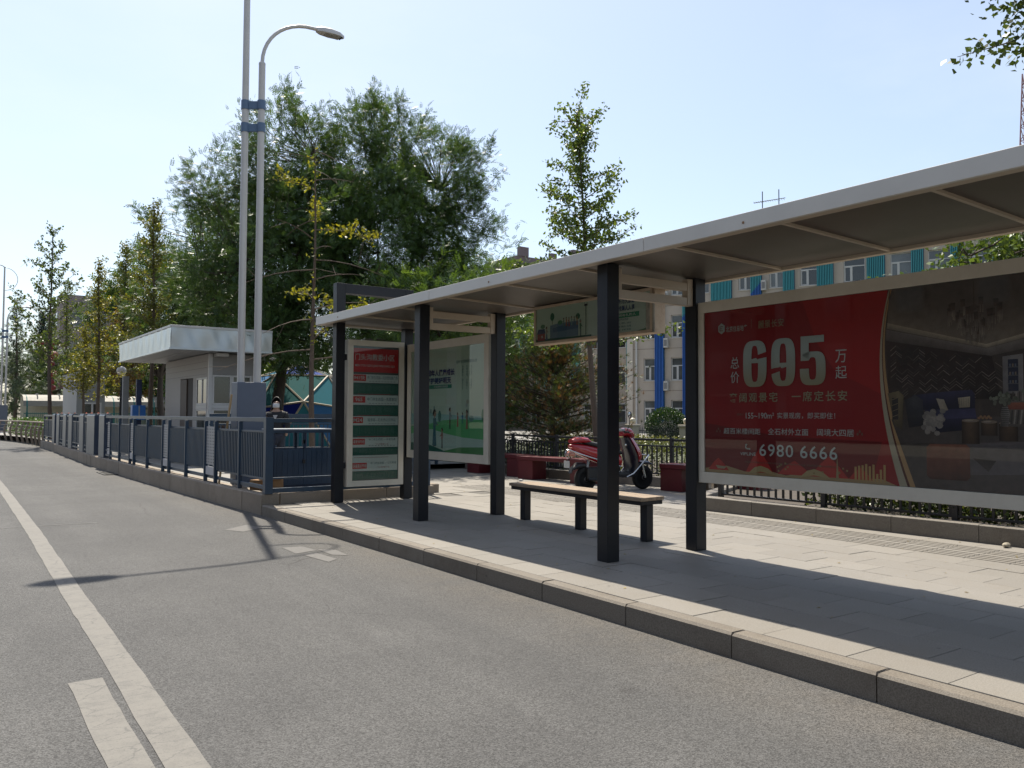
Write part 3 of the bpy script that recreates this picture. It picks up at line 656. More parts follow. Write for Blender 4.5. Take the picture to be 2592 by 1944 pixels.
# sofa: back, seat, arm, each shaded
gp(7, [(-3.86,1.60),(-3.80,1.66),(-3.66,1.675),(-3.46,1.69),(-3.31,1.695),(-3.285,1.66),(-3.285,1.54),(-3.86,1.53)], [(0.03,0.03,0.09),(0.05,0.05,0.13),(0.06,0.06,0.18),(0.06,0.06,0.20),(0.055,0.055,0.18),(0.04,0.04,0.13),(0.02,0.02,0.07),(0.02,0.02,0.06)])
gp(8, [(-3.70,1.535),(-3.285,1.545),(-3.275,1.47),(-3.69,1.45)], [(0.035,0.04,0.14),(0.05,0.055,0.21),(0.07,0.075,0.26),(0.05,0.055,0.19)]); gp(8, [(-3.69,1.45),(-3.275,1.47),(-3.29,1.375),(-3.60,1.34)], [(0.03,0.03,0.12),(0.04,0.045,0.16),(0.015,0.015,0.06),(0.012,0.012,0.05)])
gp(9, [(-3.875,1.62),(-3.78,1.66),(-3.715,1.62),(-3.705,1.40),(-3.84,1.38)], [(0.06,0.055,0.075),(0.10,0.095,0.13),(0.075,0.07,0.11),(0.03,0.028,0.045),(0.035,0.032,0.045)])
gp(10, [(-3.60,1.63),(-3.535,1.62),(-3.50,1.53),(-3.56,1.52)], [(0.62,0.56,0.42),(0.55,0.49,0.35),(0.35,0.30,0.22),(0.42,0.37,0.27)]); gp(10, [(-3.42,1.632),(-3.322,1.642),(-3.325,1.555),(-3.41,1.55)], [(0.58,0.50,0.33),(0.66,0.58,0.38),(0.42,0.35,0.22),(0.38,0.31,0.2)])
for k in range(5): flat(11, (0.30,0.25,0.17), rect(-3.41+0.018*k,-3.406+0.018*k,1.56,1.63))
# fur throw: many small tufts
for k in range(70):
    u, v = -3.62+rr.gauss(0,0.045), 1.43+rr.gauss(0,0.045)
    if -3.71 < u < -3.52 and 1.33 < v < 1.525: g = 0.24+0.2*rr.random(); flat(10+k%2, (g,g*0.93,g*0.86), ell(u,v,0.026,0.022,7))
# side chair with gold frame
gp(8, [(-4.03,1.68),(-3.93,1.70),(-3.885,1.66),(-3.90,1.36),(-3.97,1.40)], [(0.22,0.15,0.06),(0.34,0.24,0.09),(0.26,0.18,0.07),(0.10,0.07,0.035),(0.14,0.1,0.04)]); flat(9, (0.05,0.035,0.04), rect(-3.99,-3.935,1.45,1.64))
for k in range(4): flat(10, (0.36,0.26,0.1), [(-3.99,1.47+0.05*k),(-3.935,1.49+0.05*k),(-3.935,1.495+0.05*k),(-3.99,1.475+0.05*k)])
# ottoman, low tables, fruit, vase, striped chair
gp(9, [(-3.69,1.215),(-3.66,1.245),(-3.36,1.248),(-3.33,1.22),(-3.335,1.185),(-3.685,1.18)], [(0.40,0.09,0.035),(0.46,0.11,0.045),(0.50,0.12,0.05),(0.42,0.09,0.04),(0.34,0.065,0.028),(0.33,0.06,0.025)]); gp(9, [(-3.688,1.18),(-3.333,1.185),(-3.33,0.98),(-3.36,0.952),(-3.66,0.95),(-3.69,0.98)], [(0.33,0.055,0.022),(0.36,0.065,0.026),(0.20,0.035,0.016),(0.13,0.025,0.012),(0.12,0.022,0.011),(0.19,0.032,0.015)])
for a_, b_, c_, d_ in ((-3.393,-3.254,1.256,1.445),(-3.240,-3.116,1.326,1.435),(-3.104,-2.964,1.286,1.425)):
    n_ = 6
    for k in range(n_):
        x0, x1 = a_+(b_-a_)*k/n_, a_+(b_-a_)*(k+1)/n_; s0, s1 = math.sin(math.pi*(k+0.3)/(n_+0.6)), math.sin(math.pi*(k+1.3)/(n_+0.6)); f0, f1 = tuple(q*(0.25+s0) for q in (0.17,0.085,0.045)), tuple(q*(0.25+s1) for q in (0.17,0.085,0.045)); gp(8, [(x0,c_),(x1,c_),(x1,d_),(x0,d_)], [tuple(q*0.6 for q in f0),tuple(q*0.6 for q in f1),f1,f0])
    flat(9, (0.36,0.26,0.18), ell((a_+b_)/2, d_, (b_-a_)/2, 0.014)); flat(10, (0.52,0.44,0.35), ell((a_+b_)/2-0.012, d_+0.003, (b_-a_)/4, 0.006))
for k in range(7): flat(11+k%2, (0.55,0.2+0.03*(k%3),0.06), ell(-3.255+k*0.015, 1.466+(k%2)*0.012, 0.012, 0.010, 8))
gp(9, [(-3.10,1.40),(-2.4,1.40),(-2.4,1.68),(-2.95,1.68),(-3.05,1.56)], [(0.14,0.12,0.11),(0.2,0.18,0.17),(0.3,0.27,0.25),(0.26,0.23,0.21),(0.2,0.17,0.15)])
for k in range(26): flat(10, (0.40,0.37,0.34) if k % 2 else (0.10,0.085,0.08), [(-3.02+k*0.023,1.42),(-3.008+k*0.023,1.42),(-2.995+k*0.023,1.53),(-3.007+k*0.023,1.53)]); flat(10, (0.42,0.38,0.35) if k % 2 else (0.12,0.1,0.09), rect(-3.0+k*0.023,-2.99+k*0.023,1.60,1.675))
gp(11, [(-3.035,1.535),(-2.75,1.535),(-2.75,1.592),(-3.035,1.588)], [(0.42,0.055,0.02),(0.5,0.07,0.03),(0.62,0.11,0.04),(0.55,0.09,0.035)])
gp(11, [(-3.078,1.40),(-3.034,1.40),(-3.022,1.50),(-3.034,1.555),(-3.078,1.555),(-3.09,1.50)], [(0.16,0.15,0.15),(0.3,0.29,0.28),(0.4,0.39,0.37),(0.36,0.35,0.33),(0.2,0.19,0.19),(0.2,0.19,0.18)])
for k in range(9): flat(12, (0.06,0.055,0.055), rect(-3.085,-3.027,1.41+k*0.016,1.4155+k*0.016))
for k in range(34): g = 0.5+0.6*rr.random(); flat(12, (0.26*g,0.32*g,0.22*g), ell(-3.06+rr.gauss(0,0.05), 1.62+rr.gauss(0,0.028), 0.013, 0.017, 6))
# chandelier: crown of shades over hanging rods
for k in range(34):
    a_ = 2*math.pi*k/34; ring_ = k % 3; r_ = (0.20,0.13,0.06)[ring_]; u = -3.28+r_*math.cos(a_*5.0+ring_); dz = (0.06*math.sin(a_*5.0+ring_)); v = (2.33,2.26,2.20)[ring_]+dz
    gp(8+ring_, [(u-0.017,v),(u+0.017,v),(u+0.020,v+0.062),(u-0.020,v+0.062)], [(0.20,0.11,0.08),(0.16,0.085,0.065),(0.07,0.04,0.035),(0.085,0.05,0.04)])
    for q in range(4): h_ = 0.05+0.045*rr.random(); g = 0.6+0.6*rr.random(); gp(11, [(u-0.017+q*0.010,v-h_),(u-0.012+q*0.010,v-h_),(u-0.012+q*0.010,v),(u-0.017+q*0.010,v)], [(0.46*g,0.38*g,0.30*g),(0.40*g,0.33*g,0.26*g),(0.25*g,0.19*g,0.15*g),(0.28*g,0.21*g,0.17*g)])
flat(8, (0.12,0.075,0.06), rect(-3.285,-3.276,2.36,2.585)); flat(9, (0.14,0.085,0.07), ell(-3.28,2.37,0.03,0.025))
def tone(c):                                   # print colours pulled towards brown
    g = 0.30*c[0]+0.55*c[1]+0.15*c[2]; return tuple(0.55*q+0.45*g*w for q, w in zip(c, (1.40,0.88,0.74)))
PR = [(l_, [tone(q) for q in c_] if hasattr(c_[0], '__len__') else tone(c_), p_) for l_, c_, p_ in PR]
artwork(bb, fnB, PR, 'room_picture', PHOTO)
artwork(bb, fnB, P)
Rb, Ub = (0,-1,0), (0,0,1)
def tb(text, y0, z0, h, w, material=INKW, bold=0.0, spacing=1.0):
    lettering('lettering', text, material, bb, (BX, y0, z0), Rb, Ub, h, w, bold, 0.008, spacing=spacing)
# 695 in heavy condensed figures: pale at the top, gold towards the foot of the print
def grad_digits():
    m = bpy.data.materials.new('ink_gold_gradient'); m.use_nodes = True; N, L = ring_nodes(m); p = N['Principled BSDF']; p.inputs['Roughness'].default_value = 0.5
    g = N.new('ShaderNodeNewGeometry'); s_ = N.new('ShaderNodeSeparateXYZ'); L.new(g.outputs['Position'], s_.inputs[0])
    r = N.new('ShaderNodeMapRange'); r.inputs['From Min'].default_value = 1.82; r.inputs['From Max'].default_value = 2.12; L.new(s_.outputs[2], r.inputs['Value'])
    mx = N.new('ShaderNodeMix'); mx.data_type = 'RGBA'; L.new(r.outputs[0], mx.inputs[0]); mx.inputs[6].default_value = (0.50,0.40,0.26,1); mx.inputs[7].default_value = (0.62,0.62,0.58,1); L.new(mx.outputs[2], p.inputs['Base Color']); return m
GOLD = grad_digits()
def heavy_digit(ch, ya, yb):
    # heavy condensed figure as a flat strip between an outer and an inner rounded outline
    def rr_(x0, x1, y0, y1, r, n=64):
        out = []
        for k in range(n):
            t = 2*math.pi*k/n; c, s = math.cos(t), math.sin(t); e = 2/3.4
            out.append(((x0+x1)/2+(x1-x0)/2*math.copysign(abs(c)**e, c), (y0+y1)/2+(y1-y0)/2*math.copysign(abs(s)**e, s)))
        return out
    quads = []
    O, I = rr_(0,1,0,1,0.4), rr_(0.36,0.64,0.11,0.89,0.2)
    def ringseg(O, I, keep):
        n = len(O)
        for k in range(n):
            a, b = O[k], O[(k+1)%n]
            if keep((a[0]+b[0])/2, (a[1]+b[1])/2): quads.append([a, b, I[(k+1)%n], I[k]])
    if ch in '69':
        ringseg(O, I, lambda x, y: not (x > 0.5 and 0.60 < y < 0.725))
        quads.append([(0.355,0.515),(0.645,0.515),(0.645,0.575),(0.56,0.625),(0.355,0.60)])
    else:
        O2, I2 = rr_(0,1,0,0.68,0.4), rr_(0.36,0.64,0.11,0.565,0.2)
        ringseg(O2, I2, lambda x, y: not (x < 0.5 and 0.32 < y < 0.60))
        quads += [[(0.04,0.50),(0.36,0.50),(0.36,0.86),(0.04,0.86)], [(0.04,0.86),(0.95,0.86),(0.95,1.0),(0.04,1.0)]]
    m = MB(); w = ya-yb
    for i, q in enumerate(quads):
        if ch == '9': q = [(1-x, 1-y) for x, y in q]
        m.poly([(BX-0.008-0.00002*(i % 2), ya-w*x, 1.775+0.477*y) for x, y in q])
    m.build('lettering', GOLD, bb, fix=False)
for ch, ya, yb in (('6',5.612,5.318),('9',5.262,4.980),('5',4.927,4.645)): heavy_digit(ch, ya, yb)
tb('总', 5.777, 1.975, 0.122, 0.112); tb('价', 5.777, 1.822, 0.122, 0.112); tb('万', 4.541, 1.978, 0.12, 0.116); tb('起', 4.541, 1.828, 0.12, 0.116)
tb('奢阔观景宅', 5.795, 1.618, 0.10, 0.605, INKG, 0.012, 1.28); tb('一席定长安', 5.022, 1.618, 0.10, 0.60, INKG, 0.012, 1.28)
tb('155~190m²', 5.582, 1.450, 0.060, 0.349); tb('实景现房，即买即住！', 5.194, 1.450, 0.062, 0.645)
tb('建面约', 5.70, 1.482, 0.022, 0.09, INKDIM); 
tb('超百米楼间距', 5.874, 1.286, 0.062, 0.475, INKW, 0.004); tb('全石材外立面', 5.307, 1.288, 0.066, 0.467, INKW, 0.004); tb('阔境大四居', 4.745, 1.289, 0.068, 0.386, INKW, 0.004)
tb('6980', 5.414, 1.070, 0.122, 0.402, INKW, 0.006, 1.12); tb('6666', 4.933, 1.068, 0.122, 0.402, INKW, 0.006, 1.12); tb('VIPLINE', 5.656, 1.068, 0.033, 0.196)
tb('北京住总地产', 5.835, 2.367, 0.062, 0.277, INKW, 0.006); tb('麗景长安', 5.419, 2.372, 0.082, 0.31, INKG)
tb('京房售证字预售许可 本资料为要约邀请 以政府批准文件为准 开发商房地产开发有限公司', 5.60, 0.992, 0.019, 1.06, INKDIM)
# print marks: hexagon logo, dividing bar, handset, clover marks
fnM = lambda u, v, d: (BX-0.0085-d, -u, v)
m = MB(); hx = [(-5.896+0.050*math.cos(math.pi/6+k*math.pi/3), 2.411+0.060*math.sin(math.pi/6+k*math.pi/3)) for k in range(6)]
m.poly([fnM(u,v,0) for u,v in hx], (0.60,0.58,0.54))
for a_, b_, c_, d_ in ((-5.922,-5.912,2.385,2.437),(-5.912,-5.876,2.429,2.437),(-5.912,-5.884,2.407,2.415),(-5.912,-5.876,2.385,2.393)): m.poly([fnM(u,v,0.0006) for u,v in rect(a_,b_,c_,d_)], (0.28,0.02,0.02))
m.poly([fnM(u,v,0) for u,v in rect(-5.505,-5.502,2.385,2.478)], (0.45,0.35,0.25))
ar = [(-5.56+0.034*math.cos(t), 1.157+0.026*math.sin(t)) for t in np.linspace(2.2,5.2,9)] + [(-5.56+0.020*math.cos(t), 1.157+0.014*math.sin(t)) for t in np.linspace(5.2,2.2,9)]
m.poly([fnM(u,v,0) for u,v in ar], (0.60,0.58,0.54)); m.poly([fnM(u,v,0) for u,v in ell(-5.578,1.18,0.013,0.009,8)], (0.60,0.58,0.54)); m.poly([fnM(u,v,0) for u,v in ell(-5.540,1.137,0.013,0.009,8)], (0.60,0.58,0.54))
for uc in (-5.945, -4.30):
    for du, dv in ((0,0.018),(-0.022,-0.006),(0.022,-0.006)): m.poly([fnM(uc+du+u,1.318+dv+v,0) for u,v in ((0,0.02),(0.012,0),(0,-0.016),(-0.012,0))], (0.30,0.12,0.09))
m.build('printed_mark', PRINT, bb, fix=False)
MB().box(BX-0.014, BX-0.011, 1.565, 6.138, 0.866, 2.604).build('glass_pane', PANE, bb)
# lamp of a bracket hook under the frame
part('hook', CREAM, bb, (6.95,6.99,6.05,6.09,0.69,0.747))

# ---- route board between the end columns (faces the camera: u runs along +x)
RY = 12.965
rb = thing('route_board', (6.33,13.0,0.26), 'narrow bus route board listing lines 941, 965 and M24', 'route board')
fnR = lambda u, v, d: (u, RY-d, v)
board_frame(rb, fnR, 5.800, 6.862, 0.258, 2.750, 0.098, -0.13, 0.022, CREAM2)
MB().box(5.90, 6.762, RY+0.002, RY+0.125, 0.357, 2.65).build('backing', COLM, rb)
for zc in (2.45, 0.62):
    part('bracket', COLM, rb, (XF+CW+0.001, 5.799, RY+0.03, RY+0.09, zc-0.05, zc+0.05)); part('bracket', COLM, rb, (6.863, XB-0.001, RY+0.03, RY+0.09, zc-0.05, zc+0.05))
Q = [(1, (0.10,0.12,0.11), rect(5.899,6.763,0.356,2.651)), (2, (0.75,0.022,0.03), rect(5.905,6.756,2.205,2.612)), (2, (0.16,0.14,0.13), rect(5.905,6.756,2.185,2.203))]
GREEN = (0.035,0.15,0.11); OFFW = (0.82,0.84,0.79)
rows_ = [(2.168,2.022),(1.812,1.643),(1.449,1.296),(1.087,0.918),(0.781,0.516)]
greens = [(2.008,1.835),(1.633,1.468),(1.285,1.108),(0.908,0.79),(0.508,0.372)]
for a_, b_ in rows_: Q.append((2, OFFW, rect(5.905,6.756,b_,a_)))
for a_, b_ in greens: Q.append((2, GREEN, rect(5.905,6.756,b_,a_)))
for a_, b_, w_ in ((2.160,2.050,0.235),(1.790,1.680,0.225),(1.435,1.330,0.185),(1.065,0.965,0.225),(0.655,0.555,0.265)): Q.append((3, (0.75,0.05,0.05), rect(5.906,5.906+w_,b_,a_)))
for v in (1.822,1.458,1.098): Q.append((3, (0.5,0.05,0.05), rect(5.99,6.60,v,v+0.008)))
Q.append((3, (0.45,0.06,0.05), rect(5.93,6.58,0.742,0.748)))
for gi, (a_, b_) in enumerate(greens):          # columns of tiny stop names
    for k in range(34):
        if rr.random() < 0.25: continue
        u = 5.96+k*0.0215; top = a_-0.02-rr.random()*0.02; bot = b_+0.03+rr.random()*0.06
        v = top
        while v > bot:
            h_ = 0.008+0.006*rr.random(); Q.append((3, (0.13,0.23,0.19), rect(u,u+0.009,v-h_,v))); v -= h_+0.006
for (a_, b_) in rows_[:4]:
    for k in range(9): Q.append((3, (0.16,0.17,0.17), rect(6.20+k*0.058,6.20+k*0.058+0.036,b_+0.022,b_+0.030)))
artwork(rb, fnR, Q)
Rr, Ur = (1,0,0), (0,0,1)
def tr_(text, x0, z0, h, w, material=INKW, bold=0.0, sp=1.0): lettering('lettering', text, material, rb, (x0, RY, z0), Rr, Ur, h, w, bold, 0.004, spacing=sp)
tr_('门头沟教委小区', 5.933, 2.408, 0.112, 0.748, INKW, 0.012); tr_('MEN TOU GOU JIAO WEI XIAO QU', 5.935, 2.288, 0.048, 0.746, INKW, 0.004)
tr_('941快', 5.916, 2.075, 0.066, 0.20, INKW, 0.014); tr_('965', 5.945, 1.703, 0.064, 0.13, INKW, 0.014); tr_('M24', 5.915, 1.352, 0.064, 0.16, INKW, 0.014)
tr_('中门寺生态园—北京西站南广场', 6.165, 2.085, 0.060, 0.575, INKT); tr_('中门寺生态园—东原家站', 6.165, 1.712, 0.062, 0.565, INKT, 0.006); tr_('福源路—石龙西公交场站', 6.175, 1.358, 0.058, 0.535, INKT)
tr_('康复线专线', 5.915, 0.985, 0.060, 0.205, INKW, 0.01); tr_('中门寺生态园 — 中关村南', 6.20, 1.030, 0.042, 0.51, INKT); tr_('门头沟教委小区', 6.32, 0.955, 0.030, 0.26, INKR)
tr_('快速直达专线', 5.915, 0.575, 0.060, 0.245, INKW, 0.01); tr_('中门寺生态园 — 公交枢纽', 6.24, 0.625, 0.042, 0.49, INKT); tr_('门头沟教委小区', 6.36, 0.560, 0.026, 0.24, INKR)
MB().box(5.897, 6.765, RY-0.014, RY-0.011, 0.354, 2.653).build('glass_pane', PANE, rb)

# ---- pale green poster between the rear columns
def side_board(name, y0, y1, z0, z1, w, label, cat, xf=6.935, depth=0.13, frame=CREAM2):
    t = thing(name, (xf+0.05, (y0+y1)/2, z0), label, cat); fn = lambda u, v, d: (xf-d, -u, v)
    board_frame(t, fn, -y1, -y0, z0, z1, w, -depth, 0.02, frame)
    MB().box(xf+0.002, xf+depth-0.004, y0+w+0.001, y1-w-0.001, z0+w+0.001, z1-w-0.001).build('backing', COLM, t)
    MB().box(xf-0.014, xf-0.011, y0+w-0.002, y1-w+0.002, z0+w-0.002, z1-w+0.002).build('glass_pane', PANE, t)
    return t, fn
po, fnP = side_board('poster_board', 10.345, 12.93, 0.732, 2.712, 0.135, 'pale green public notice poster with cartoon families, in a cream frame', 'poster')
SKYG = (0.62,0.72,0.56); a0, a1, b0, b1 = -12.794, -10.481, 0.868, 2.576
Q = [(1, SKYG, rect(a0,a1,b0,b1)), (2, (0.68,0.76,0.64), [(-11.6,2.576),(-11.3,2.576),(-11.3,0.868),(-11.6,0.868)])]
Q += [(3, (0.38,0.62,0.56), [(a0,1.31),(a0,1.50),(-12.2,1.52),(-11.8,1.49),(-11.2,1.47),(a1,1.46),(a1,1.38)])]
Q += [(4, (0.14,0.52,0.19), [(a0,0.95),(a0,1.28),(-12.2,1.32),(-11.7,1.39),(-11.2,1.41),(a1,1.40),(a1,1.0)])]
Q += [(5, (0.55,0.68,0.58), [(a0,0.95),(a0,1.15),(-12.1,1.24),(-11.6,1.17),(-11.1,1.12),(a1,1.10),(a1,0.93)])]
Q += [(6, (0.12,0.33,0.11), [(a0,b0),(-11.62,b0),(a1,b0),(a1,0.985),(-11.2,0.96),(-11.7,0.885),(-12.2,0.98),(a0,1.0)]), (7, (0.03,0.16,0.11), [(a0,b0),(-11.60,b0),(-11.75,0.905),(-12.2,0.985),(a0,1.0)])]
Q += [(5, (0.22,0.34,0.33), rect(-12.02,-11.98,1.5,1.62)), (5, (0.25,0.36,0.34), rect(-12.14,-12.09,1.5,1.57)), (6, (0.09,0.24,0.19), ell(-11.82,1.45,0.05,0.10)), (6, (0.12,0.30,0.16), ell(-10.52,1.47,0.04,0.10)), (4, (0.16,0.32,0.26), ell(-10.85,1.42,0.07,0.05))]
Q += [(6, (0.52,0.50,0.38), ell(-10.96,1.685,0.042,0.036)), (6, (0.48,0.50,0.46), ell(-10.99,1.63,0.03,0.03))]
def figure(u, foot, h, cols, lay=8, skirt=True, face=1):
    hair, skin, top, low = cols; r = h*0.085; L_ = []
    if skirt: L_.append((lay, low, [(u-h*0.11,foot+h*0.02),(u+h*0.11,foot+h*0.02),(u+h*0.06,foot+h*0.48),(u-h*0.06,foot+h*0.48)]))
    else: L_ += [(lay, low, rect(u-h*0.055,u-h*0.008,foot+h*0.02,foot+h*0.46)), (lay, low, rect(u+h*0.012,u+h*0.06,foot+h*0.02,foot+h*0.46))]
    L_ += [(lay, (0.05,0.05,0.05), rect(u-h*0.06,u+h*0.08,foot,foot+h*0.02))]
    L_ += [(lay+1, top, [(u-h*0.065,foot+h*0.44),(u+h*0.065,foot+h*0.44),(u+h*0.085,foot+h*0.76),(u-h*0.075,foot+h*0.76)]), (lay+1, skin, rect(u-h*0.02,u+h*0.025,foot+h*0.75,foot+h*0.80))]
    L_ += [(lay+2, top, [(u+face*h*0.05,foot+h*0.72),(u+face*h*0.17,foot+h*0.60),(u+face*h*0.155,foot+h*0.56),(u+face*h*0.04,foot+h*0.62)]), (lay+2, skin, ell(u+face*h*0.175,foot+h*0.575,h*0.024,h*0.024,8))]
    L_ += [(lay+2, skin, ell(u+face*h*0.012,foot+h*0.865,r*0.9,r)), (lay+3, hair, [(u-face*r*1.05,foot+h*0.80),(u-face*r*0.3,foot+h*0.86),(u+face*r*0.2,foot+h*0.93),(u+face*r*1.05,foot+h*0.92),(u+face*r*0.5,foot+h*0.99),(u-face*r*0.5,foot+h*0.985),(u-face*r*1.1,foot+h*0.91)])]
    return L_
SKN = (0.42,0.25,0.17); HR = (0.05,0.03,0.025)
Q += figure(-11.985, 0.955, 0.62, (HR,SKN,(0.07,0.18,0.20),(0.05,0.17,0.22)), 8); Q += figure(-11.735, 0.93, 0.34, (HR,SKN,(0.42,0.16,0.13),(0.10,0.08,0.08)), 8, False, -1)
Q += figure(-11.49, 1.25, 0.35, (HR,SKN,(0.30,0.36,0.36),(0.07,0.09,0.08)), 8, False); Q += figure(-11.25, 1.285, 0.235, (HR,SKN,(0.45,0.08,0.05),(0.40,0.07,0.05)), 8)
Q += figure(-11.105, 1.34, 0.18, (HR,SKN,(0.08,0.22,0.42),(0.10,0.2,0.36)), 8, False, -1); Q += figure(-10.975, 1.255, 0.31, (HR,SKN,(0.42,0.28,0.20),(0.40,0.2,0.13)), 8, True, -1)
Q += [(4, (0.06,0.30,0.20), rect(-12.5,-11.446,1.913,1.975))]
artwork(po, fnP, Q)
def tp(text, y0, z0, h, w, material, bold=0.0): lettering('lettering', text, material, po, (6.935, y0, z0), (0,-1,0), (0,0,1), h, w, bold, 0.011)
tp('关爱未成年人健康成长', 12.60, 2.115, 0.115, 1.257, INKB, 0.03); tp('共同守护美好明天', 12.52, 1.987, 0.113, 1.07, INKB, 0.03)
tp('北京市门头沟区精神文明建设办公室', 11.301, 2.300, 0.052, 0.614, INKT, 0.006)
for k, s_ in enumerate(('健康成长 阳光少年', '文明校园 立德树人', '关心爱护 共筑明天')):
    for j, ch in enumerate(s_):
        if ch != ' ': tp(ch, 11.115-0.125*k, 2.225-0.043*j, 0.036, 0.034, INKT, 0.01)
tp('社会各界共同关爱', 12.0, 1.925, 0.036, 0.45, INKW)
# ---- lightbox hanging under the roof
hb, fnH = side_board('hanging_lightbox', 6.90, 9.207, 2.452, 2.985, 0.038, 'slim hanging lightbox poster of a street queue under the shelter roof', 'lightbox', 6.93, 0.17, mat('rusty_cream', (0.62,0.48,0.34), 0.55, 0.1, var=0.15, scale=5, dirt=0.7, dirtcol=(0.24,0.12,0.06), dscale=5))
a0, a1, b0, b1 = -9.17, -6.938, 2.489, 2.948
Q = [(1, (0.62,0.70,0.55), rect(a0,a1,b0,b1)), (2, (0.68,0.74,0.64), rect(-8.07,-7.03,b0,b1))]
Q += [(3, (0.17,0.25,0.33), [(-8.86,2.70),(-8.70,2.715),(-8.26,2.72),(-8.26,2.52),(-8.86,2.52)]), (4, (0.10,0.17,0.27), [(-8.80,2.66),(-8.4,2.70),(-8.26,2.70),(-8.26,2.62),(-8.8,2.60)])]
Q += [(3, (0.04,0.13,0.09), [(a0,b0),(-8.0,b0),(-8.0,2.515),(-8.6,2.52),(a0,2.53)])]
Q += [(4, (0.05,0.18,0.10), ell(-8.81,2.815,0.045,0.055)), (4, (0.05,0.18,0.10), ell(-8.27,2.775,0.045,0.04)), (3, (0.10,0.07,0.05), rect(-8.815,-8.805,2.71,2.77)), (4, (0.12,0.28,0.14), ell(-8.64,2.725,0.05,0.03)), (4, (0.12,0.28,0.14), ell(-9.02,2.70,0.05,0.03))]
Q += [(5, (0.05,0.055,0.06), rect(-8.115,-8.100,2.52,2.90)), (5, (0.04,0.04,0.05), [(-8.145,2.895),(-8.07,2.895),(-8.08,2.92),(-8.135,2.92)]), (5, (0.05,0.05,0.06), rect(-8.135,-8.131,2.92,2.944)), (5, (0.05,0.05,0.06), rect(-8.084,-8.080,2.92,2.944))]
Q += [(6, (0.36,0.06,0.05), rect(-9.14,-8.97,2.505,2.60)), (6, (0.06,0.08,0.16), [(-9.15,2.60),(-8.96,2.60),(-8.98,2.665),(-9.12,2.665)]), (7, (0.5,0.5,0.46), rect(-9.05,-9.02,2.54,2.575))]
Q += figure(-8.93, 2.505, 0.19, (HR,SKN,(0.45,0.32,0.25),(0.10,0.15,0.25)), 7); Q += figure(-8.215, 2.50, 0.235, ((0.30,0.34,0.30),SKN,(0.12,0.22,0.13),(0.06,0.09,0.12)), 7, False)
for k, c_ in enumerate(((0.14,0.24,0.2),(0.45,0.16,0.07),(0.36,0.06,0.04),(0.22,0.36,0.33),(0.1,0.16,0.2),(0.48,0.25,0.09))): Q += figure(-8.56+k*0.055, 2.655+0.008*(k%2), 0.125, (HR,SKN,c_,c_), 6, True, 1 if k % 2 else -1)
Q += [(3, (0.05,0.30,0.16), rect(-7.66,-7.131,2.672,2.730)), (3, (0.20,0.36,0.20), [(-7.2,b0),(a1,b0),(a1,2.53)])]
artwork(hb, fnH, Q)
def th(text, y0, z0, h, w, material, bold=0.0): lettering('lettering', text, material, hb, (6.93, y0, z0), (0,-1,0), (0,0,1), h, w, bold, 0.011)
th('文明城市大家建', 7.60, 2.838, 0.070, 0.40, INKB, 0.02); th('文明成果人人享', 7.60, 2.752, 0.070, 0.40, INKB, 0.02)
th('做文明有礼的人', 7.60, 2.684, 0.034, 0.42, INKW); th('公民基本内容', 7.52, 2.635, 0.030, 0.21, INKT, 0.004)
for k, s_ in enumerate(('爱国 守法 明礼 诚信', '团结 友善 勤俭 自强', '敬业 奉献 文明 和谐')): th(s_, 7.62, 2.592-0.040*k, 0.024, 0.36, INKT, 0.004)
# the peeling end plate
st = mat('peeling_plate', (0.40,0.37,0.30), 0.6, var=0.1, dirt=0.95, dirtcol=(0.035,0.03,0.025), dscale=9, stretch=(1,1,0.35))
part('end_plate', st, hb, (6.912,6.928,6.872,7.0,2.455,2.90)); part('end_cap', MATS['rusty_cream'], hb, (6.93,7.10,6.872,6.899,2.452,2.985))
for yy_ in (7.2, 8.9): part('hanger', COLM, hb, (7.0,7.02,yy_,yy_+0.03,2.986,3.03))

# ------------------------------------------------------------------ the plank bench
WOOD = mat('weathered_plank', (0.33,0.245,0.165), 0.75, var=0.35, scale=5, stretch=(8,0.7,8), bump=0.3, bscale=40, dirt=0.35, dirtcol=(0.17,0.13,0.10), dscale=1.5, objrand=0.12)
bn = thing('plank_bench', (6.97,8.25,0), 'wooden plank bench on dark square legs inside the bus shelter', 'bench')
for k in range(3):
    x0_ = 6.775+k*0.132; MB().box(x0_, x0_+0.128, 6.955+0.004*k, 9.60-0.006*k, 0.478+0.001*k, 0.520+0.0015*k).build('seat_plank', WOOD, bn, bevel=0.005)
part('seat_frame', COLM, bn, (6.80,6.845,6.97,9.58,0.432,0.477), (7.10,7.145,6.97,9.58,0.432,0.477), (6.846,7.099,6.97,7.01,0.434,0.477), (6.846,7.099,9.54,9.58,0.434,0.477))
for yl in (6.99, 8.19, 9.40):
    l_ = part('leg', COLM, bn, (6.905,7.015,yl,yl+0.11,0.0,0.431), bevel=0.006); part('cross_plate', COLM, l_, (6.846,7.099,yl+0.002,yl+0.108,0.434,0.476))
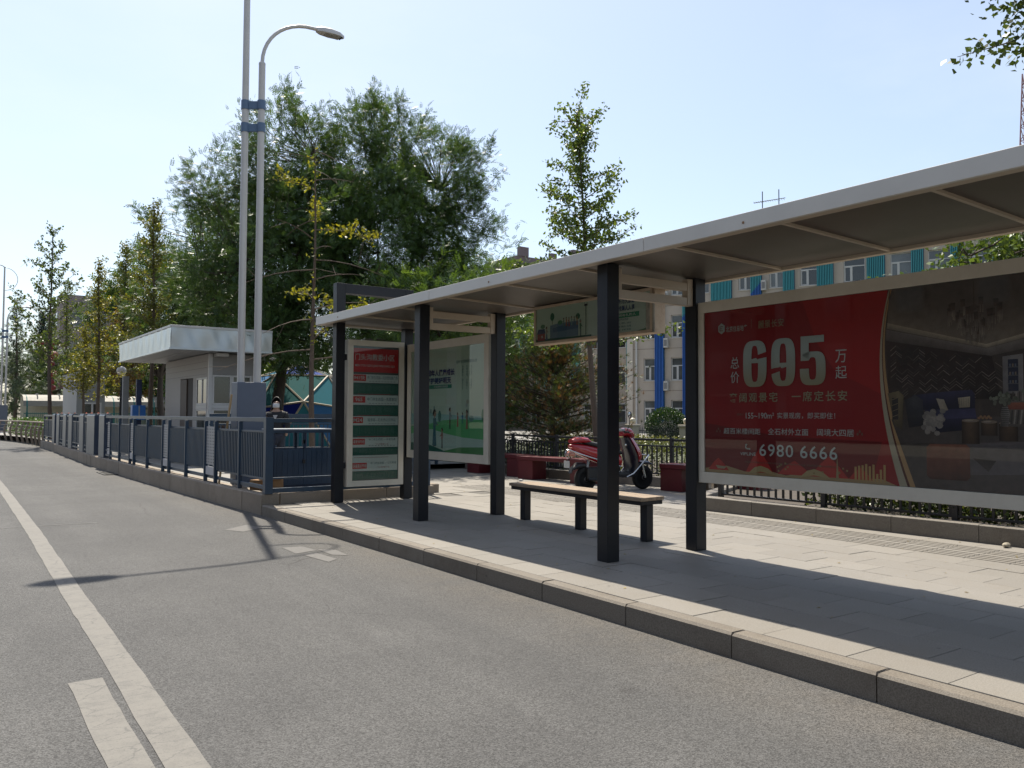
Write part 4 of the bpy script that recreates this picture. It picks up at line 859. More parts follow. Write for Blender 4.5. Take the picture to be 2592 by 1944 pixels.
# ================================================================== blue fence on the kerb
BLUE = mat('fence_blue_paint', (0.020,0.050,0.092), 0.40, 0.0, var=0.2, scale=5, dirt=0.3, dirtcol=(0.05,0.055,0.06), dscale=2)
BGREY = mat('cabinet_blue_grey', (0.095,0.118,0.150), 0.4, 0.1, var=0.08, scale=3, dirt=0.2, dirtcol=(0.2,0.2,0.2), dscale=2)
NAVY = mat('cabinet_navy', (0.018,0.035,0.075), 0.4, 0.0, var=0.15, scale=4)
PERF = mat('perforated_grey', (0.42,0.42,0.43), 0.5, 0.2, var=0.06)
fx = lambda y: kx(y)+0.115
def fence_run(ya, yb, posts_mid, label, first_post=False):
    t = thing('blue_fence', (fx(ya), ya, 0.166), label, 'fence', None)
    def rail(z, h, w=0.05): 
        MB().beam((fx(ya),ya,z), (fx(yb),yb,z), w, h).build('rail', BLUE, t, bevel=0.004)
    rail(1.385, 0.075, 0.07); rail(1.185, 0.035, 0.045); rail(0.405, 0.035, 0.045); rail(0.262, 0.06, 0.055)
    return t
def square_post(t, y, w=0.05, d=0.07, z0=0.166, z1=1.345, x=None):
    x = fx(y) if x is None else x
    MB().box(x-d/2, x+d/2, y-w/2, y+w/2, z0, z1).build('post', BLUE, t, bevel=0.004)
def bars(t, ya, yb, step=0.078):
    m = MB(); n = max(1, int((yb-ya)/step))
    for i in range(1, n):
        y = ya+(yb-ya)*i/n; m.box(fx(y)-0.014, fx(y)+0.014, y-0.014, y+0.014, 0.424, 1.167)
    return stuff(m.build('bar_infill', BLUE, t))
def perforated(t, ya, yb):
    x = fx((ya+yb)/2)-0.005; p_ = MB(); w = (yb-ya)
    p_.box(x-0.004, x+0.004, ya, yb, 0.50, 1.235); o = p_.build('perforated_panel', PERF, t)
    m = MB()
    for r in range(12):
        for c in range(5):
            yc = ya+w*(c+0.5)/5; zc = 0.545+r*0.058; m.poly([(x-0.0052, yc+0.020*math.cos(k*math.pi/4), zc+0.013*math.sin(k*math.pi/4)) for k in range(8)])
    stuff(m.build('punched_holes', mat('hole_dark', (0.03,0.035,0.045), 0.8), o, fix=False))
    part('foot_plate', mat('foot_plate_white', (0.50,0.50,0.53), 0.5), t, (x-0.012, x+0.012, ya+0.005, yb-0.005, 0.30, 0.46))
mods = [(13.46,14.76,16.12),(16.76,18.11,19.49),(20.03,21.54,23.03),(23.53,24.96,26.27)]
f1 = fence_run(13.42, 26.95, None, 'dark blue metal fence with vertical bars on the roadside kerb')
MB().box(fx(13.4)-0.065, fx(13.4)+0.065, 13.35, 13.48, 0.166, 1.425).build('end_post', BLUE, f1, bevel=0.005)
for a, mid_, b in mods:
    square_post(f1, mid_); square_post(f1, b); bars(f1, a+0.05, mid_-0.025); bars(f1, mid_+0.025, b-0.025)
    if a > 14: square_post(f1, a)
for a, b in ((16.155,16.725),(19.525,19.995),(23.065,23.495),(26.305,26.75)): perforated(f1, a, b)
f2 = thing('blue_fence', (4.7,13.45,0.166), 'short blue end fence of plain rails in front of the navy cabinet', 'fence')
for z, h in ((1.372,0.07),(0.214,0.08),(0.415,0.03)): MB().box(4.685, 7.60, 13.415, 13.475, z-h/2, z+h/2).build('rail', BLUE, f2, bevel=0.004)
square_post(f2, 13.445, 0.07, 0.07, x=7.64, z1=1.40)
for k in range(17):
    x_ = 5.86+k*0.105; MB().box(x_-0.011, x_+0.011, 13.434, 13.456, 0.255, 1.336).build('bar', BLUE, f2)
f3 = thing('blue_fence', (5.4,19.6,0.14), 'blue fence crossing behind the masked person and the street lamp', 'fence')
for z, h in ((1.44,0.10),(1.24,0.035),(0.42,0.035),(0.26,0.06)): MB().box(5.35, 12.2, 19.57, 19.63, z-h/2, z+h/2).build('rail', BLUE, f3, bevel=0.004)
for x_ in (5.4,6.9,8.4,9.9,11.4): MB().box(x_-0.035, x_+0.035, 19.565, 19.635, 0.14, 1.388).build('post', BLUE, f3, bevel=0.004)
m = MB()
for k in range(60): m.box(5.5+k*0.11-0.011, 5.5+k*0.11+0.011, 19.59, 19.61, 0.44, 1.22)
stuff(m.build('bar_infill', BLUE, f3))

# grey gate cabinets that stand between the fence sections
ORNG = mat('signal_orange', (0.65,0.10,0.03), 0.4)
cabs = [(27.05,27.95),(28.97,30.50),(31.60,32.50),(34.9,35.8),(36.9,37.8),(39.55,40.4),(41.3,42.1)]
where = ['nearest the bus shelter', 'widest of the row', 'just beyond the widest one', 'fourth from the shelter', 'fifth from the shelter', 'second from the far end', 'at the far end of the row']
for k, (a, b) in enumerate(cabs):
    xa = fx((a+b)/2)-0.06; w = 0.26 if k == 1 else 0.22
    t = thing('gate_cabinet', (xa+w/2,(a+b)/2,0.166), 'blue grey rounded gate cabinet on the kerb, ' + where[k], 'cabinet', 'gate cabinets along the kerb')
    prof = [(0,0.0),(w,0.0),(w,1.24)] + [(w/2+w/2*math.cos(q), 1.24+0.065*math.sin(q)) for q in np.linspace(0.2, math.pi-0.2, 7)] + [(0,1.24)]
    m = MB().prism(prof, lambda u, v, d: (xa+u, d, 0.166+v), a, b); o = m.build('housing', BGREY, t, bevel=0.006)
    part('shaded_end', NAVY, t, (xa+0.012, xa+w-0.012, a-0.006, a-0.0005, 0.19, 1.40)); part('top_plate', mat('cab_cap', (0.5,0.5,0.48), 0.4), t, (xa+0.03, xa+w-0.03, a+0.05, b-0.05, 1.4725, 1.482))  # navy plate paints in the shaded end of the housing
    MB().lathe((xa+w/2, a+0.11, 1.483), [(0.028,0),(0.028,0.012),(0.018,0.026),(0.004,0.03)], 10).build('signal_lamp', ORNG, t)
    if k == 1: MB().lathe((xa+w/2, b-0.11, 1.483), [(0.028,0),(0.028,0.012),(0.018,0.026),(0.004,0.03)], 10).build('signal_lamp', ORNG, t)
gaps = [(30.62,31.5,'narrow blue fence panel between the widest and the third gate cabinet'),(32.6,34.8,'blue fence panel between the third and fourth gate cabinets'),(35.9,36.8,'narrow blue fence panel between the fourth and fifth gate cabinets'),(37.9,39.45,'blue fence panel between the fifth and sixth gate cabinets'),(42.3,45.9,'last blue fence panel next to the tan guardrail')]
for a, b, lab in gaps:
    t = thing('blue_fence', (fx(a),a,0.166), lab, 'fence')
    for z, h in ((1.385,0.075),(1.185,0.035),(0.405,0.035),(0.262,0.06)): MB().beam((fx(a),a,z), (fx(b),b,z), 0.05, h).build('rail', BLUE, t)
    for y_ in (a+0.04, (a+b)/2, b-0.04): square_post(t, y_)
    bars(t, a+0.05, b-0.05)
# tan guardrail with bowed posts further on
TAN = mat('guardrail_tan', (0.30,0.235,0.18), 0.6, var=0.15)
t = thing('guardrail', (4.6,47,-0.17), 'tan guardrail with bowed posts and thin rails at the far road edge', 'guardrail')
for i in range(12):
    y_ = 46.4+1.5*i; x_ = kx(y_)+0.22; prof = [(0.0,-0.17),(-0.05,0.05),(-0.12,0.35),(-0.10,0.65),(-0.02,0.85),(0.0,1.02)]
    MB().loft([[ (x_+u-0.05, y_-0.05, z), (x_+u+0.06, y_-0.05, z), (x_+u+0.06, y_+0.05, z), (x_+u-0.05, y_+0.05, z)] for u, z in prof]).build('post', TAN, t)
for z, r_ in ((1.03,0.045),(0.80,0.022),(0.60,0.022),(0.38,0.022)):
    MB().tube([(kx(y_)+0.22+(0 if z > 1 else -0.05), y_, z) for y_ in np.arange(46.2, 63.5, 1.2)], r_, 6).build('rail', TAN, t)
structure(MB().box(4.6,4.95,46.25,46.3,-0.2,0.12).build('kerb_end', G_FKERB))

# ================================================================== street lamps
LWH = mat('lamp_white_paint', (0.60,0.58,0.55), 0.4, 0.1, var=0.05, scale=3, dirt=0.12, dirtcol=(0.4,0.36,0.3), dscale=2)
LBL = mat('lamp_clamp_blue', (0.10,0.165,0.27), 0.4, var=0.1); LBOX = mat('lamp_base_blue', (0.115,0.14,0.19), 0.5, var=0.08, scale=4)
LGL = mat('lamp_glass', (0.35,0.34,0.32), 0.2, var=0.05)
def street_lamp(loc, label, detail=True):
    x, y, z = loc; t = thing('street_lamp', loc, label, 'street lamp', 'twin pole street lamps')
    TX, TY, SX, SY = x-0.125, y+0.10, x+0.135, y-0.08; H, S = 12.3, 8.36
    MB().box(x-0.27, x+0.29, y-0.17, y+0.20, z, z+1.95).build('base_box', LBOX, t, bevel=0.01)
    MB().tube([(TX,TY,z+1.95),(TX,TY,7.5),(TX,TY,H)], [0.070,0.066,0.055], 16).build('tall_pole', LWH, t, smooth=40)
    sp = MB().tube([(SX,SY,z+1.95),(SX,SY,S)], [0.070,0.064], 16).build('short_pole', LWH, t, smooth=40)
    MB().lathe((SX,SY,S), [(0.066,0),(0.066,0.03),(0.042,0.06)], 16).build('collar', LWH, sp, smooth=40)
    for zc in (7.55, 7.10):
        c = MB().tube([(TX,TY,zc-0.09),(TX,TY,zc+0.09)], 0.082, 16).build('clamp', LBL, t, smooth=40)
        MB().tube([(SX,SY,zc-0.09),(SX,SY,zc+0.09)], 0.082, 16).build('sleeve', LBL, c, smooth=40)
        MB().beam((TX+0.05,TY-0.035,zc), (SX-0.05,SY+0.035,zc), 0.05, 0.15).build('link', LBL, c)
    # low arm over the pavement, high arm over the road, with a decorative half ring
    arc = [(SX+1.02*(1-math.cos(q)), SY, S+0.04+0.98*math.sin(q)) for q in np.linspace(0, math.pi/2, 12)]
    MB().tube([(SX,SY,S-0.1)]+arc+[(arc[-1][0]+0.10,SY,arc[-1][2]+0.004)], 0.036, 10).build('arm', LWH, t, smooth=50)
    def head(px, pz, s, nm):
        def ring(u, w, top, bot):
            w *= (1.5 if s < 0 else 1.0)
            return [(px+s*u, SYY-w, bot+pz), (px+s*u, SYY+w, bot+pz), (px+s*u, SYY+w*0.9, (top+bot)/2+pz+0.02), (px+s*u, SYY+w*0.4, top+pz), (px+s*u, SYY-w*0.4, top+pz), (px+s*u, SYY-w*0.9, (top+bot)/2+pz+0.02)]
        h = MB().loft([ring(0,0.045,0.045,-0.045), ring(0.10,0.10,0.075,-0.05), ring(0.30,0.125,0.085,-0.05), ring(0.48,0.11,0.065,-0.045), ring(0.60,0.03,0.02,-0.035)]).build(nm, LWH, t, smooth=50)
        MB().box(min(px+s*0.18,px+s*0.50), max(px+s*0.18,px+s*0.50), SYY-0.08, SYY+0.08, pz-0.062, pz-0.0505).build('lens', LGL, h)
        MB().box(px+s*0.53-0.012, px+s*0.53+0.012, SYY-0.07, SYY+0.07, pz-0.058, pz-0.046).build('vent', COLM, h)
    SYY = SY; head(arc[-1][0]+0.09, arc[-1][2]+0.005, 1, 'lamp_head')
    arm = [(TX, TY, H-0.05), (TX-0.12, TY, H+0.06), (TX-0.5, TY-0.01, H+0.16), (TX-1.1, TY-0.02, H+0.2), (TX-1.70, TY-0.03, H+0.2)]
    MB().tube(arm, 0.036, 10).build('arm', LWH, t, smooth=50); SYY = TY-0.03; head(TX-1.60, H+0.2, -1.35, 'lamp_head')
    MB().tube([(TX+0.85*math.sin(q), TY, H-0.05-0.85+0.85*math.cos(q)) for q in np.linspace(0, math.pi, 18)], 0.022, 8).build('half_ring', LWH, t, smooth=50)
    return t
street_lamp((5.10,16.0,0.14), 'near twin pole street lamp rising in front of the white kiosk')
street_lamp((4.62,71.0,0.14), 'far twin pole street lamp with half ring at the left picture edge')

# ================================================================== navy cabinet behind the end fence
t = thing('navy_cabinet', (5.6,14.75,0.14), 'navy two door cabinet with a counter top painted sunlit pale behind the end fence', 'cabinet')
part('counter_top', mat('sunlit_counter', (0.62,0.64,0.68), 0.35), t, (5.05,6.26,14.45,15.05,1.195,1.215)); part('counter_edge', BLUE, t, (5.05,6.26,14.45,15.05,1.14,1.194))  # pale sheet carries the light falling on the flat top
for x_ in (5.09, 5.66, 6.18):
    for y_ in (14.5, 14.95): part('support', NAVY, t, (x_-0.02,x_+0.02,y_-0.02,y_+0.02,0.86,1.139))
part('housing', NAVY, t, (5.09,6.20,14.52,15.02,0.14,0.86), bevel=0.006)
for a, b in ((5.10,5.64),(5.65,6.19)):
    d_ = part('door', mat('door_navy', (0.026,0.055,0.10), 0.4, var=0.25, scale=3), t, (a,b,14.505,14.519,0.20,0.85), bevel=0.003)
    for k in range(5): part('rib', MATS['door_navy'], d_, (a+0.05+k*0.10,a+0.07+k*0.10,14.498,14.5045,0.24,0.82))
for z_ in (0.98, 0.62): part('latch', BLK, t, (5.62,5.67,14.48,14.497,z_-0.035,z_+0.035))
cb = thing('cardboard_box', (4.86,14.35,0.14), 'flattened brown cardboard box on the ground behind the fence corner', 'box')
CARD = mat('cardboard', (0.33,0.19,0.09), 0.85, var=0.2)
m = MB(); m.obox((4.90,14.30,0.24), (0.45,0.35,0.19), (0.9,0.43,0), (-0.43,0.9,0), (0,0,1)); m.build('carton', CARD, cb); m = MB(); m.obox((4.93,14.10,0.33), (0.42,0.20,0.006), (0.9,0.43,0), (-0.35,0.75,-0.55), (0.2,-0.45,0.85)); m.build('flap', CARD, cb)
pl = thing('wooden_plank', (4.9,16.6,0.14), 'thin bare wooden plank leaning against the lamp base box', 'plank')
MB().beam((4.55,15.95,0.16), (4.72,15.82,1.85), 0.07, 0.022).build('board', mat('raw_wood', (0.36,0.23,0.10), 0.7, var=0.2, stretch=(6,6,0.5)), pl)

# ================================================================== white guard kiosk
TIN = mat('galvanised_sheet', (0.50,0.53,0.55), 0.33, 0.85, var=0.03, scale=1.2, bump=0.12, bscale=1.6)
KW = mat('kiosk_white_panel', (0.44,0.405,0.38), 0.55, 0.1, var=0.05, stretch=(0.4,0.4,6), scale=3, dirt=0.15, dirtcol=(0.36,0.32,0.28))
KF = mat('kiosk_frame_white', (0.62,0.60,0.58), 0.4, var=0.04); KG = mat('dark_window_glass', (0.022,0.030,0.028), 0.06, var=0.3, scale=1.5, spec=0.8)
KD = mat('kiosk_doorway', (0.06,0.045,0.035), 0.7, var=0.3, scale=3); KS = mat('kiosk_soffit', (0.48,0.48,0.47), 0.5, var=0.06, stretch=(6,1,1))
k = thing('guard_kiosk', (7.2,26.5,0.14), 'white guard kiosk with a broad shiny metal canopy behind the fence', 'kiosk')
rx0, rx1, ry0, ry1, rz0, rz1 = 5.285, 8.02, 23.14, 30.35, 3.20, 3.86
def dented(vs_fn, n, m_):                      # slightly buckled sheet metal
    vs = []; fs = []
    for i in range(n+1):
        for j in range(m_+1): vs.append(vs_fn(i/n, j/m_))
    for i in range(n):
        for j in range(m_): fs.append((i*(m_+1)+j, (i+1)*(m_+1)+j, (i+1)*(m_+1)+j+1, i*(m_+1)+j+1))
    return vs, fs
buck = lambda a, b, s: 0.010*math.sin(a*9.1+s)*math.sin(b*3.0+s*2) + 0.012*math.sin(a*23+b*4+s)*b*(1-b)*2
va = [(5,), ]
vs, fs = dented(lambda a, b: (rx0+(rx1-rx0)*a, ry0-0.004+buck(a*2.2,b,1.0), rz0+0.05+(rz1-0.10-rz0)*b), 40, 6); MB().add(vs, fs).build('fascia_sheet', TIN, k, smooth=60)
vs, fs = dented(lambda a, b: (rx0-0.004+buck(a*6.5,b,2.0), ry0+(ry1-ry0)*a, rz0+0.05+(rz1-0.10-rz0)*b), 90, 6); MB().add(vs, fs).build('fascia_sheet', TIN, k, smooth=60)
part('canopy_core', KS, k, (rx0+0.02, rx1, ry0+0.02, ry1, rz0+0.02, rz1-0.02))
part('top_trim', LWH, k, (rx0-0.03, rx1+0.01, ry0-0.03, ry0+0.03, rz1-0.06, rz1), bevel=0.004); part('top_trim', LWH, k, (rx0-0.03, rx0+0.03, ry0+0.031, ry1, rz1-0.06, rz1-0.002), bevel=0.004)
part('bottom_trim', TIN, k, (rx0-0.03, rx1+0.01, ry0-0.035, ry0+0.04, rz0, rz0+0.055), bevel=0.008); part('bottom_trim', TIN, k, (rx0-0.035, rx0+0.04, ry0+0.041, ry1, rz0, rz0+0.055), bevel=0.008)
for x_ in (5.9,6.6,7.3): part('soffit_strip', KS, k, (x_,x_+0.02,ry0+0.1,ry1-0.05,rz0+0.008,rz0+0.019))
wx0, wx1, wy0, wy1 = 6.50, 7.98, 23.92, 29.1
# side wall pieces round the doorway and side window
for (a, b, z0_, z1_) in ((wy0+0.09,24.10,0.14,3.19),(24.10,25.21,2.53,3.19),(24.10,25.21,0.14,1.0),(25.21,25.62,0.14,3.19),(25.62,27.12,2.56,3.19),(27.12,wy1,0.14,3.19)): part('wall_panel', KW, k, (wx0,wx0+0.06,a,b,z0_,z1_))
for z_ in (2.62,2.8,2.98): part('panel_joint', mat('joint_line', (0.2,0.18,0.17), 0.7), k, (wx0-0.0015,wx0-0.0003,24.2,wy1-0.02,z_,z_+0.008))
d_ = part('doorway', KD, k, (wx0+0.03,wx0+0.05,25.64,27.10,0.15,2.55)); part('door_leaf', mat('door_brown', (0.11,0.075,0.055), 0.6, var=0.2), d_, (wx0-0.005,wx0+0.028,26.35,27.08,0.15,2.53)); part('door_curtain', KD, d_, (wx0+0.005,wx0+0.028,25.66,26.0,0.15,2.53))
def kwin(nm, fn, a, b, z0_, z1_, mull, parent):
    fr = MB()
    for (p, q, r_, s_) in ((a,b,z0_,z0_+0.05),(a,b,z1_-0.05,z1_),(a,a+0.05,z0_+0.05,z1_-0.05),(b-0.05,b,z0_+0.05,z1_-0.05)): fr.box(*fn(p,q,r_,s_,0.0,0.05))
    for c in mull: fr.box(*fn(c-0.03,c+0.03,z0_+0.05,z1_-0.05,0.001,0.051))
    o = fr.build(nm, KF, parent, bevel=0.003); g_ = MB().box(*fn(a+0.05,b-0.05,z0_+0.05,z1_-0.05,0.02,0.03)).build('pane', KG, o); return o
fs_ = lambda a, b, z0_, z1_, d0, d1: (wx0+d0-0.01, wx0+d1-0.01, a, b, z0_, z1_)
ff_ = lambda a, b, z0_, z1_, d0, d1: (a, b, wy0+d0-0.01, wy0+d1-0.01, z0_, z1_)
kwin('window', fs_, 24.10, 25.21, 1.74, 2.53, [24.62], k); kwin('window', fs_, 24.10, 25.21, 1.0, 1.62, [], k); part('sill', KF, k, (wx0-0.02,wx0+0.06,24.10,25.21,1.625,1.735))
part('corner_post', KF, k, (wx0-0.012,wx0+0.09,wy0-0.012,wy0+0.085,0.14,3.19), bevel=0.004)
part('front_panel', mat('kiosk_grey_panel', (0.30,0.285,0.27), 0.6, var=0.06), k, (wx0+0.091,wx1,wy0,wy0+0.06,2.60,3.19)); part('wall_panel', KW, k, (wx0+0.091,wx1,wy0,wy0+0.06,0.14,0.86))
part('wall_panel', KW, k, (wx1-0.06,wx1,wy0+0.061,wy1,0.14,3.19)); part('wall_panel', KW, k, (wx0+0.061,wx1-0.061,wy1-0.06,wy1-0.001,0.14,3.19))
kwin('window', ff_, wx0+0.095, 7.13, 1.74, 2.59, [], k); kwin('window', ff_, 7.135, 7.70, 1.74, 2.59, [], k); kwin('window', ff_, wx0+0.095, 7.70, 0.87, 1.63, [7.1], k); part('sill', KF, k, (wx0+0.091,7.70,wy0-0.02,wy0+0.06,1.635,1.735)); part('wall_panel', KW, k, (7.705,wx1,wy0+0.001,wy0+0.059,0.861,2.599))
part('fan_coil', KF, k, (6.62,6.95,23.6,23.9,3.10,3.195), bevel=0.01)

# grey booth further back
bo = thing('grey_booth', (6.5,47,0.14), 'plain grey booth with a white framed door beyond the kiosk', 'booth')
BG = mat('booth_grey', (0.30,0.30,0.285), 0.6, var=0.06, scale=1); BL = mat('booth_lit_side', (0.46,0.45,0.43), 0.6, var=0.06, scale=1)  # second grey is a paler copy for the side that catches more light
part('side_wall', BL, bo, (5.95,6.0,44.86,49.7,0.14,3.42)); part('front_wall', BG, bo, (5.95,7.2,44.80,44.859,2.02,3.42), (5.95,6.20,44.80,44.859,0.14,2.02), (7.05,7.2,44.80,44.859,0.14,2.02)); part('roof', BG, bo, (5.92,7.24,44.76,49.75,3.421,3.50)); part('side_wall', BG, bo, (7.15,7.2,44.86,49.7,0.14,3.42))
part('sign_panel', mat('booth_blue', (0.05,0.08,0.25), 0.5), bo, (5.93,5.949,45.2,47.6,2.7,3.4))
dr = part('door', KG, bo, (6.27,7.0,44.83,44.845,0.15,1.96)); part('frame', KF, dr, (6.20,6.27,44.79,44.829,0.15,2.02), (6.98,7.05,44.79,44.829,0.15,2.02), (6.27,6.98,44.79,44.829,1.95,2.02), (6.60,6.68,44.79,44.829,0.15,1.949))
# blue meter box on its post, globe lamp
t = thing('meter_box', (5.75,29.6,0.14), 'bright blue meter box on a dark blue post behind the fence', 'meter box')
part('post', mat('post_navy', (0.02,0.035,0.10), 0.4), t, (5.70,5.86,29.55,29.71,0.14,2.62)); b_ = part('box', mat('meter_blue', (0.03,0.17,0.52), 0.35, var=0.06), t, (5.52,5.93,29.25,29.545,1.28,1.76), bevel=0.01); part('tape', mat('meter_tape', (0.4,0.42,0.42), 0.5), b_, (5.71,5.75,29.24,29.249,1.30,1.74)); part('column', mat('pillar_grey', (0.26,0.26,0.25), 0.7), t, (5.42,5.60,30.3,30.5,0.14,2.75))
t = thing('globe_lamp', (6.75,38.2,0.14), 'white globe lamp on a thin post left of the kiosk canopy', 'globe lamp')
MB().tube([(6.75,38.2,0.14),(6.75,38.2,3.1)], 0.04, 8).build('post', COLM, t); MB().ball((6.75,38.2,3.30), 0.20, 16, 10).build('globe', mat('globe_white', (0.58,0.54,0.50), 0.35), t, smooth=60); MB().lathe((6.75,38.2,3.06), [(0.05,0),(0.12,0.04),(0.09,0.07)], 12).build('gallery', COLM, t)
# dark blue parked cars peeping over the fence
# ================================================================== red benches and scooter
REDB = mat('red_bench_paint', (0.115,0.008,0.013), 0.4, var=0.2, scale=2, dirt=0.25, dirtcol=(0.10,0.03,0.03), dscale=1.5)  # red darkened to stand in for tree shade on the benches
def red_bench(c, rz, L_, label):
    t = thing('red_bench', (*c, 0), label, 'bench', 'red benches along the planter', rz)
    def lp(nm, *b, bev=0.008):
        m = MB()
        for q in b: m.box(*q)
        return m.build(nm, REDB, t, bevel=bev, local=True)
    lp('seat_slab', (-0.24,0.24,-L_/2,L_/2,0.44,0.53)); lp('leg', (-0.22,0.22,-L_/2+0.01,-L_/2+0.52,0.0,0.439)); lp('leg', (-0.22,0.22,L_/2-0.52,L_/2-0.01,0.0,0.439))
red_bench((11.66,14.62), 0.10, 2.25, 'red bench left of the red scooter, under the pine'); red_bench((12.26,10.62), 0.12, 2.2, 'red bench partly hidden by the column right of the scooter'); red_bench((11.74,17.05), 0.05, 2.2, 'red bench farthest left, half hidden behind the shelter column')

SR = mat('scooter_red', (0.40,0.012,0.020), 0.22, var=0.04, coat=0.8); SB = mat('scooter_black', (0.014,0.014,0.016), 0.4, var=0.2); SC = mat('scooter_chrome', (0.62,0.62,0.63), 0.18, 0.95, var=0.05); SBW = mat('scooter_navy', (0.012,0.016,0.030), 0.3, coat=0.5)
SRUB = mat('tyre_rubber', (0.012,0.012,0.012), 0.85); SLAMP = mat('tail_lamp', (0.55,0.22,0.16), 0.15, coat=1.0); SGREY = mat('seat_vinyl', (0.03,0.03,0.033), 0.6)
def scooter(c, heading, label):
    """local frame: +x forward, z up, wheel line at y = 0"""
    rz = math.atan2(heading[1], heading[0]); t = thing('scooter', (*c, 0), label, 'scooter', None, rz); t.scale = (1.10,1.12,1.12)
    B = lambda m, nm, mt, par=t, **kw: m.build(nm, mt, par, local=True, **kw)
    def wheel(x):
        w = B(MB().lathe((x,0,0.215), [(0.150,-0.045),(0.19,-0.048),(0.212,-0.028),(0.216,0.0),(0.212,0.028),(0.19,0.048),(0.150,0.045),(0.145,0.0),(0.150,-0.045)], 28, 'y'), 'wheel', SRUB, smooth=50)
        r_ = MB().lathe((x,0,0.215), [(0.148,-0.03),(0.135,-0.036),(0.06,-0.03),(0.035,-0.05),(0.035,0.05),(0.06,0.03),(0.135,0.036),(0.148,0.03)], 20, 'y'); B(r_, 'rim', mat('rim_grey', (0.22,0.22,0.22), 0.35, 0.7), w, smooth=40)
        for k in range(5):
            q = 2*math.pi*k/5; B(MB().beam((x+0.04*math.cos(q),0,0.215+0.04*math.sin(q)), (x+0.14*math.cos(q),0,0.215+0.14*math.sin(q)), 0.075, 0.035, up=(0,1,0)), 'spoke', MATS['rim_grey'], w)
    wheel(-0.60); wheel(0.64)
    def sect(x, zc, hw, hh, p=2.4, n=14, zb=None):
        out = []
        for k in range(n):
            q = 2*math.pi*k/n; cq, sq = math.cos(q), math.sin(q)
            out.append((x, hw*math.copysign(abs(cq)**(2/p), cq), zc + hh*math.copysign(abs(sq)**(2/p), sq)))
        return out
    # rear body, rising to the tail
    B(MB().loft([sect(0.10,0.52,0.13,0.12), sect(-0.05,0.56,0.155,0.145), sect(-0.30,0.62,0.17,0.15), sect(-0.55,0.68,0.165,0.13), sect(-0.75,0.735,0.14,0.10), sect(-0.88,0.775,0.09,0.06), sect(-0.93,0.79,0.04,0.03)]), 'rear_body', SR, smooth=50)
    B(MB().loft([sect(0.12,0.66,0.11,0.035), sect(-0.10,0.72,0.145,0.05), sect(-0.35,0.79,0.15,0.055), sect(-0.58,0.845,0.12,0.045), sect(-0.66,0.85,0.06,0.02)]), 'saddle', SGREY, smooth=50)
    # top box-like tail cowl
    B(MB().loft([sect(-0.52,0.86,0.10,0.02), sect(-0.60,0.89,0.13,0.05), sect(-0.78,0.90,0.125,0.055), sect(-0.90,0.875,0.09,0.035)]), 'tail_cowl', SR, smooth=50)
    B(MB().loft([sect(-0.86,0.66,0.085,0.055), sect(-0.93,0.66,0.075,0.05), sect(-0.97,0.65,0.045,0.03)]), 'tail_lamp', SLAMP, smooth=60)
    for s in (-1, 1):
        B(MB().tube([(0.05,s*0.16,0.43),(-0.25,s*0.185,0.50),(-0.55,s*0.185,0.585),(-0.80,s*0.16,0.66),(-0.95,s*0.09,0.72),(-0.985,0,0.725)], 0.013, 8), 'grab_bar', SC, smooth=60)
        B(MB().tube([(-0.95,s*0.07,0.715),(-0.985,s*0.055,0.64),(-0.94,s*0.04,0.58)], 0.008, 6), 'lamp_guard', SC, smooth=60)
    B(MB().loft([sect(-0.62,0.46,0.065,0.05), sect(-0.78,0.45,0.07,0.06), sect(-0.88,0.40,0.07,0.025), sect(-0.92,0.33,0.06,0.01)]), 'rear_mudguard', SB, smooth=50)
    B(MB().box(-0.62,0.02,-0.11,0.11,0.20,0.42), 'motor_block', SB, bevel=0.03); B(MB().tube([(-0.60,-0.10,0.22),(-0.28,-0.13,0.20),(-0.05,-0.12,0.24)], 0.03, 8), 'swing_arm', SB)
    B(MB().tube([(-0.50,0.14,0.25),(-0.42,0.15,0.55)], [0.02,0.035], 8), 'shock_absorber', SC)
    B(MB().tube([(-0.10,-0.12,0.22),(-0.16,-0.20,0.02)], 0.014, 6), 'side_stand', SB)
    # floor board
    B(MB().loft([sect(-0.02,0.29,0.15,0.055,5), sect(0.15,0.275,0.16,0.05,5), sect(0.36,0.285,0.15,0.055,5)]), 'floor_board', SB, smooth=50)
    # leg shield: inner navy panel, outer red apron
    def shield(x, w, z): return [(x+0.03,-w,z),(x-0.015,-w*0.7,z),(x-0.03,0,z),(x-0.015,w*0.7,z),(x+0.03,w,z),(x+0.075,w*0.75,z),(x+0.10,0,z),(x+0.075,-w*0.75,z)]
    B(MB().loft([shield(0.32,0.17,0.26), shield(0.36,0.225,0.42), shield(0.33,0.245,0.60), shield(0.26,0.21,0.78), shield(0.20,0.14,0.93)]), 'leg_shield', SBW, smooth=50)
    def apron(x, w, z, d): return [(x,-w,z),(x+d*0.6,-w*0.85,z),(x+d,-w*0.35,z),(x+d*1.08,0,z),(x+d,w*0.35,z),(x+d*0.6,w*0.85,z),(x,w,z),(x-0.02,0,z)]
    B(MB().loft([apron(0.475,0.10,0.50,0.10), apron(0.43,0.175,0.60,0.16), apron(0.385,0.185,0.72,0.15), apron(0.325,0.155,0.84,0.13), apron(0.28,0.10,0.95,0.09)]), 'front_apron', SR, smooth=50)
    B(MB().loft([sect(0.46,0.80,0.02,0.035), sect(0.49,0.79,0.065,0.04), sect(0.515,0.77,0.03,0.03)]), 'turn_signal', mat('signal_clear', (0.5,0.5,0.5), 0.15), smooth=60)
    B(MB().lathe((0.20,-0.10,0.80), [(0.022,0),(0.022,-0.012),(0.012,-0.014)], 12, 'y'), 'ignition_ring', SC)
    B(MB().tube([(0.30,0,0.90),(0.44,0,0.62),(0.60,0,0.36)], 0.03, 10), 'steering_tube', SB)
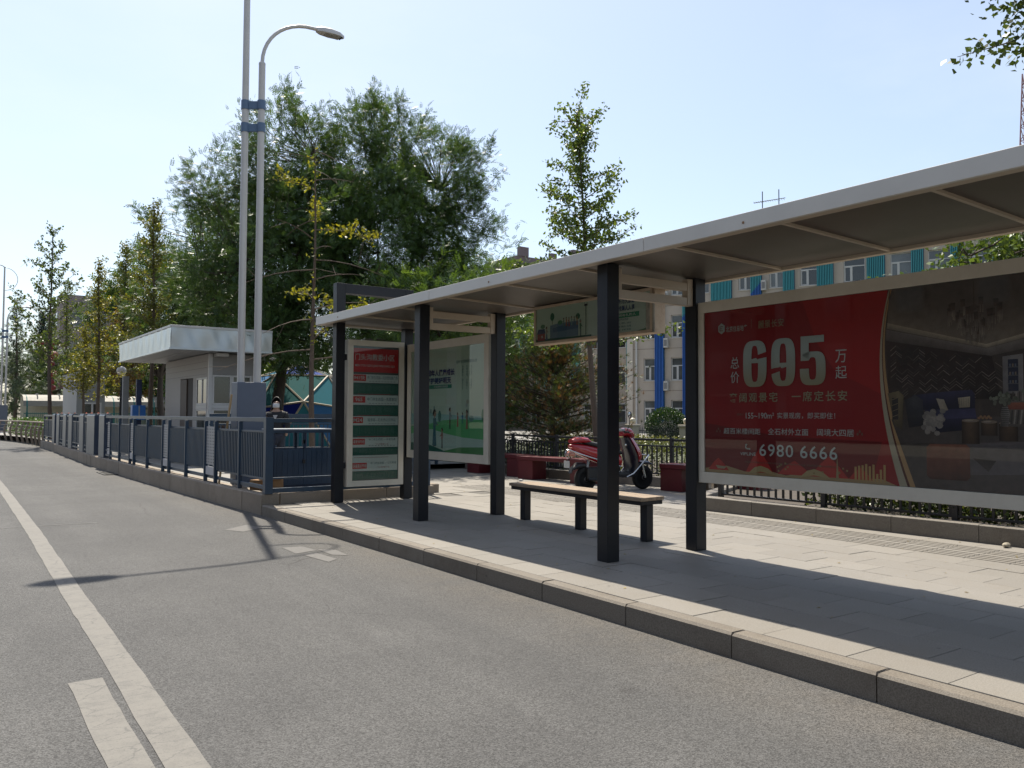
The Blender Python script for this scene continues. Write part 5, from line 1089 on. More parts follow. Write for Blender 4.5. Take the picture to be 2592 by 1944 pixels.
    for s in (-1, 1):
        B(MB().tube([(0.56,s*0.08,0.50),(0.64,s*0.08,0.215)], 0.02, 8), 'fork_leg', SC)
        B(MB().tube([(0.18,s*0.16,0.24),(0.30,s*0.20,0.30),(0.44,s*0.215,0.44),(0.60,s*0.20,0.585),(0.70,s*0.12,0.615),(0.725,0,0.61)], 0.014, 8), 'crash_bar', SC, smooth=60)
    B(MB().loft([sect(0.84,0.44,0.05,0.02), sect(0.74,0.475,0.07,0.035), sect(0.58,0.48,0.075,0.035), sect(0.44,0.43,0.06,0.02)]), 'front_mudguard', SBW, smooth=50)
    # handlebar cowl, screens, grips, levers, mirrors
    B(MB().loft([sect(0.14,1.00,0.10,0.05), sect(0.22,1.03,0.15,0.075), sect(0.32,1.02,0.14,0.085), sect(0.40,0.98,0.09,0.06), sect(0.44,0.95,0.03,0.025)]), 'headlamp_cowl', SR, smooth=50)
    B(MB().loft([sect(0.395,0.955,0.075,0.035), sect(0.435,0.93,0.05,0.03), sect(0.45,0.925,0.02,0.012)]), 'headlamp', mat('lens_clear', (0.45,0.45,0.45), 0.08, coat=1.0), smooth=60)
    B(MB().box(0.11,0.20,-0.10,0.10,1.04,1.085), 'dashboard', mat('dash_grey', (0.35,0.36,0.36), 0.3), bevel=0.012)
    B(MB().tube([(0.17,-0.17,1.03),(0.17,0.17,1.03)], 0.02, 8), 'handlebar', SB)
    for s in (-1, 1):
        B(MB().tube([(0.17,s*0.14,1.03),(0.12,s*0.28,1.035),(0.07,s*0.37,1.03)], 0.018, 10), 'grip', SB); B(MB().tube([(0.20,s*0.16,1.02),(0.19,s*0.26,1.03),(0.13,s*0.36,1.025)], 0.007, 6), 'brake_lever', SC)
        mr_ = B(MB().tube([(0.17,s*0.18,1.05),(0.20,s*0.22,1.18),(0.18,s*0.25,1.29)], 0.007, 6), 'mirror_stem', SB); B(MB().ball((0.175,s*0.255,1.335), 0.062, 14, 8, (0.30,0.95,1.0)), 'mirror', SB, mr_, smooth=60); B(MB().ball((0.163,s*0.255,1.335), 0.052, 14, 8, (0.18,0.95,1.0)), 'mirror_glass', mat('mirror_glass', (0.6,0.62,0.64), 0.05, 0.9), mr_, smooth=60)
    pl_ = B(MB().box(-0.985,-0.975,-0.085,0.085,0.42,0.54), 'number_plate', mat('plate_pale', (0.55,0.56,0.55), 0.5)); B(MB().tube([(-0.90,0,0.60),(-0.975,0,0.53)], 0.012, 6), 'plate_bracket', SB)
    for s in (-1, 1): B(MB().tube([(0.16,s*0.20,1.03),(0.30,s*0.16,0.98),(0.36,s*0.06,0.90)], 0.005, 5), 'cable', SB)
    # white flash decal on the flank
    for s in (-1, 1): B(MB().poly([(-0.20,s*0.1735,0.60),(-0.08,s*0.163,0.585),(-0.10,s*0.166,0.565),(-0.17,s*0.172,0.575)]).poly([(-0.13,s*0.169,0.63),(-0.06,s*0.160,0.575),(-0.09,s*0.164,0.57)]), 'decal', mat('decal_white', (0.55,0.54,0.52), 0.4), fix=False)
    return t
scooter((11.14,12.20), (0.985,-0.14), 'red step through scooter parked between the red benches behind the bus shelter')
lit = MB().ball((10.95,15.05,0.02), 0.05, 8, 5, (1,0.8,0.45)); o = lit.build('paper_litter', mat('litter_white', (0.7,0.7,0.68), 0.8), org=Vector((10.95,15.05,0))); tag(o, 'crumpled white paper litter on the paving before the red bench', 'litter')
o = MB().ball((10.02,4.42,0.03), 0.045, 8, 5, (1.6,0.8,0.6)).build('stone_litter', mat('litter_tan', (0.42,0.37,0.28), 0.8), org=Vector((10.02,4.42,0))); tag(o, 'small tan lump of litter beside the planter wall', 'litter')

# ================================================================== person in a mask behind the fence
def person(c, heading, label):
    rz = math.atan2(heading[1], heading[0]); t = thing('person', c, label, 'person', None, rz)
    def skin(nm, pts, edges, rad, material, root=0):
        me = bpy.data.meshes.new(nm); me.from_pydata(pts, edges, []); o = bpy.data.objects.new(nm, me); link(o, t); me.materials.append(material)
        o.modifiers.new('skin', 'SKIN'); 
        for i, r_ in enumerate(rad):
            sv = me.skin_vertices[0].data[i]; sv.radius = r_ if hasattr(r_, '__len__') else (r_, r_); sv.use_root = (i == root)
        s_ = o.modifiers.new('sub', 'SUBSURF'); s_.levels = 2; s_.render_levels = 2; return o
    SK = mat('skin', (0.42,0.27,0.20), 0.5); DK = mat('dark_clothes', (0.018,0.018,0.022), 0.8); TR = mat('trousers', (0.03,0.035,0.05), 0.8)
    # pelvis, spine, head
    pts = [(0,0,0.93),(0,0,1.10),(0.01,0,1.28),(0.01,0,1.41),(0.02,0,1.47),(0.03,0,1.55),(0.03,0,1.62),
           (0,0.17,1.36),(0.02,0.23,1.10),(0.08,0.22,0.87),(0,-0.17,1.36),(0.02,-0.23,1.10),(0.08,-0.22,0.87),
           (0,0.09,0.86),(0.02,0.10,0.48),(0,0.10,0.08),(0.10,0.11,0.04),(0,-0.09,0.86),(0.02,-0.10,0.48),(0,-0.10,0.08),(0.10,-0.11,0.04)]
    ed = [(0,1),(1,2),(2,3),(3,4),(4,5),(5,6),(3,7),(7,8),(8,9),(3,10),(10,11),(11,12),(0,13),(13,14),(14,15),(15,16),(0,17),(17,18),(18,19),(19,20)]
    rad = [(0.10,0.12),(0.08,0.10),(0.08,0.10),(0.05,0.06),(0.05,0.05),(0.082,0.078),(0.075,0.07),0.035,0.035,0.03,0.035,0.035,0.03,0.082,0.06,0.045,0.035,0.082,0.06,0.045,0.035]
    skin('body', pts, ed, rad, SK)
    cp = [(0,0,0.86),(0,0,1.10),(0.0,0,1.28),(0.005,0,1.40),(0,0.17,1.36),(0.02,0.235,1.10),(0.07,0.225,0.92),(0,-0.17,1.36),(0.02,-0.235,1.10),(0.07,-0.225,0.92)]
    skin('jacket', cp, [(0,1),(1,2),(2,3),(3,4),(4,5),(5,6),(3,7),(7,8),(8,9)], [(0.15,0.18),(0.13,0.16),(0.135,0.18),(0.10,0.12),0.085,0.065,0.05,0.085,0.065,0.05], DK)
    skin('trousers', [(0,0,0.90),(0,0.09,0.84),(0.02,0.10,0.48),(0,0.10,0.12),(0,-0.09,0.84),(0.02,-0.10,0.48),(0,-0.10,0.12)], [(0,1),(1,2),(2,3),(0,4),(4,5),(5,6)], [(0.14,0.17),0.10,0.075,0.06,0.10,0.075,0.06], TR)
    # hair cap falling behind the ears, mask over nose and mouth, eyes
    m = MB()
    for k in range(1): pass
    hr = []
    for i in range(9):
        th = i/8; zc = 1.715-0.30*th; r_ = 0.105*math.sin(min(1.0,th*2.2+0.12)*math.pi/2)+0.004
        ring = []
        for k in range(14):
            q = math.radians(62)+math.radians(236)*k/13; ring.append((0.015+r_*math.cos(q), r_*0.98*math.sin(q), zc+ (0.03*math.cos(q) if th > 0.3 else 0)))
        hr.append(ring)
    m.loft(hr, False, None, False); ho = m.build('hair', mat('hair_black', (0.010,0.009,0.009), 0.5), t, local=True, smooth=80); sd = ho.modifiers.new('solid', 'SOLIDIFY'); sd.thickness = 0.014
    ms = []
    for i in range(5):
        z_ = 1.478+0.022*i; ms.append([(0.03+(0.093-0.004*abs(i-2))*math.cos(q), 0.080*math.sin(q), z_) for q in np.linspace(-1.15, 1.15, 9)])
    m = MB().loft(ms, False, None, False); mo = m.build('face_mask', mat('mask_white', (0.62,0.64,0.66), 0.8), t, local=True, smooth=80); sd = mo.modifiers.new('solid', 'SOLIDIFY'); sd.thickness = 0.006
    for s in (-1, 1): MB().ball((0.104,s*0.030,1.595), 0.012, 8, 6, (0.5,1.2,0.7)).build('eye', mat('eye_dark', (0.02,0.015,0.012), 0.2), t, local=True, smooth=60)
    MB().poly([(0.0,-0.05,1.30),(0.0,0.05,1.30),(0.0,0.0,1.2)]).build('collar', mat('shirt_pale', (0.5,0.5,0.52), 0.8), t, local=True, fix=False).location = (0.155,0,0.02)
    return t
person((6.12,17.30,0.14), (-0.5,-0.86), 'person in a dark jacket and white mask standing behind the blue fences')
# ================================================================== the school building with blue louvres
FU = Vector((0.41003,-0.91207,0)); FN = Vector((-0.91207,-0.41003,0)); F0 = Vector((47.053,44.893,0))   # along the facade, out of it
WALL = mat('render_beige', (0.50,0.425,0.345), 0.85, var=0.07, scale=0.6, dirt=0.25, dirtcol=(0.36,0.30,0.245), dscale=0.35)
WALL2 = mat('render_light', (0.60,0.53,0.44), 0.85, var=0.06, scale=0.6)
TEAL = mat('louvre_teal', (0.05,0.30,0.33), 0.5, var=0.08, scale=2); LBLUE = mat('louvre_blue', (0.02,0.115,0.42), 0.5, var=0.08, scale=2)
WFR = mat('window_frame_white', (0.62,0.60,0.56), 0.5, var=0.04); WGL = mat('far_window_glass', (0.075,0.08,0.078), 0.08, var=0.5, scale=0.9, spec=0.7, objrand=0.75); REVEAL = mat('reveal_brown', (0.22,0.17,0.14), 0.85, var=0.08)
def FP(s, z, o=0.0): p = F0 + FU*s + FN*o; return Vector((p.x, p.y, z))
bd = thing('school_building', FP(8,0), 'beige four storey building with blue and teal vertical louvres behind the shelter', 'building')
def fbox(nm, material, par, s0, s1, z0, z1, o0, o1, bevel=0): 
    m = MB(); m.add([FP(s0,z0,o1),FP(s1,z0,o1),FP(s1,z0,o0),FP(s0,z0,o0),FP(s0,z1,o1),FP(s1,z1,o1),FP(s1,z1,o0),FP(s0,z1,o0)], [(3,2,1,0),(4,5,6,7),(0,1,5,4),(1,2,6,5),(2,3,7,6),(3,0,4,7)]); return m.build(nm, material, par, bevel=bevel)
bays = [(-2.28,1.75),(-0.04,1.75),(2.0,1.0),(5.22,1.30),(7.47,1.35),(9.65,1.35),(12.58,1.42),(15.58,1.45),(17.89,1.45),(20.25,1.45),(22.6,1.45),(24.9,1.45)]
louv = [(-1.26,-0.53),(0.976,1.72),(3.215,4.76),(6.19,6.97),(8.51,9.29),(10.85,11.94),(14.12,15.27),(16.89,17.65),(19.23,20.01),(21.6,22.4),(24.0,24.7)]
SILL0, WH, ST = 0.93, 1.78, 3.31
# wall as piers and spandrels so that windows sit in real openings
s_edges = [-3.16] + [e for a, w in bays for e in (a, a+w)] + [28.0]
for i in range(0, len(s_edges), 2): fbox('pier', WALL, bd, s_edges[i], s_edges[i+1], 0, 14.1, -0.4, 0)
for a, w in bays:
    zs = [0] + [e for f in range(4) for e in (SILL0+ST*f, SILL0+ST*f+WH)] + [14.1]
    for i in range(0, len(zs), 2): fbox('spandrel', WALL, bd, a+0.001, a+w-0.001, zs[i], zs[i+1], -0.4, -0.002)
for a, w in bays:
    for f in range(4):
        z0 = SILL0+ST*f
        if a > 4.9 and f < 2: continue
        wn_ = MB(); o0, o1 = -0.20, -0.13
        def fb(s0, s1, z0_, z1_, d=0.0): wn_.add([FP(s0,z0_,o1+d),FP(s1,z0_,o1+d),FP(s1,z0_,o0+d),FP(s0,z0_,o0+d),FP(s0,z1_,o1+d),FP(s1,z1_,o1+d),FP(s1,z1_,o0+d),FP(s0,z1_,o0+d)], [(3,2,1,0),(4,5,6,7),(0,1,5,4),(1,2,6,5),(2,3,7,6),(3,0,4,7)])
        b_ = a+w; t_ = 0.065
        fb(a,b_,z0,z0+t_); fb(a,b_,z0+WH-t_,z0+WH); fb(a,a+t_,z0+t_,z0+WH-t_); fb(b_-t_,b_,z0+t_,z0+WH-t_); fb(a+t_,b_-t_,z0+1.12,z0+1.12+0.075); fb(a+0.47,a+0.47+0.10,z0+t_,z0+1.12)
        fb(a+t_,a+t_+0.05,z0+t_,z0+1.12,0.01); fb(a+0.42,a+0.469,z0+t_,z0+1.12,0.01); fb(a+t_+0.051,a+0.419,z0+t_,z0+t_+0.05,0.01); fb(a+t_+0.051,a+0.419,z0+1.07,z0+1.12,0.01)
        win = wn_.build('window', WFR, bd); fbox('pane', WGL, win, a+0.02, b_-0.02, z0+0.02, z0+WH-0.02, -0.19, -0.175)
        fbox('sill', WALL2, win, a-0.06, b_+0.04, z0-0.06, z0-0.003, -0.12, 0.05)
    for f in range(4): pass
# dark rooms behind the panes
fbox('room_darkness', mat('interior_dark', (0.03,0.028,0.026), 0.9), bd, -3.1, 27.9, 0.1, 13.9, -1.2, -0.9)
fbox('roof_slab', WALL, bd, -3.2, 28.0, 14.101, 14.35, -9, 0.12); fbox('cornice', WALL2, bd, -3.16, 28.0, 13.2, 13.35, 0.001, 0.10)
for z in (3.45, 6.74, 10.05): fbox('string_line', mat('groove_line', (0.20,0.16,0.13), 0.9), bd, -3.16, 28.0, z, z+0.035, 0.0005, 0.004)
fbox('corner_pilaster', WALL2, bd, -3.66, -3.161, 0, 14.1, -0.8, 0.12); fbox('side_return', WALL, bd, -3.60, -3.22, 0, 14.1, -6, -0.801)
MB().tube([FP(-2.83,0.2,0.16), FP(-2.83,13.9,0.16)], 0.075, 10).build('drain_pipe', mat('pipe_white', (0.60,0.58,0.54), 0.5), bd, smooth=40)
for i, (a, b) in enumerate(louv):
    n = max(4, int((b-a)/0.105))
    def slats(nm, z0, z1, material, cut=None):
        m = MB()
        for k in range(n):
            s0 = a+(b-a)*k/n; s1 = s0+(b-a)/n*0.55; za, zb = z0, z1
            if cut: za, zb = cut(s0)
            if zb - za < 0.05: continue
            m.add([FP(s0,za,0.30),FP(s1,za,0.30),FP(s1,za,0.12),FP(s0,za,0.12),FP(s0,zb,0.30),FP(s1,zb,0.30),FP(s1,zb,0.12),FP(s0,zb,0.12)], [(3,2,1,0),(4,5,6,7),(0,1,5,4),(1,2,6,5),(2,3,7,6),(3,0,4,7)])
        if m.v: stuff(m.build(nm, material, bd))
    if i < 2:
        brk = lambda s, a=a, b=b: 9.1+(s-a)/(b-a)*0.75
        slats('teal_louvre', 0, 0, TEAL, lambda s: (brk(s), 13.1)); slats('blue_louvre', 0, 0, LBLUE, lambda s: (1.0, brk(s)))
    elif i == 3: slats('teal_louvre', 0, 0, TEAL, lambda s, a=a, b=b: (10.55+(s-a)/(b-a)*0.85, 13.1)); slats('blue_louvre', 0, 0, LBLUE, lambda s, a=a, b=b: (6.5, 10.55+(s-a)/(b-a)*0.85))
    else: slats('teal_louvre', 7.6 if i != 2 else 10.2, 13.1, TEAL)
    fbox('louvre_backing', mat('louvre_back', (0.035,0.12,0.20), 0.7), bd, a, b, 7.7 if i >= 2 else 1.1, 13.0, 0.06, 0.10)
for s_, z_ in ((-0.50,6.78),(-0.50,3.45),(-0.50,10.4),(6.98,10.7)):
    a_ = fbox('air_conditioner', mat('ac_white', (0.55,0.52,0.47), 0.5), bd, s_, s_+0.34, z_, z_+0.74, 0.12, 0.45, 0.02); fbox('fan_grille', mat('ac_grille', (0.22,0.21,0.2), 0.6), a_, s_+0.05, s_+0.29, z_+0.12, z_+0.60, 0.451, 0.46)
# recessed wing to the left, with its own windows and teal panels
wg = thing('school_wing', FP(-14,0,-6), 'recessed wing of the beige building seen past the pine with teal panels', 'building')
fbox('wall', WALL, wg, -30, -3.67, 0, 13.6, -10, -6); fbox('parapet', WALL2, wg, -30, -3.67, 13.601, 13.9, -10, -5.9)
k_ = 0
for s_ in (-4.95,-7.6,-10.3,-13.0,-15.7,-18.4,-21.1):
    for f in range(4):
        z0 = SILL0+ST*f-0.1; w_ = 1.35 if s_ < -5 else 1.0
        wo = fbox('window', WFR, wg, s_, s_+w_, z0, z0+1.75, -5.999, -5.95)
        fbox('pane', WGL, wo, s_+0.08, s_+0.46, z0+0.08, z0+1.1, -5.949, -5.93); fbox('pane', WGL, wo, s_+0.56, s_+w_-0.08, z0+0.08, z0+1.1, -5.949, -5.93); fbox('pane', WGL, wo, s_+0.08, s_+w_-0.08, z0+1.2, z0+1.67, -5.949, -5.93)
    if s_ < -5: fbox('teal_panel', TEAL, wg, s_+1.45, s_+2.35, 3.8, 12.9, -5.999, -5.80)
MB().tube([FP(-8.5,0,-5.85), FP(-8.5,13.5,-5.85)], 0.07, 8).build('drain_pipe', MATS['pipe_white'], wg)
# television aerial on the roof
an = thing('roof_aerial', FP(8,14.35,-3), 'thin television aerial mast standing on the building roof', 'aerial')
for s_ in (5.6, 6.9):
    MB().tube([FP(s_,14.35,-6), FP(s_,19.7,-6)], 0.04, 6).build('mast', BLK, an)
MB().tube([FP(4.9,18.85,-6), FP(7.4,18.95,-6)], 0.03, 6).build('boom', BLK, an)
for k in range(14): MB().tube([FP(4.95+k*0.18,18.85,-6.25), FP(4.95+k*0.18,18.88,-5.75)], 0.014, 4).build('element', BLK, an)

# gate posts with globe lamps, iron fence and the clipped bush before the building
STN = mat('gate_post_stone', (0.42,0.37,0.30), 0.8, var=0.1, scale=3)
GLB = mat('globe_cream', (0.60,0.52,0.38), 0.35)
for i, (px, py) in enumerate(((25.19,26.33),(25.58,23.59),(26.1,20.8))):
    lab = ['stone gate post with cream globe, beside the scooter mirror', 'stone gate post with cream globe, right of the clipped bush', 'stone gate post with cream globe, hidden behind the red billboard'][i]
    t = thing('gate_post', (px,py,0.14), lab, 'gate post', 'stone gate posts')
    part('shaft', STN, t, (px-0.2,px+0.2,py-0.2,py+0.2,0.14,1.02)); part('cap', STN, t, (px-0.25,px+0.25,py-0.25,py+0.25,1.021,1.12), bevel=0.02); MB().ball((px,py,1.27), 0.13, 16, 10).build('globe', GLB, t, smooth=60)
t = thing('iron_fence', (25.4,25,0.14), 'black spear topped iron fence before the clipped round bush', 'fence')
for k in range(24):
    q = k/23; x_, y_ = 25.25+0.30*q, 26.0-2.1*q; MB().tube([(x_,y_,0.14),(x_,y_,0.95),(x_,y_,1.06)], [0.014,0.014,0.002], 5).build('spear_bar', BLK, t)
for z_ in (0.35, 0.85): MB().beam((25.25,26.0,z_), (25.55,23.9,z_), 0.03, 0.03).build('rail', BLK, t)

# ================================================================== further background
# coloured geodesic play dome
dm = thing('play_dome', (13.6,35.5,0.14), 'geodesic play dome of blue and teal triangular panels behind the tree trunk', 'play dome')
bm = bmesh.new(); bmesh.ops.create_icosphere(bm, subdivisions=2, radius=3.55)
cols = [(0.03,0.14,0.22),(0.04,0.18,0.22),(0.05,0.08,0.28),(0.07,0.20,0.23),(0.015,0.09,0.09),(0.012,0.022,0.16),(0.05,0.15,0.32)]
c0 = Vector((13.6,35.5,0.14)); rr2 = random.Random(3); done = set(); strut = mat('dome_strut', (0.36,0.31,0.23), 0.6)
pm_ = [mat('dome_panel_'+n_, c_, 0.85, var=0.06, spec=0.1) for n_, c_ in zip(('sea','aqua','violet','mint','pine','navy','sky'), cols)]
for f in bm.faces:
    if f.calc_center_median().z < -0.15: continue
    cen = f.calc_center_median(); pts = [c0 + (cen + (v.co-cen)*0.93) for v in f.verts]; n_ = f.normal*0.03
    m = MB(); m.add([p for p in pts]+[p-n_ for p in pts], [(0,1,2),(5,4,3),(0,3,4,1),(1,4,5,2),(2,5,3,0)]); m.build('panel', pm_[rr2.randrange(7)], dm)
for e in bm.edges:
    a, b = e.verts
    if min(a.co.z, b.co.z) < -0.3: continue
    MB().tube([c0+a.co, c0+b.co], 0.045, 5).build('strut', strut, dm)
bm.free()
# grey tower block, low grey hall with maroon band
tb_ = thing('tower_block', (15,100,0), 'grey brown tower block behind the young trees at far left', 'building')
TBW = mat('tower_wall', (0.26,0.22,0.21), 0.85, var=0.06, scale=0.5)
part('wall', TBW, tb_, (11.5,19.5,100,112,0,13.4)); part('stair_head', TBW, tb_, (11.6,15.2,100.5,104,13.401,14.4))
for f in range(4):
    for j in range(4):
        y_ = 101.2+j*2.7; w_ = part('window', WFR, tb_, (11.40,11.499,y_,y_+1.5,1.6+f*3.1,3.2+f*3.1)); part('pane', WGL, w_, (11.37,11.399,y_+0.1,y_+1.4,1.7+f*3.1,3.1+f*3.1))
    for j in range(3):
        x_ = 12.3+j*2.4; w_ = part('window', WFR, tb_, (x_,x_+1.4,99.9,99.999,1.6+f*3.1,3.2+f*3.1)); part('pane', WGL, w_, (x_+0.1,x_+1.3,99.87,99.899,1.7+f*3.1,3.1+f*3.1))
hl = thing('low_hall', (20,84,0), 'low pale hall with a maroon band left of the kiosk', 'building')
part('wall', mat('hall_pale', (0.36,0.33,0.30), 0.85), hl, (10.5,30,82,92,0,3.4)); part('maroon_band', mat('hall_maroon', (0.20,0.055,0.055), 0.8), hl, (10.45,30,81.9,91,3.401,5.6)); part('upper_wall', MATS['hall_pale'], hl, (10.5,30,82,92,5.601,8.2))
# cream covered walkway with curved green frames
ga = thing('bicycle_shed', (13,60,0.14), 'long cream roofed bicycle shed with curved green frames beyond the kiosk', 'shed')
CRM = mat('shed_cream', (0.24,0.22,0.175), 0.6, var=0.08); GRN = mat('shed_green', (0.03,0.16,0.14), 0.5)
rp = [(0.0,1.9),(0.12,2.25),(0.45,2.5),(1.0,2.62),(1.9,2.66)]
xs_ = np.arange(5.2, 22, 1.25)
for x_ in xs_:
    MB().tube([(x_,60,0.14)]+[(x_,60+u,z) for u, z in rp], 0.05, 6).build('frame', GRN, ga)
m = MB(); m.loft([[(x_,60+u,z+0.04) for u, z in rp] for x_ in (5.0, 22.0)], False, None, False); m.build('roof_sheet', CRM, ga, fix=False)
for x_ in xs_: part('roof_rib', mat('shed_rib', (0.30,0.29,0.27), 0.5), ga, (x_+0.6,x_+0.66,60.45,61.9,2.67,2.76))
part('back_wall', mat('shed_panel', (0.80,0.74,0.58), 0.7), ga, (5.0,22.0,61.9,62.0,0.14,2.6))
m = MB()
for k in range(150): m.box(5.0+k*0.113,5.02+k*0.113,59.7,59.72,0.14,1.55)
stuff(m.build('fence_bars', GRN, ga)); 
for z_ in (0.4,1.45): part('fence_rail', GRN, ga, (5.0,22.0,59.69,59.73,z_,z_+0.05))
# a distant dark roofline behind the big trees, lattice mast at the right edge
fr = thing('distant_block', (70,95,0), 'distant dark roofed block showing between tree and shelter roof', 'building')
DK2 = mat('distant_brown', (0.16,0.13,0.14), 0.8); part('wall', DK2, fr, (66,78,92,100,0,23.6)); part('parapet', DK2, fr, (66.5,68.0,91.8,92.5,23.601,24.9)); part('chimney', DK2, fr, (72,73,91.8,92.5,23.601,24.6)); part('parapet', DK2, fr, (76,78,91.8,92.5,23.601,25.6))
for f in range(5):
    for j in range(4): w_ = part('window', WGL, fr, (67+j*2.7,68.4+j*2.7,91.9,91.999,6+f*3.4,7.6+f*3.4))
tw = thing('lattice_mast', (160.5,66.5,0), 'tall red and grey lattice mast far behind at the right edge', 'mast')
MST = mat('mast_steel', (0.30,0.16,0.16), 0.6)
base = Vector((161.6,66.4,0)); Hh = 64.0
for sx_, sy_ in ((-1,-1),(1,-1),(1,1),(-1,1)): MB().tube([base+Vector((sx_*2.6,sy_*2.6,0)), base+Vector((sx_*0.45,sy_*0.45,Hh))], 0.13, 5).build('leg', MST, tw)
m = MB()
for k in range(26):
    z0 = Hh*k/26; z1 = Hh*(k+1)/26; w0 = 2.6-2.15*z0/Hh; w1 = 2.6-2.15*z1/Hh; q0 = [(-w0,-w0),(w0,-w0),(w0,w0),(-w0,w0)]; q1 = [(-w1,-w1),(w1,-w1),(w1,w1),(-w1,w1)]
    for j in range(4):
        j2 = (j+1) % 4; m.tube([base+Vector((*q0[j],z0)), base+Vector((*q1[j2],z1))], 0.07, 4); m.tube([base+Vector((*q0[j],z0)), base+Vector((*q0[j2],z0))], 0.07, 4)
m.build('bracing', MST, tw)
# red lanterns on the far lamp post
for i, z_ in enumerate((5.6, 4.3, 3.3)):
    t = thing('red_lantern', (7.2,66,z_), ['uppermost', 'middle', 'lowest'][i] + ' red lantern ornament hanging by the far street lamp', 'lantern', 'red lantern ornaments')
    LR = mat('lantern_red', (0.16,0.010,0.010), 0.6); MB().ball((7.2,66,z_), 0.36-0.05*i, 12, 8, (1,1,0.8)).build('body', LR, t); MB().lathe((7.2,66,z_-0.75), [(0.12,0),(0.16,0.15),(0.10,0.32)], 8).build('tassel', LR, t)
t = thing('lantern_post', (7.2,66.6,0.14), 'thin red post carrying red lanterns by the far street lamp', 'post'); MB().tube([(7.2,66.7,0.14),(7.2,66.7,6.6)], 0.09, 8).build('shaft', MATS['lantern_red'], t); part('cross_arm', MATS['lantern_red'], t, (6.1,8.3,66.62,66.78,6.35,6.5))
# apartment blocks and trees across the road stand behind the camera and show only in the board glass
ab = thing('apartment_block', (-34,6,0), 'long brown apartment block across the road, mirrored in the billboard glass', 'building')
ABW = mat('apartment_brown', (0.06,0.045,0.038), 0.85, var=0.08, scale=0.4); part('wall', ABW, ab, (-44,-34,-40,70,0,17)); part('roof', DK2, ab, (-44.4,-33.6,-40.4,70.4,17.001,17.6))
for f in range(5):
    for j in range(22):
        y_ = -37+j*4.8; w_ = part('window', REVEAL, ab, (-33.999,-33.93,y_,y_+1.8,1.5+f*3.1,3.1+f*3.1)); part('pane', WGL, w_, (-33.929,-33.91,y_+0.1,y_+1.7,1.6+f*3.1,3.0+f*3.1))
# ================================================================== trees, hedges and shrubs
BARK = mat('bark_dark', (0.075,0.058,0.045), 0.9, var=0.35, scale=14, stretch=(3,3,0.6), bump=0.6, bscale=30)
BARK2 = mat('bark_brown', (0.13,0.095,0.07), 0.9, var=0.3, scale=14, stretch=(3,3,0.6), bump=0.5, bscale=30)
LEAF = leaf_mat('foliage', 0.42, 0.32, spec=0.45); LEAFY = leaf_mat('foliage_thin', 0.45, 0.45); NEEDLE = leaf_mat('needles', 0.5, 0.2)

def rhomb(L=1.0, w=0.40, x0=0.0, fold=0.06):
    return [(x0,0,0),(x0+L*0.45,w*0.5,fold*L),(x0+L,0,-0.05*L),(x0+L*0.45,-w*0.5,fold*L)], [(0,1,2,3)]
def pinnate(pairs=4):
    vs, fs = [], []
    for i in range(pairs):
        x = 0.18+0.72*i/pairs; dr = -0.18*x*x; L = 0.34-0.10*abs(i/pairs-0.4)
        for s in (-1, 1):
            b = len(vs); c, sn = 0.62, 0.78*s
            def pt(u, v, z): return (x+u*c-v*sn*0.9, u*sn+v*c, dr+z-0.10*u)
            vs += [pt(0,0,0), pt(L*0.45,0.065,0.02), pt(L,0,-0.02), pt(L*0.45,-0.065,0.02)]; fs.append((b,b+1,b+2,b+3))
    b = len(vs); vs += [(0.9,0,-0.15),(1.05,0.06,-0.17),(1.22,0,-0.24),(1.05,-0.06,-0.17)]; fs.append((b,b+1,b+2,b+3))
    return vs, fs
def fan():
    return [(0,0,0),(0.55,0.03,0.02),(0.92,0.52,0.08),(1.08,0.18,0.0),(1.02,-0.02,0.03),(1.08,-0.22,0.0),(0.90,-0.52,0.08),(0.55,-0.03,0.02)], [(1,2,3,4),(1,4,5,6)]
def tuft(n=11):
    r_ = random.Random(4); vs, fs = [], []
    for k in range(n):
        a = 2*math.pi*k/n+r_.random()*0.6; sp = 0.25+0.55*r_.random(); d = Vector((1, sp*math.cos(a), sp*math.sin(a))).normalized(); sd = d.cross(Vector((0.3,0.5,0.8))).normalized()*0.028
        b = len(vs); vs += [tuple(-sd), tuple(sd), tuple(d)]; fs.append((b,b+1,b+2))
    return vs, fs

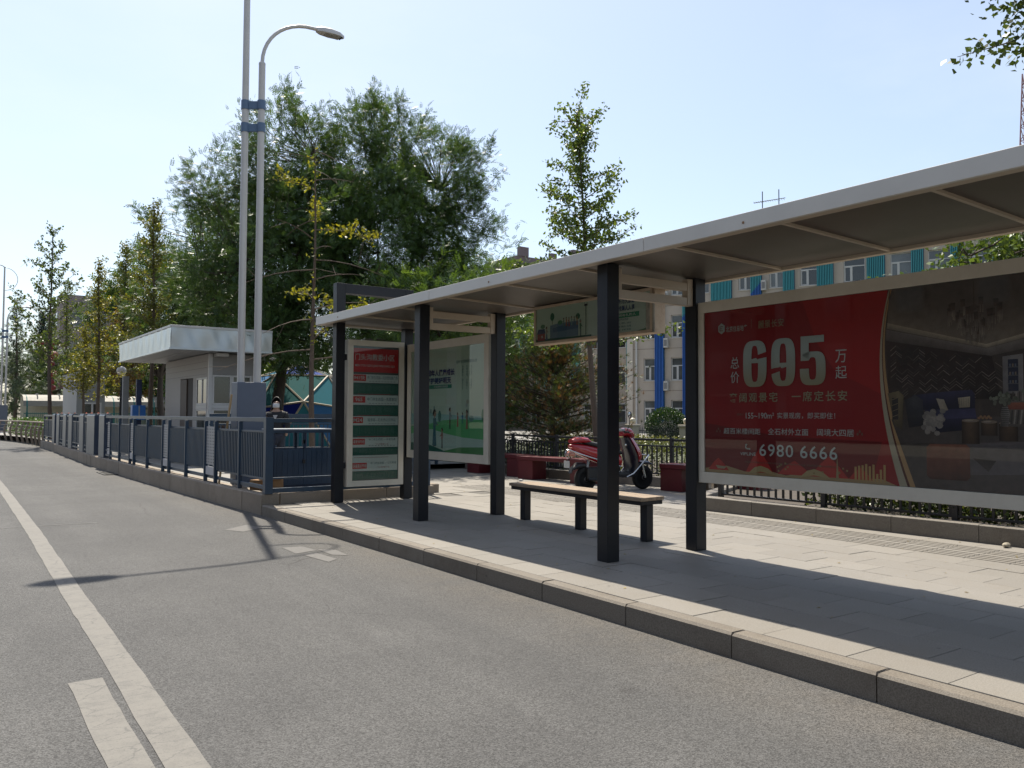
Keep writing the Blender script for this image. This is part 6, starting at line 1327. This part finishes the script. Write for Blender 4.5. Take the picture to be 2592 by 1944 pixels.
def unit(a): return a/np.maximum(np.linalg.norm(a, axis=-1, keepdims=True), 1e-9)
def foliage(name, pos, dirs, size, template, colors, material, parent, up_bias=0.5, rnd=None):
    rnd = rnd or rng; tv, tf = template; T = np.array(tv); n = len(pos); m = len(T)
    d = unit(dirs); a = unit(rnd.normal(size=(n,3))*(1-up_bias) + np.array([0,0,1])*up_bias); s = unit(np.cross(a, d)); nn = np.cross(d, s)
    V = pos[:,None,:] + size[:,None,None]*(T[None,:,0:1]*d[:,None,:] + T[None,:,1:2]*s[:,None,:] + T[None,:,2:3]*nn[:,None,:])
    org = np.array(ORG.get(parent.name, Vector((0,0,0)))) if parent is not None else np.zeros(3)
    V = (V-org).reshape(-1,3)
    k = [len(f) for f in tf]; loops = np.concatenate([np.array(f) for f in tf]); L = len(loops)
    LI = (loops[None,:] + (np.arange(n)*m)[:,None]).ravel(); tot = np.tile(np.array(k), n); st = np.concatenate([[0], np.cumsum(tot)[:-1]])
    me = bpy.data.meshes.new(name); me.vertices.add(len(V)); me.vertices.foreach_set('co', V.astype(np.float32).ravel())
    me.loops.add(len(LI)); me.loops.foreach_set('vertex_index', LI.astype(np.int32)); me.polygons.add(len(tot)); me.polygons.foreach_set('loop_start', st.astype(np.int32)); me.polygons.foreach_set('loop_total', tot.astype(np.int32))
    me.update(calc_edges=True)
    C = np.repeat(colors, m, axis=0); C = np.concatenate([C, np.ones((len(C),1))], 1).astype(np.float32)
    at = me.color_attributes.new('Col', 'FLOAT_COLOR', 'POINT'); at.data.foreach_set('color', C.ravel())
    me.materials.append(material); o = bpy.data.objects.new(name, me); link(o, parent); ORG[o.name] = Vector(org); return o

def shade(n, c0, c1, jit=0.18, rnd=None):
    rnd = rnd or rng; t = rnd.random((n,1)); c = np.array(c0)*(1-t)+np.array(c1)*t; return c*(1+rnd.normal(size=(n,1))*jit).clip(0.5,1.6)

def big_tree(name, label, base, fork, ells, nclump, per, size, cols, trunk_r, group='large trees behind the fence', leaf=None, spread=0.27, shoots=0.25, lm=None, seed=1):
    rd = np.random.default_rng(seed); t = thing(name, base, label, 'tree', group)
    base = np.array(base, float); fork = np.array(fork, float); tb_ = MB()
    pts = [base + (fork-base)*q + np.array([0.06*math.sin(5*q+seed),0.06*math.cos(4*q+seed),0]) for q in np.linspace(0,1,6)]; tb_.tube(pts, [trunk_r*(1.25 if i == 0 else 1-0.08*i) for i in range(6)], 10)
    cl = []; w = np.array([e[1][0]*e[1][1]*e[1][2] for e in ells]); w = w/w.sum()
    for ei, (c, r) in enumerate(ells):
        c = np.array(c, float); r = np.array(r, float); k = max(4, int(nclump*w[ei])); u = unit(rd.normal(size=(k,3)))
        lump = 1+0.10*np.sin(u[:,0:1]*5+seed)+0.09*np.sin(u[:,1:2]*7+2*seed)+0.08*np.sin(u[:,2:3]*6+seed*3)
        rad = (0.35+0.65*rd.random((k,1))**0.6); p = c + u*r*rad*lump; cl.append(np.concatenate([p, u, rad], 1))
    cl = np.concatenate(cl); cen = cl[:,:3]; out = cl[:,3:6]; rf = cl[:,6]
    keep = cen[:,2] > base[2]+1.5; cen, out, rf = cen[keep], out[keep], rf[keep]
    # limbs
    nl = 9; limb = []
    idx = rd.permutation(len(cen))[:nl*3]; top = sorted(idx, key=lambda i: -rf[i])[:nl]
    for i in top:
        e = fork + (cen[i]-fork)*0.85; m_ = fork + (e-fork)*0.45 + np.array([0,0,0.10*np.linalg.norm(e-fork)])
        q = np.linspace(0,1,8)[:,None]; cv = (1-q)**2*fork + 2*q*(1-q)*m_ + q*q*e; limb.append(cv)
        tb_.tube(list(cv), list(np.linspace(trunk_r*0.55, 0.02, 8)), 6)
    LP = np.concatenate(limb)
    for i in range(len(cen)):
        j = np.argmin(np.linalg.norm(LP-cen[i], axis=1)); a = LP[j]; b = cen[i]; mid_ = (a+b)/2 + rd.normal(size=3)*0.12; tb_.tube([a, mid_, b], [0.02,0.013,0.006], 4, False)
    mbs = []
    # leaves: clumps, some drawn out into shoots
    P_, D_ = [], []
    for i in range(len(cen)):
        n = int(per*rd.uniform(0.6,1.4)); dsh = out[i]*0.7 + np.array([0,0,0.55]) + rd.normal(size=3)*0.3; dsh /= np.linalg.norm(dsh)
        if rf[i] > 0.82 and rd.random() < shoots:
            L_s = rd.uniform(0.6,1.3); mbs.append((cen[i], cen[i]+dsh*L_s)); s = rd.random((n,1))*L_s; p = cen[i] + dsh*s + rd.normal(size=(n,3))*0.10*(1.2-s*0.5)
        else: p = cen[i] + rd.normal(size=(n,3))*np.array([spread,spread,spread*0.75])
        d = out[i]*0.6 + rd.normal(size=(n,3))*0.65 + np.array([0,0,0.25]); P_.append(p); D_.append(d)
    for a_, b_ in mbs: tb_.tube([a_, b_], [0.012,0.004], 4, False)
    tb_.build('trunk', BARK, t, smooth=60, fix=False)
    P_ = np.concatenate(P_); D_ = np.concatenate(D_); n = len(P_)
    foliage('crown', P_, D_, size*rd.uniform(0.7,1.25,n), leaf or pinnate(), shade(n, cols[0], cols[1], 0.2, rd), lm or LEAF, t, 0.45, rd)
    return t

def young_tree(name, label, base, top, r0, t0, prof, nb, leaf, lsize, per_m, cols, elev=(35,60), bare=0.0, group='young roadside trees', cat='tree', bark=None, lm=None, seed=1, spur=4, trunk_leaf=1.0, yellow=None, droop=0.0, leafzone=None):
    rd = np.random.default_rng(seed); t = thing(name, base, label, cat, group); base = np.array(base, float); top = np.array(top, float); H = np.linalg.norm(top-base); mb = MB()
    tp = [base+(top-base)*q+np.array([0.03*math.sin(7*q+seed),0.03*math.cos(6*q+seed),0])*H*0.15 for q in np.linspace(0,1,10)]; mb.tube(tp, [max(0.008, r0*(1-0.92*q)) for q in np.linspace(0,1,10)], 8)
    P_, D_, Q_ = [], [], []
    def spurs(p, d, L, dens):
        n = rd.poisson(max(0.0, L*per_m*dens)); 
        if n == 0: return
        for _ in range(n):
            q = rd.random(); k = rd.integers(2, spur+2); c = p(q); P_.append(c+rd.normal(size=(k,3))*lsize*0.5); D_.append(rd.normal(size=(k,3))+np.array([0,0,0.35])); Q_.append(np.full(k, c[2]))
    for i in range(nb):
        q = t0+(1-t0)*(i+0.3)/nb; o = base+(top-base)*q; az = i*2.39996+rd.normal()*0.4; L = prof(q)*rd.uniform(0.6,1.2); el = math.radians(rd.uniform(*elev)); h = np.array([math.cos(az), math.sin(az), 0])
        a = o; b = o + L*(h*math.cos(el)+np.array([0,0,math.sin(el)])); m_ = (a+b)/2 + np.array([0,0,-0.08*L]); b = b + np.array([0,0,-droop*L])
        cv = lambda s, a=a, m_=m_, b=b: (1-s)**2*a+2*s*(1-s)*m_+s*s*b
        mb.tube([cv(s) for s in np.linspace(0,1,5)], list(np.linspace(max(0.010,r0*0.30*(1-0.5*q)), 0.004, 5)), 5, False)
        is_bare = rd.random() < bare
        if not is_bare: spurs(lambda s, cv=cv: cv(0.12+0.88*s), None, L, 1.0)
        for _ in range(int(L*1.6)):
            s = rd.uniform(0.3,0.95); p0 = cv(s); dd = h*math.cos(el)+rd.normal(size=3)*0.7; dd[2] += 0.2; dd /= np.linalg.norm(dd); l2 = L*rd.uniform(0.15,0.4); p1 = p0+dd*l2
            mb.tube([p0,p1], [0.006,0.003], 4, False)
            if not is_bare: spurs(lambda s_, p0=p0, p1=p1: p0+(p1-p0)*s_, None, l2, 1.0)
    if trunk_leaf > 0: spurs(lambda s: base+(top-base)*(t0+(1-t0)*s)+rd.normal(size=3)*0.06, None, H*(1-t0), trunk_leaf)
    mb.build('trunk', bark or BARK2, t, smooth=60, fix=False)
    if P_:
        P_ = np.concatenate(P_); D_ = np.concatenate(D_); n = len(P_)
        col = shade(n, cols[0], cols[1], 0.15, rd)
        foliage('crown', P_, D_, lsize*rd.uniform(0.7,1.3,n), leaf, col, lm or LEAFY, t, 0.3, rd)
    return t

G0, G1 = (0.040,0.085,0.028), (0.095,0.160,0.045)
big_tree('locust_tree', 'large dark green tree with forked trunk behind the masked person', (9.18,25.98,0.14), (9.3,25.9,3.3), [((7.62,26.79,8.43),(1.33,1.33,1.08)), ((9.04,25.37,9.37),(1.88,1.88,1.88)), ((8.30,27.03,5.98),(2.20,2.20,2.33)), ((9.35,24.54,6.49),(2.33,2.33,2.33)), ((9.16,25.29,3.95),(2.24,2.24,1.25))], 500, 60, 0.23, (G0,G1), 0.24, seed=3, shoots=0.3)
big_tree('locust_tree', 'tallest dark green tree rising behind the route board', (12.6,25.6,0.14), (12.6,25.5,3.4), [((12.11,24.74,9.85),(2.17,2.17,1.90)), ((14.15,23.92,9.5),(1.54,1.54,1.68)), ((14.92,24.12,7.08),(1.71,1.71,1.91)), ((11.64,24.59,7.42),(2.72,2.72,2.46)), ((12.78,24.52,4.90),(2.77,2.77,1.71))], 560, 60, 0.23, (G0,G1), 0.26, seed=8, shoots=0.3)
big_tree('locust_tree', 'broad dark green tree behind the kiosk canopy', (9.4,33.8,0.14), (9.3,33.9,3.2), [((8.70,32.82,7.58),(1.84,1.84,1.84)), ((8.52,34.28,5.24),(2.06,2.06,1.90)), ((10.38,34.20,5.04),(2.12,2.12,1.79))], 320, 46, 0.27, (G0,G1), 0.22, seed=12, shoots=0.3)
big_tree('locust_tree', 'lower dark green tree seen under the shelter roof behind the poster', (17.0,27.6,0.14), (16.9,27.5,2.6), [((16.7,27.4,5.2),(3.0,3.0,2.8)), ((18.0,25.4,4.4),(2.2,2.2,1.8))], 170, 24, 0.44, ((0.05,0.10,0.025),(0.11,0.18,0.04)), 0.20, seed=15)
big_tree('locust_tree', 'small spreading green tree hidden behind the poster board, shading the benches', (12.9,20.4,0.14), (12.6,20.2,2.4), [((12.1,19.9,4.4),(2.1,2.1,1.5)), ((11.0,20.6,4.1),(1.6,1.6,1.2)), ((13.1,18.9,4.6),(1.5,1.5,1.2))], 150, 24, 0.30, ((0.05,0.10,0.025),(0.11,0.18,0.04)), 0.11, seed=18)
big_tree('ash_tree', 'dense green tree between the young trees and the kiosk canopy', (10.6,47.9,0.14), (10.4,47.9,3.5), [((10.3,47.9,7.6),(2.6,2.6,3.6)), ((8.6,48.3,6.2),(2.2,2.2,2.6))], 170, 20, 0.55, ((0.04,0.085,0.03),(0.09,0.14,0.04)), 0.22, seed=21)
big_tree('ash_tree', 'hazy low tree mass behind the far street lamp', (7.4,82,0.14), (7.4,82,2.5), [((7.4,82,4.6),(3.6,4.0,3.2)), ((10.5,80,4.2),(2.6,2.6,2.6)), ((13.5,78,4.4),(2.6,2.6,2.8))], 170, 18, 0.6, ((0.05,0.09,0.03),(0.10,0.14,0.05)), 0.2, seed=25)
big_tree('poplar_tree', 'leafy tree reaching in at the upper right picture edge', (14.9,5.0,0.15), (14.6,4.8,4.6), [((13.82,4.88,8.2),(1.15,1.15,1.8)), ((15.4,4.2,6.6),(1.5,1.5,1.6))], 190, 70, 0.105, ((0.028,0.05,0.014),(0.075,0.115,0.03)), 0.16, group='trees behind the billboard', leaf=rhomb(1,0.75), spread=0.24, shoots=0.2, seed=31)

big_tree('poplar_tree', 'low bright leafy tree top peeping over the right end of the billboard', (13.9,5.6,0.15), (13.4,5.7,2.9), [((13.15,5.75,3.85),(0.85,0.85,0.42)), ((13.9,5.2,4.1),(0.9,0.9,0.55))], 60, 60, 0.095, ((0.05,0.09,0.02),(0.13,0.19,0.05)), 0.07, group='trees behind the billboard', leaf=rhomb(1,0.75), spread=0.16, shoots=0.1, seed=33)
YG0, YG1 = (0.10,0.12,0.025), (0.22,0.20,0.04)
young_tree('ginkgo_tree', 'slender green ginkgo rising above the shelter roof', (12.72,14.42,0.15), (12.05,14.45,8.5), 0.085, 0.36, lambda q: 1.75-1.05*(q-0.36)/0.64 if q > 0.36 else 1.7, 64, fan(), 0.095, 22, ((0.055,0.10,0.022),(0.13,0.18,0.045)), (5,45), group='ginkgos by the shelter', seed=41, spur=5, trunk_leaf=2.2)
young_tree('ginkgo_tree', 'nearly bare thin ginkgo with a few yellow leaf tufts beside the route board', (6.88,17.19,0.14), (6.80,17.05,7.4), 0.075, 0.34, lambda q: 2.7-1.7*q, 22, fan(), 0.085, 17, ((0.13,0.15,0.02),(0.26,0.25,0.03)), (5,40), bare=0.86, group='ginkgos by the shelter', seed=47, spur=5, trunk_leaf=0.35, droop=0.38)
young_tree('young_tree', 'tall sparse young tree with thin open crown at far left', (5.10,47.5,0.14), (5.02,47.6,11.0), 0.11, 0.33, lambda q: 4.6*(1.08-q), 44, rhomb(1,0.8), 0.12, 8, ((0.045,0.085,0.03),(0.10,0.13,0.035)), (28,52), seed=52, spur=3, trunk_leaf=1.2)
young_tree('young_tree', 'yellowing young tree with bushy lower crown left of the kiosk', (5.60,36.3,0.14), (5.52,36.3,7.6), 0.085, 0.34, lambda q: 1.25*(1.25-q), 40, fan(), 0.105, 17, (YG0,YG1), (10,50), seed=55, spur=5, trunk_leaf=2.5)
young_tree('young_tree', 'short yellow green young tree before the grey booth', (5.92,42.3,0.14), (5.90,42.3,5.4), 0.08, 0.38, lambda q: 1.5*(1.2-q), 32, fan(), 0.12, 15, (YG0,YG1), (10,45), seed=58, spur=5, trunk_leaf=2)
young_tree('young_tree', 'tall olive young tree directly behind the kiosk canopy', (6.48,31.1,0.14), (6.46,31.1,9.0), 0.10, 0.40, lambda q: 1.5*(1.25-q), 46, fan(), 0.10, 17, ((0.085,0.11,0.025),(0.17,0.17,0.04)), (15,55), seed=61, spur=5, trunk_leaf=2.5)
young_tree('young_tree', 'olive young tree left of the globe lamp and canopy', (7.35,41.0,0.14), (7.30,41.0,9.3), 0.10, 0.35, lambda q: 1.7*(1.2-q), 44, fan(), 0.12, 15, ((0.07,0.11,0.03),(0.16,0.16,0.04)), (15,55), seed=64, spur=5, trunk_leaf=2.5)
young_tree('young_tree', 'reddish brown young tree low beside the canopy end', (7.9,44.5,0.14), (7.9,44.5,7.2), 0.09, 0.3, lambda q: 1.9*(1.2-q), 40, fan(), 0.13, 14, ((0.13,0.09,0.03),(0.22,0.14,0.05)), (10,45), seed=66, spur=5, trunk_leaf=2.5)
young_tree('young_tree', 'thin green young tree just right of the grey booth', (6.9,56.0,0.14), (6.8,56,9.5), 0.10, 0.3, lambda q: 1.9*(1.2-q), 38, fan(), 0.13, 12, ((0.06,0.10,0.03),(0.13,0.15,0.04)), (20,55), seed=69, spur=4, trunk_leaf=2)
young_tree('cedar_tree', 'dark pointed cedar in the distance at far left', (8.55,85.6,0.14), (8.5,85.6,10.6), 0.16, 0.12, lambda q: 2.3*(1.03-q), 70, tuft(), 0.42, 10, ((0.012,0.035,0.022),(0.03,0.065,0.035)), (-5,25), group='distant conifers', seed=71, spur=3, trunk_leaf=3, lm=NEEDLE)
young_tree('cedar_tree', 'loose grey green conifer beside the far street lamp', (5.55,72.5,0.14), (5.45,72.5,10.2), 0.15, 0.12, lambda q: 2.9*(1.06-q), 40, tuft(), 0.36, 5, ((0.03,0.06,0.03),(0.07,0.10,0.045)), (-5,30), group='distant conifers', seed=74, spur=3, trunk_leaf=2, lm=NEEDLE)
# pine with browning needles behind the red benches
def pine():
    rd = np.random.default_rng(80); base = (13.75,17.4,0.15); t = thing('pine_tree', base, 'bushy pine with browning needles behind the red benches', 'tree'); mb = MB()
    mb.tube([(13.75,17.4,0.1),(13.72,17.42,1.2),(13.8,17.3,2.3),(13.75,17.35,3.3)], [0.10,0.085,0.06,0.02], 8); P_, D_ = [], []
    for i in range(190):
        q = rd.random(); z = 0.62+2.9*q; az = rd.random()*6.283; R_ = (2.35*math.sin(math.pi*min(1,(0.22+0.78*q)))**0.6)*rd.uniform(0.45,1.0); a = np.array([13.75,17.38,z*0.85]); b = np.array([13.75+R_*math.cos(az), 17.38+R_*math.sin(az), z+0.18*R_])
        mb.tube([a,(a+b)/2+np.array([0,0,-0.06]),b], [0.022,0.014,0.006], 5, False)
        for k in range(34):
            s = rd.uniform(0.25,1.06); c = a+(b-a)*s+rd.normal(size=3)*np.array([0.13,0.13,0.08])*(0.5+s); P_.append(c); D_.append((b-a)/np.linalg.norm(b-a)*0.6+rd.normal(size=3)*0.5+np.array([0,0,0.5]))
    mb.build('trunk', BARK, t, smooth=60, fix=False); P_ = np.array(P_); D_ = np.array(D_); n = len(P_); mixb = rd.random((n,1)) < 0.32
    c = np.where(mixb, shade(n,(0.14,0.075,0.025),(0.24,0.13,0.045),0.2,rd), shade(n,(0.04,0.065,0.018),(0.11,0.14,0.035),0.2,rd)); foliage('crown', P_, D_, rd.uniform(0.10,0.17,n), tuft(13), c, NEEDLE, t, 0.2, rd)
pine()
def leafy_volume(name, label, cat, sampler, n, size, cols, leaf, seed, origin, stem=None, material=None, group=None):
    rd = np.random.default_rng(seed); t = thing(name, origin, label, cat, group); p, d = sampler(rd, n); foliage('leaves', p, d, size*rd.uniform(0.7,1.3,len(p)), leaf, shade(len(p), cols[0], cols[1], 0.2, rd), material or LEAF, t, 0.4, rd)
    m = MB()
    for a, b in (stem or []): m.tube([a, ((a[0]+b[0])/2+0.03,(a[1]+b[1])/2,(a[2]+b[2])/2), b], [0.016,0.012,0.005], 5, False)
    if stem: stuff(m.build('stems', BARK2, t, fix=False))
    return t
def along(pts, w, h0, h1):
    pts = np.array(pts, float)
    def s(rd, n):
        seg = np.linalg.norm(np.diff(pts, axis=0), axis=1); k = rd.choice(len(seg), n, p=seg/seg.sum()); q = rd.random(n); a = pts[k]; b = pts[k+1]; c = a+(b-a)*q[:,None]; d = unit(b-a); nn = np.stack([d[:,1],-d[:,0]],1)
        o = rd.uniform(-1,1,n); o = np.sign(o)*np.abs(o)**0.6; zz = h0+(h1-h0)*rd.random(n)**0.95*(1-0.18*np.sin(c[:,1]*3.1)**2); pos = np.concatenate([c+nn*(o*w/2)[:,None], zz[:,None]],1)
        return pos, rd.normal(size=(n,3))+np.concatenate([nn*o[:,None]*1.2, np.full((n,1),0.5)],1)
    return s
def stems(pts, h, k, seed):
    rd = np.random.default_rng(seed); pts = np.array(pts, float); out = []
    for i in range(k):
        j = rd.integers(len(pts)-1); q = rd.random(); c = pts[j]+(pts[j+1]-pts[j])*q+rd.normal(size=2)*0.1; out.append(((c[0],c[1],0.14),(c[0]+rd.normal()*0.08,c[1]+rd.normal()*0.08,h*rd.uniform(0.6,1))))
    return out
h1 = [(11.25,1.7),(10.95,5.0),(10.85,7.3)]; leafy_volume('hedge', 'loose leafy hedge behind the railing under the red billboard', 'hedge', along(h1,1.1,0.16,1.15), 16000, 0.07, ((0.03,0.055,0.015),(0.10,0.13,0.035)), rhomb(1,0.6), 91, (11,4.5,0.15), stems(h1,0.8,40,92))
h2 = [(13.45,10.8),(12.95,14.0),(12.85,15.8)]; leafy_volume('hedge', 'sunlit clipped hedge behind the railing right of the scooter', 'hedge', along(h2,0.7,0.15,0.98), 6500, 0.05, ((0.05,0.075,0.02),(0.16,0.18,0.06)), rhomb(1,0.6), 93, (13.1,13,0.15), stems(h2,0.8,30,94))
h3 = [(12.95,16.1),(13.0,19.2)]; leafy_volume('hedge', 'dark hedge behind the railing at the far left red bench', 'hedge', along(h3,0.7,0.15,0.9), 2600, 0.055, ((0.025,0.05,0.015),(0.08,0.11,0.03)), rhomb(1,0.6), 95, (13,17.6,0.15), stems(h3,0.7,16,96))
h4 = [(5.6,49.5),(5.4,56),(4.9,63)]; leafy_volume('hedge', 'low trimmed green hedge behind the tan guardrail', 'hedge', along(h4,1.2,0.15,1.25), 5200, 0.10, ((0.04,0.09,0.02),(0.09,0.16,0.035)), rhomb(1,0.6), 97, (5.4,56,0.14))
def sphere_s(c, r, zs=1.0):
    def s(rd, n):
        u = unit(rd.normal(size=(n,3))); rad = 0.55+0.47*rd.random((n,1))**0.6; return np.array(c)+u*rad*r*np.array([1,1,zs]), u+rd.normal(size=(n,3))*0.6
    return s
leafy_volume('round_bush', 'dark clipped round bush before the beige building', 'bush', sphere_s((32.6,31.5,0.95),1.10,0.88), 9000, 0.09, ((0.012,0.034,0.010),(0.03,0.06,0.018)), rhomb(1,0.6), 101, (32.6,31.5,0.14))
h5 = [(21.5,27.5),(22.3,20.5)]; leafy_volume('hedge', 'yellow green hedge strip before the iron fence of the building', 'hedge', along(h5,1.2,0.15,0.75), 4200, 0.09, ((0.07,0.09,0.02),(0.18,0.18,0.05)), rhomb(1,0.6), 103, (22,24,0.14))
def belt(rd, n):
    pts = np.array([(10,66),(17,60),(26,58),(36,60),(48,64)], float); seg = np.linalg.norm(np.diff(pts, axis=0), axis=1); k = rd.choice(len(seg), n, p=seg/seg.sum()); q = rd.random(n); c = pts[k]+(pts[k+1]-pts[k])*q[:,None]
    top = 6.2+1.6*np.sin(c[:,0]*0.9)+0.9*np.sin(c[:,0]*2.3+1); z = 0.3+(top-0.3)*rd.random(n)**0.8; w = 2.2*np.sqrt(np.clip(1-(z/top)**2.5,0.05,1)); pos = np.concatenate([c+rd.normal(size=(n,2))*w[:,None]*0.5, z[:,None]],1)
    return pos, rd.normal(size=(n,3))+np.array([-0.3,-0.8,0.4])
rdb = np.random.default_rng(120); pb, db = belt(rdb, 26000); fo = foliage('distant_wood', pb, db, 0.42*rdb.uniform(0.6,1.3,len(pb)), rhomb(1,0.6), shade(len(pb),(0.035,0.07,0.02),(0.09,0.13,0.035),0.25,rdb), LEAF, None, 0.3, rdb); tag(stuff(fo), 'distant belt of green trees closing the view behind the play dome', 'wood')
# fallen leaves on the paving and in the gutter
rd = np.random.default_rng(110); n = 150; p = np.stack([rd.uniform(4.7,12.2,n), rd.uniform(2.4,17,n), np.full(n,0.006)],1); ok = (p[:,0] < 10.0) | (p[:,1] > 9.9); p = p[ok & ((p[:,1] < 13.3) | (p[:,0] > 8.1))]; n = len(p)
fl = foliage('fallen_leaves', p, np.concatenate([rd.normal(size=(n,2)), np.zeros((n,1))],1), rd.uniform(0.02,0.045,n), rhomb(1,0.6,0,0.1), shade(n,(0.20,0.14,0.04),(0.30,0.24,0.06),0.2,rd), LEAFY, None, 0.97, rd); tag(stuff(fl), 'scattered small yellow fallen leaves on the paving', 'leaves')
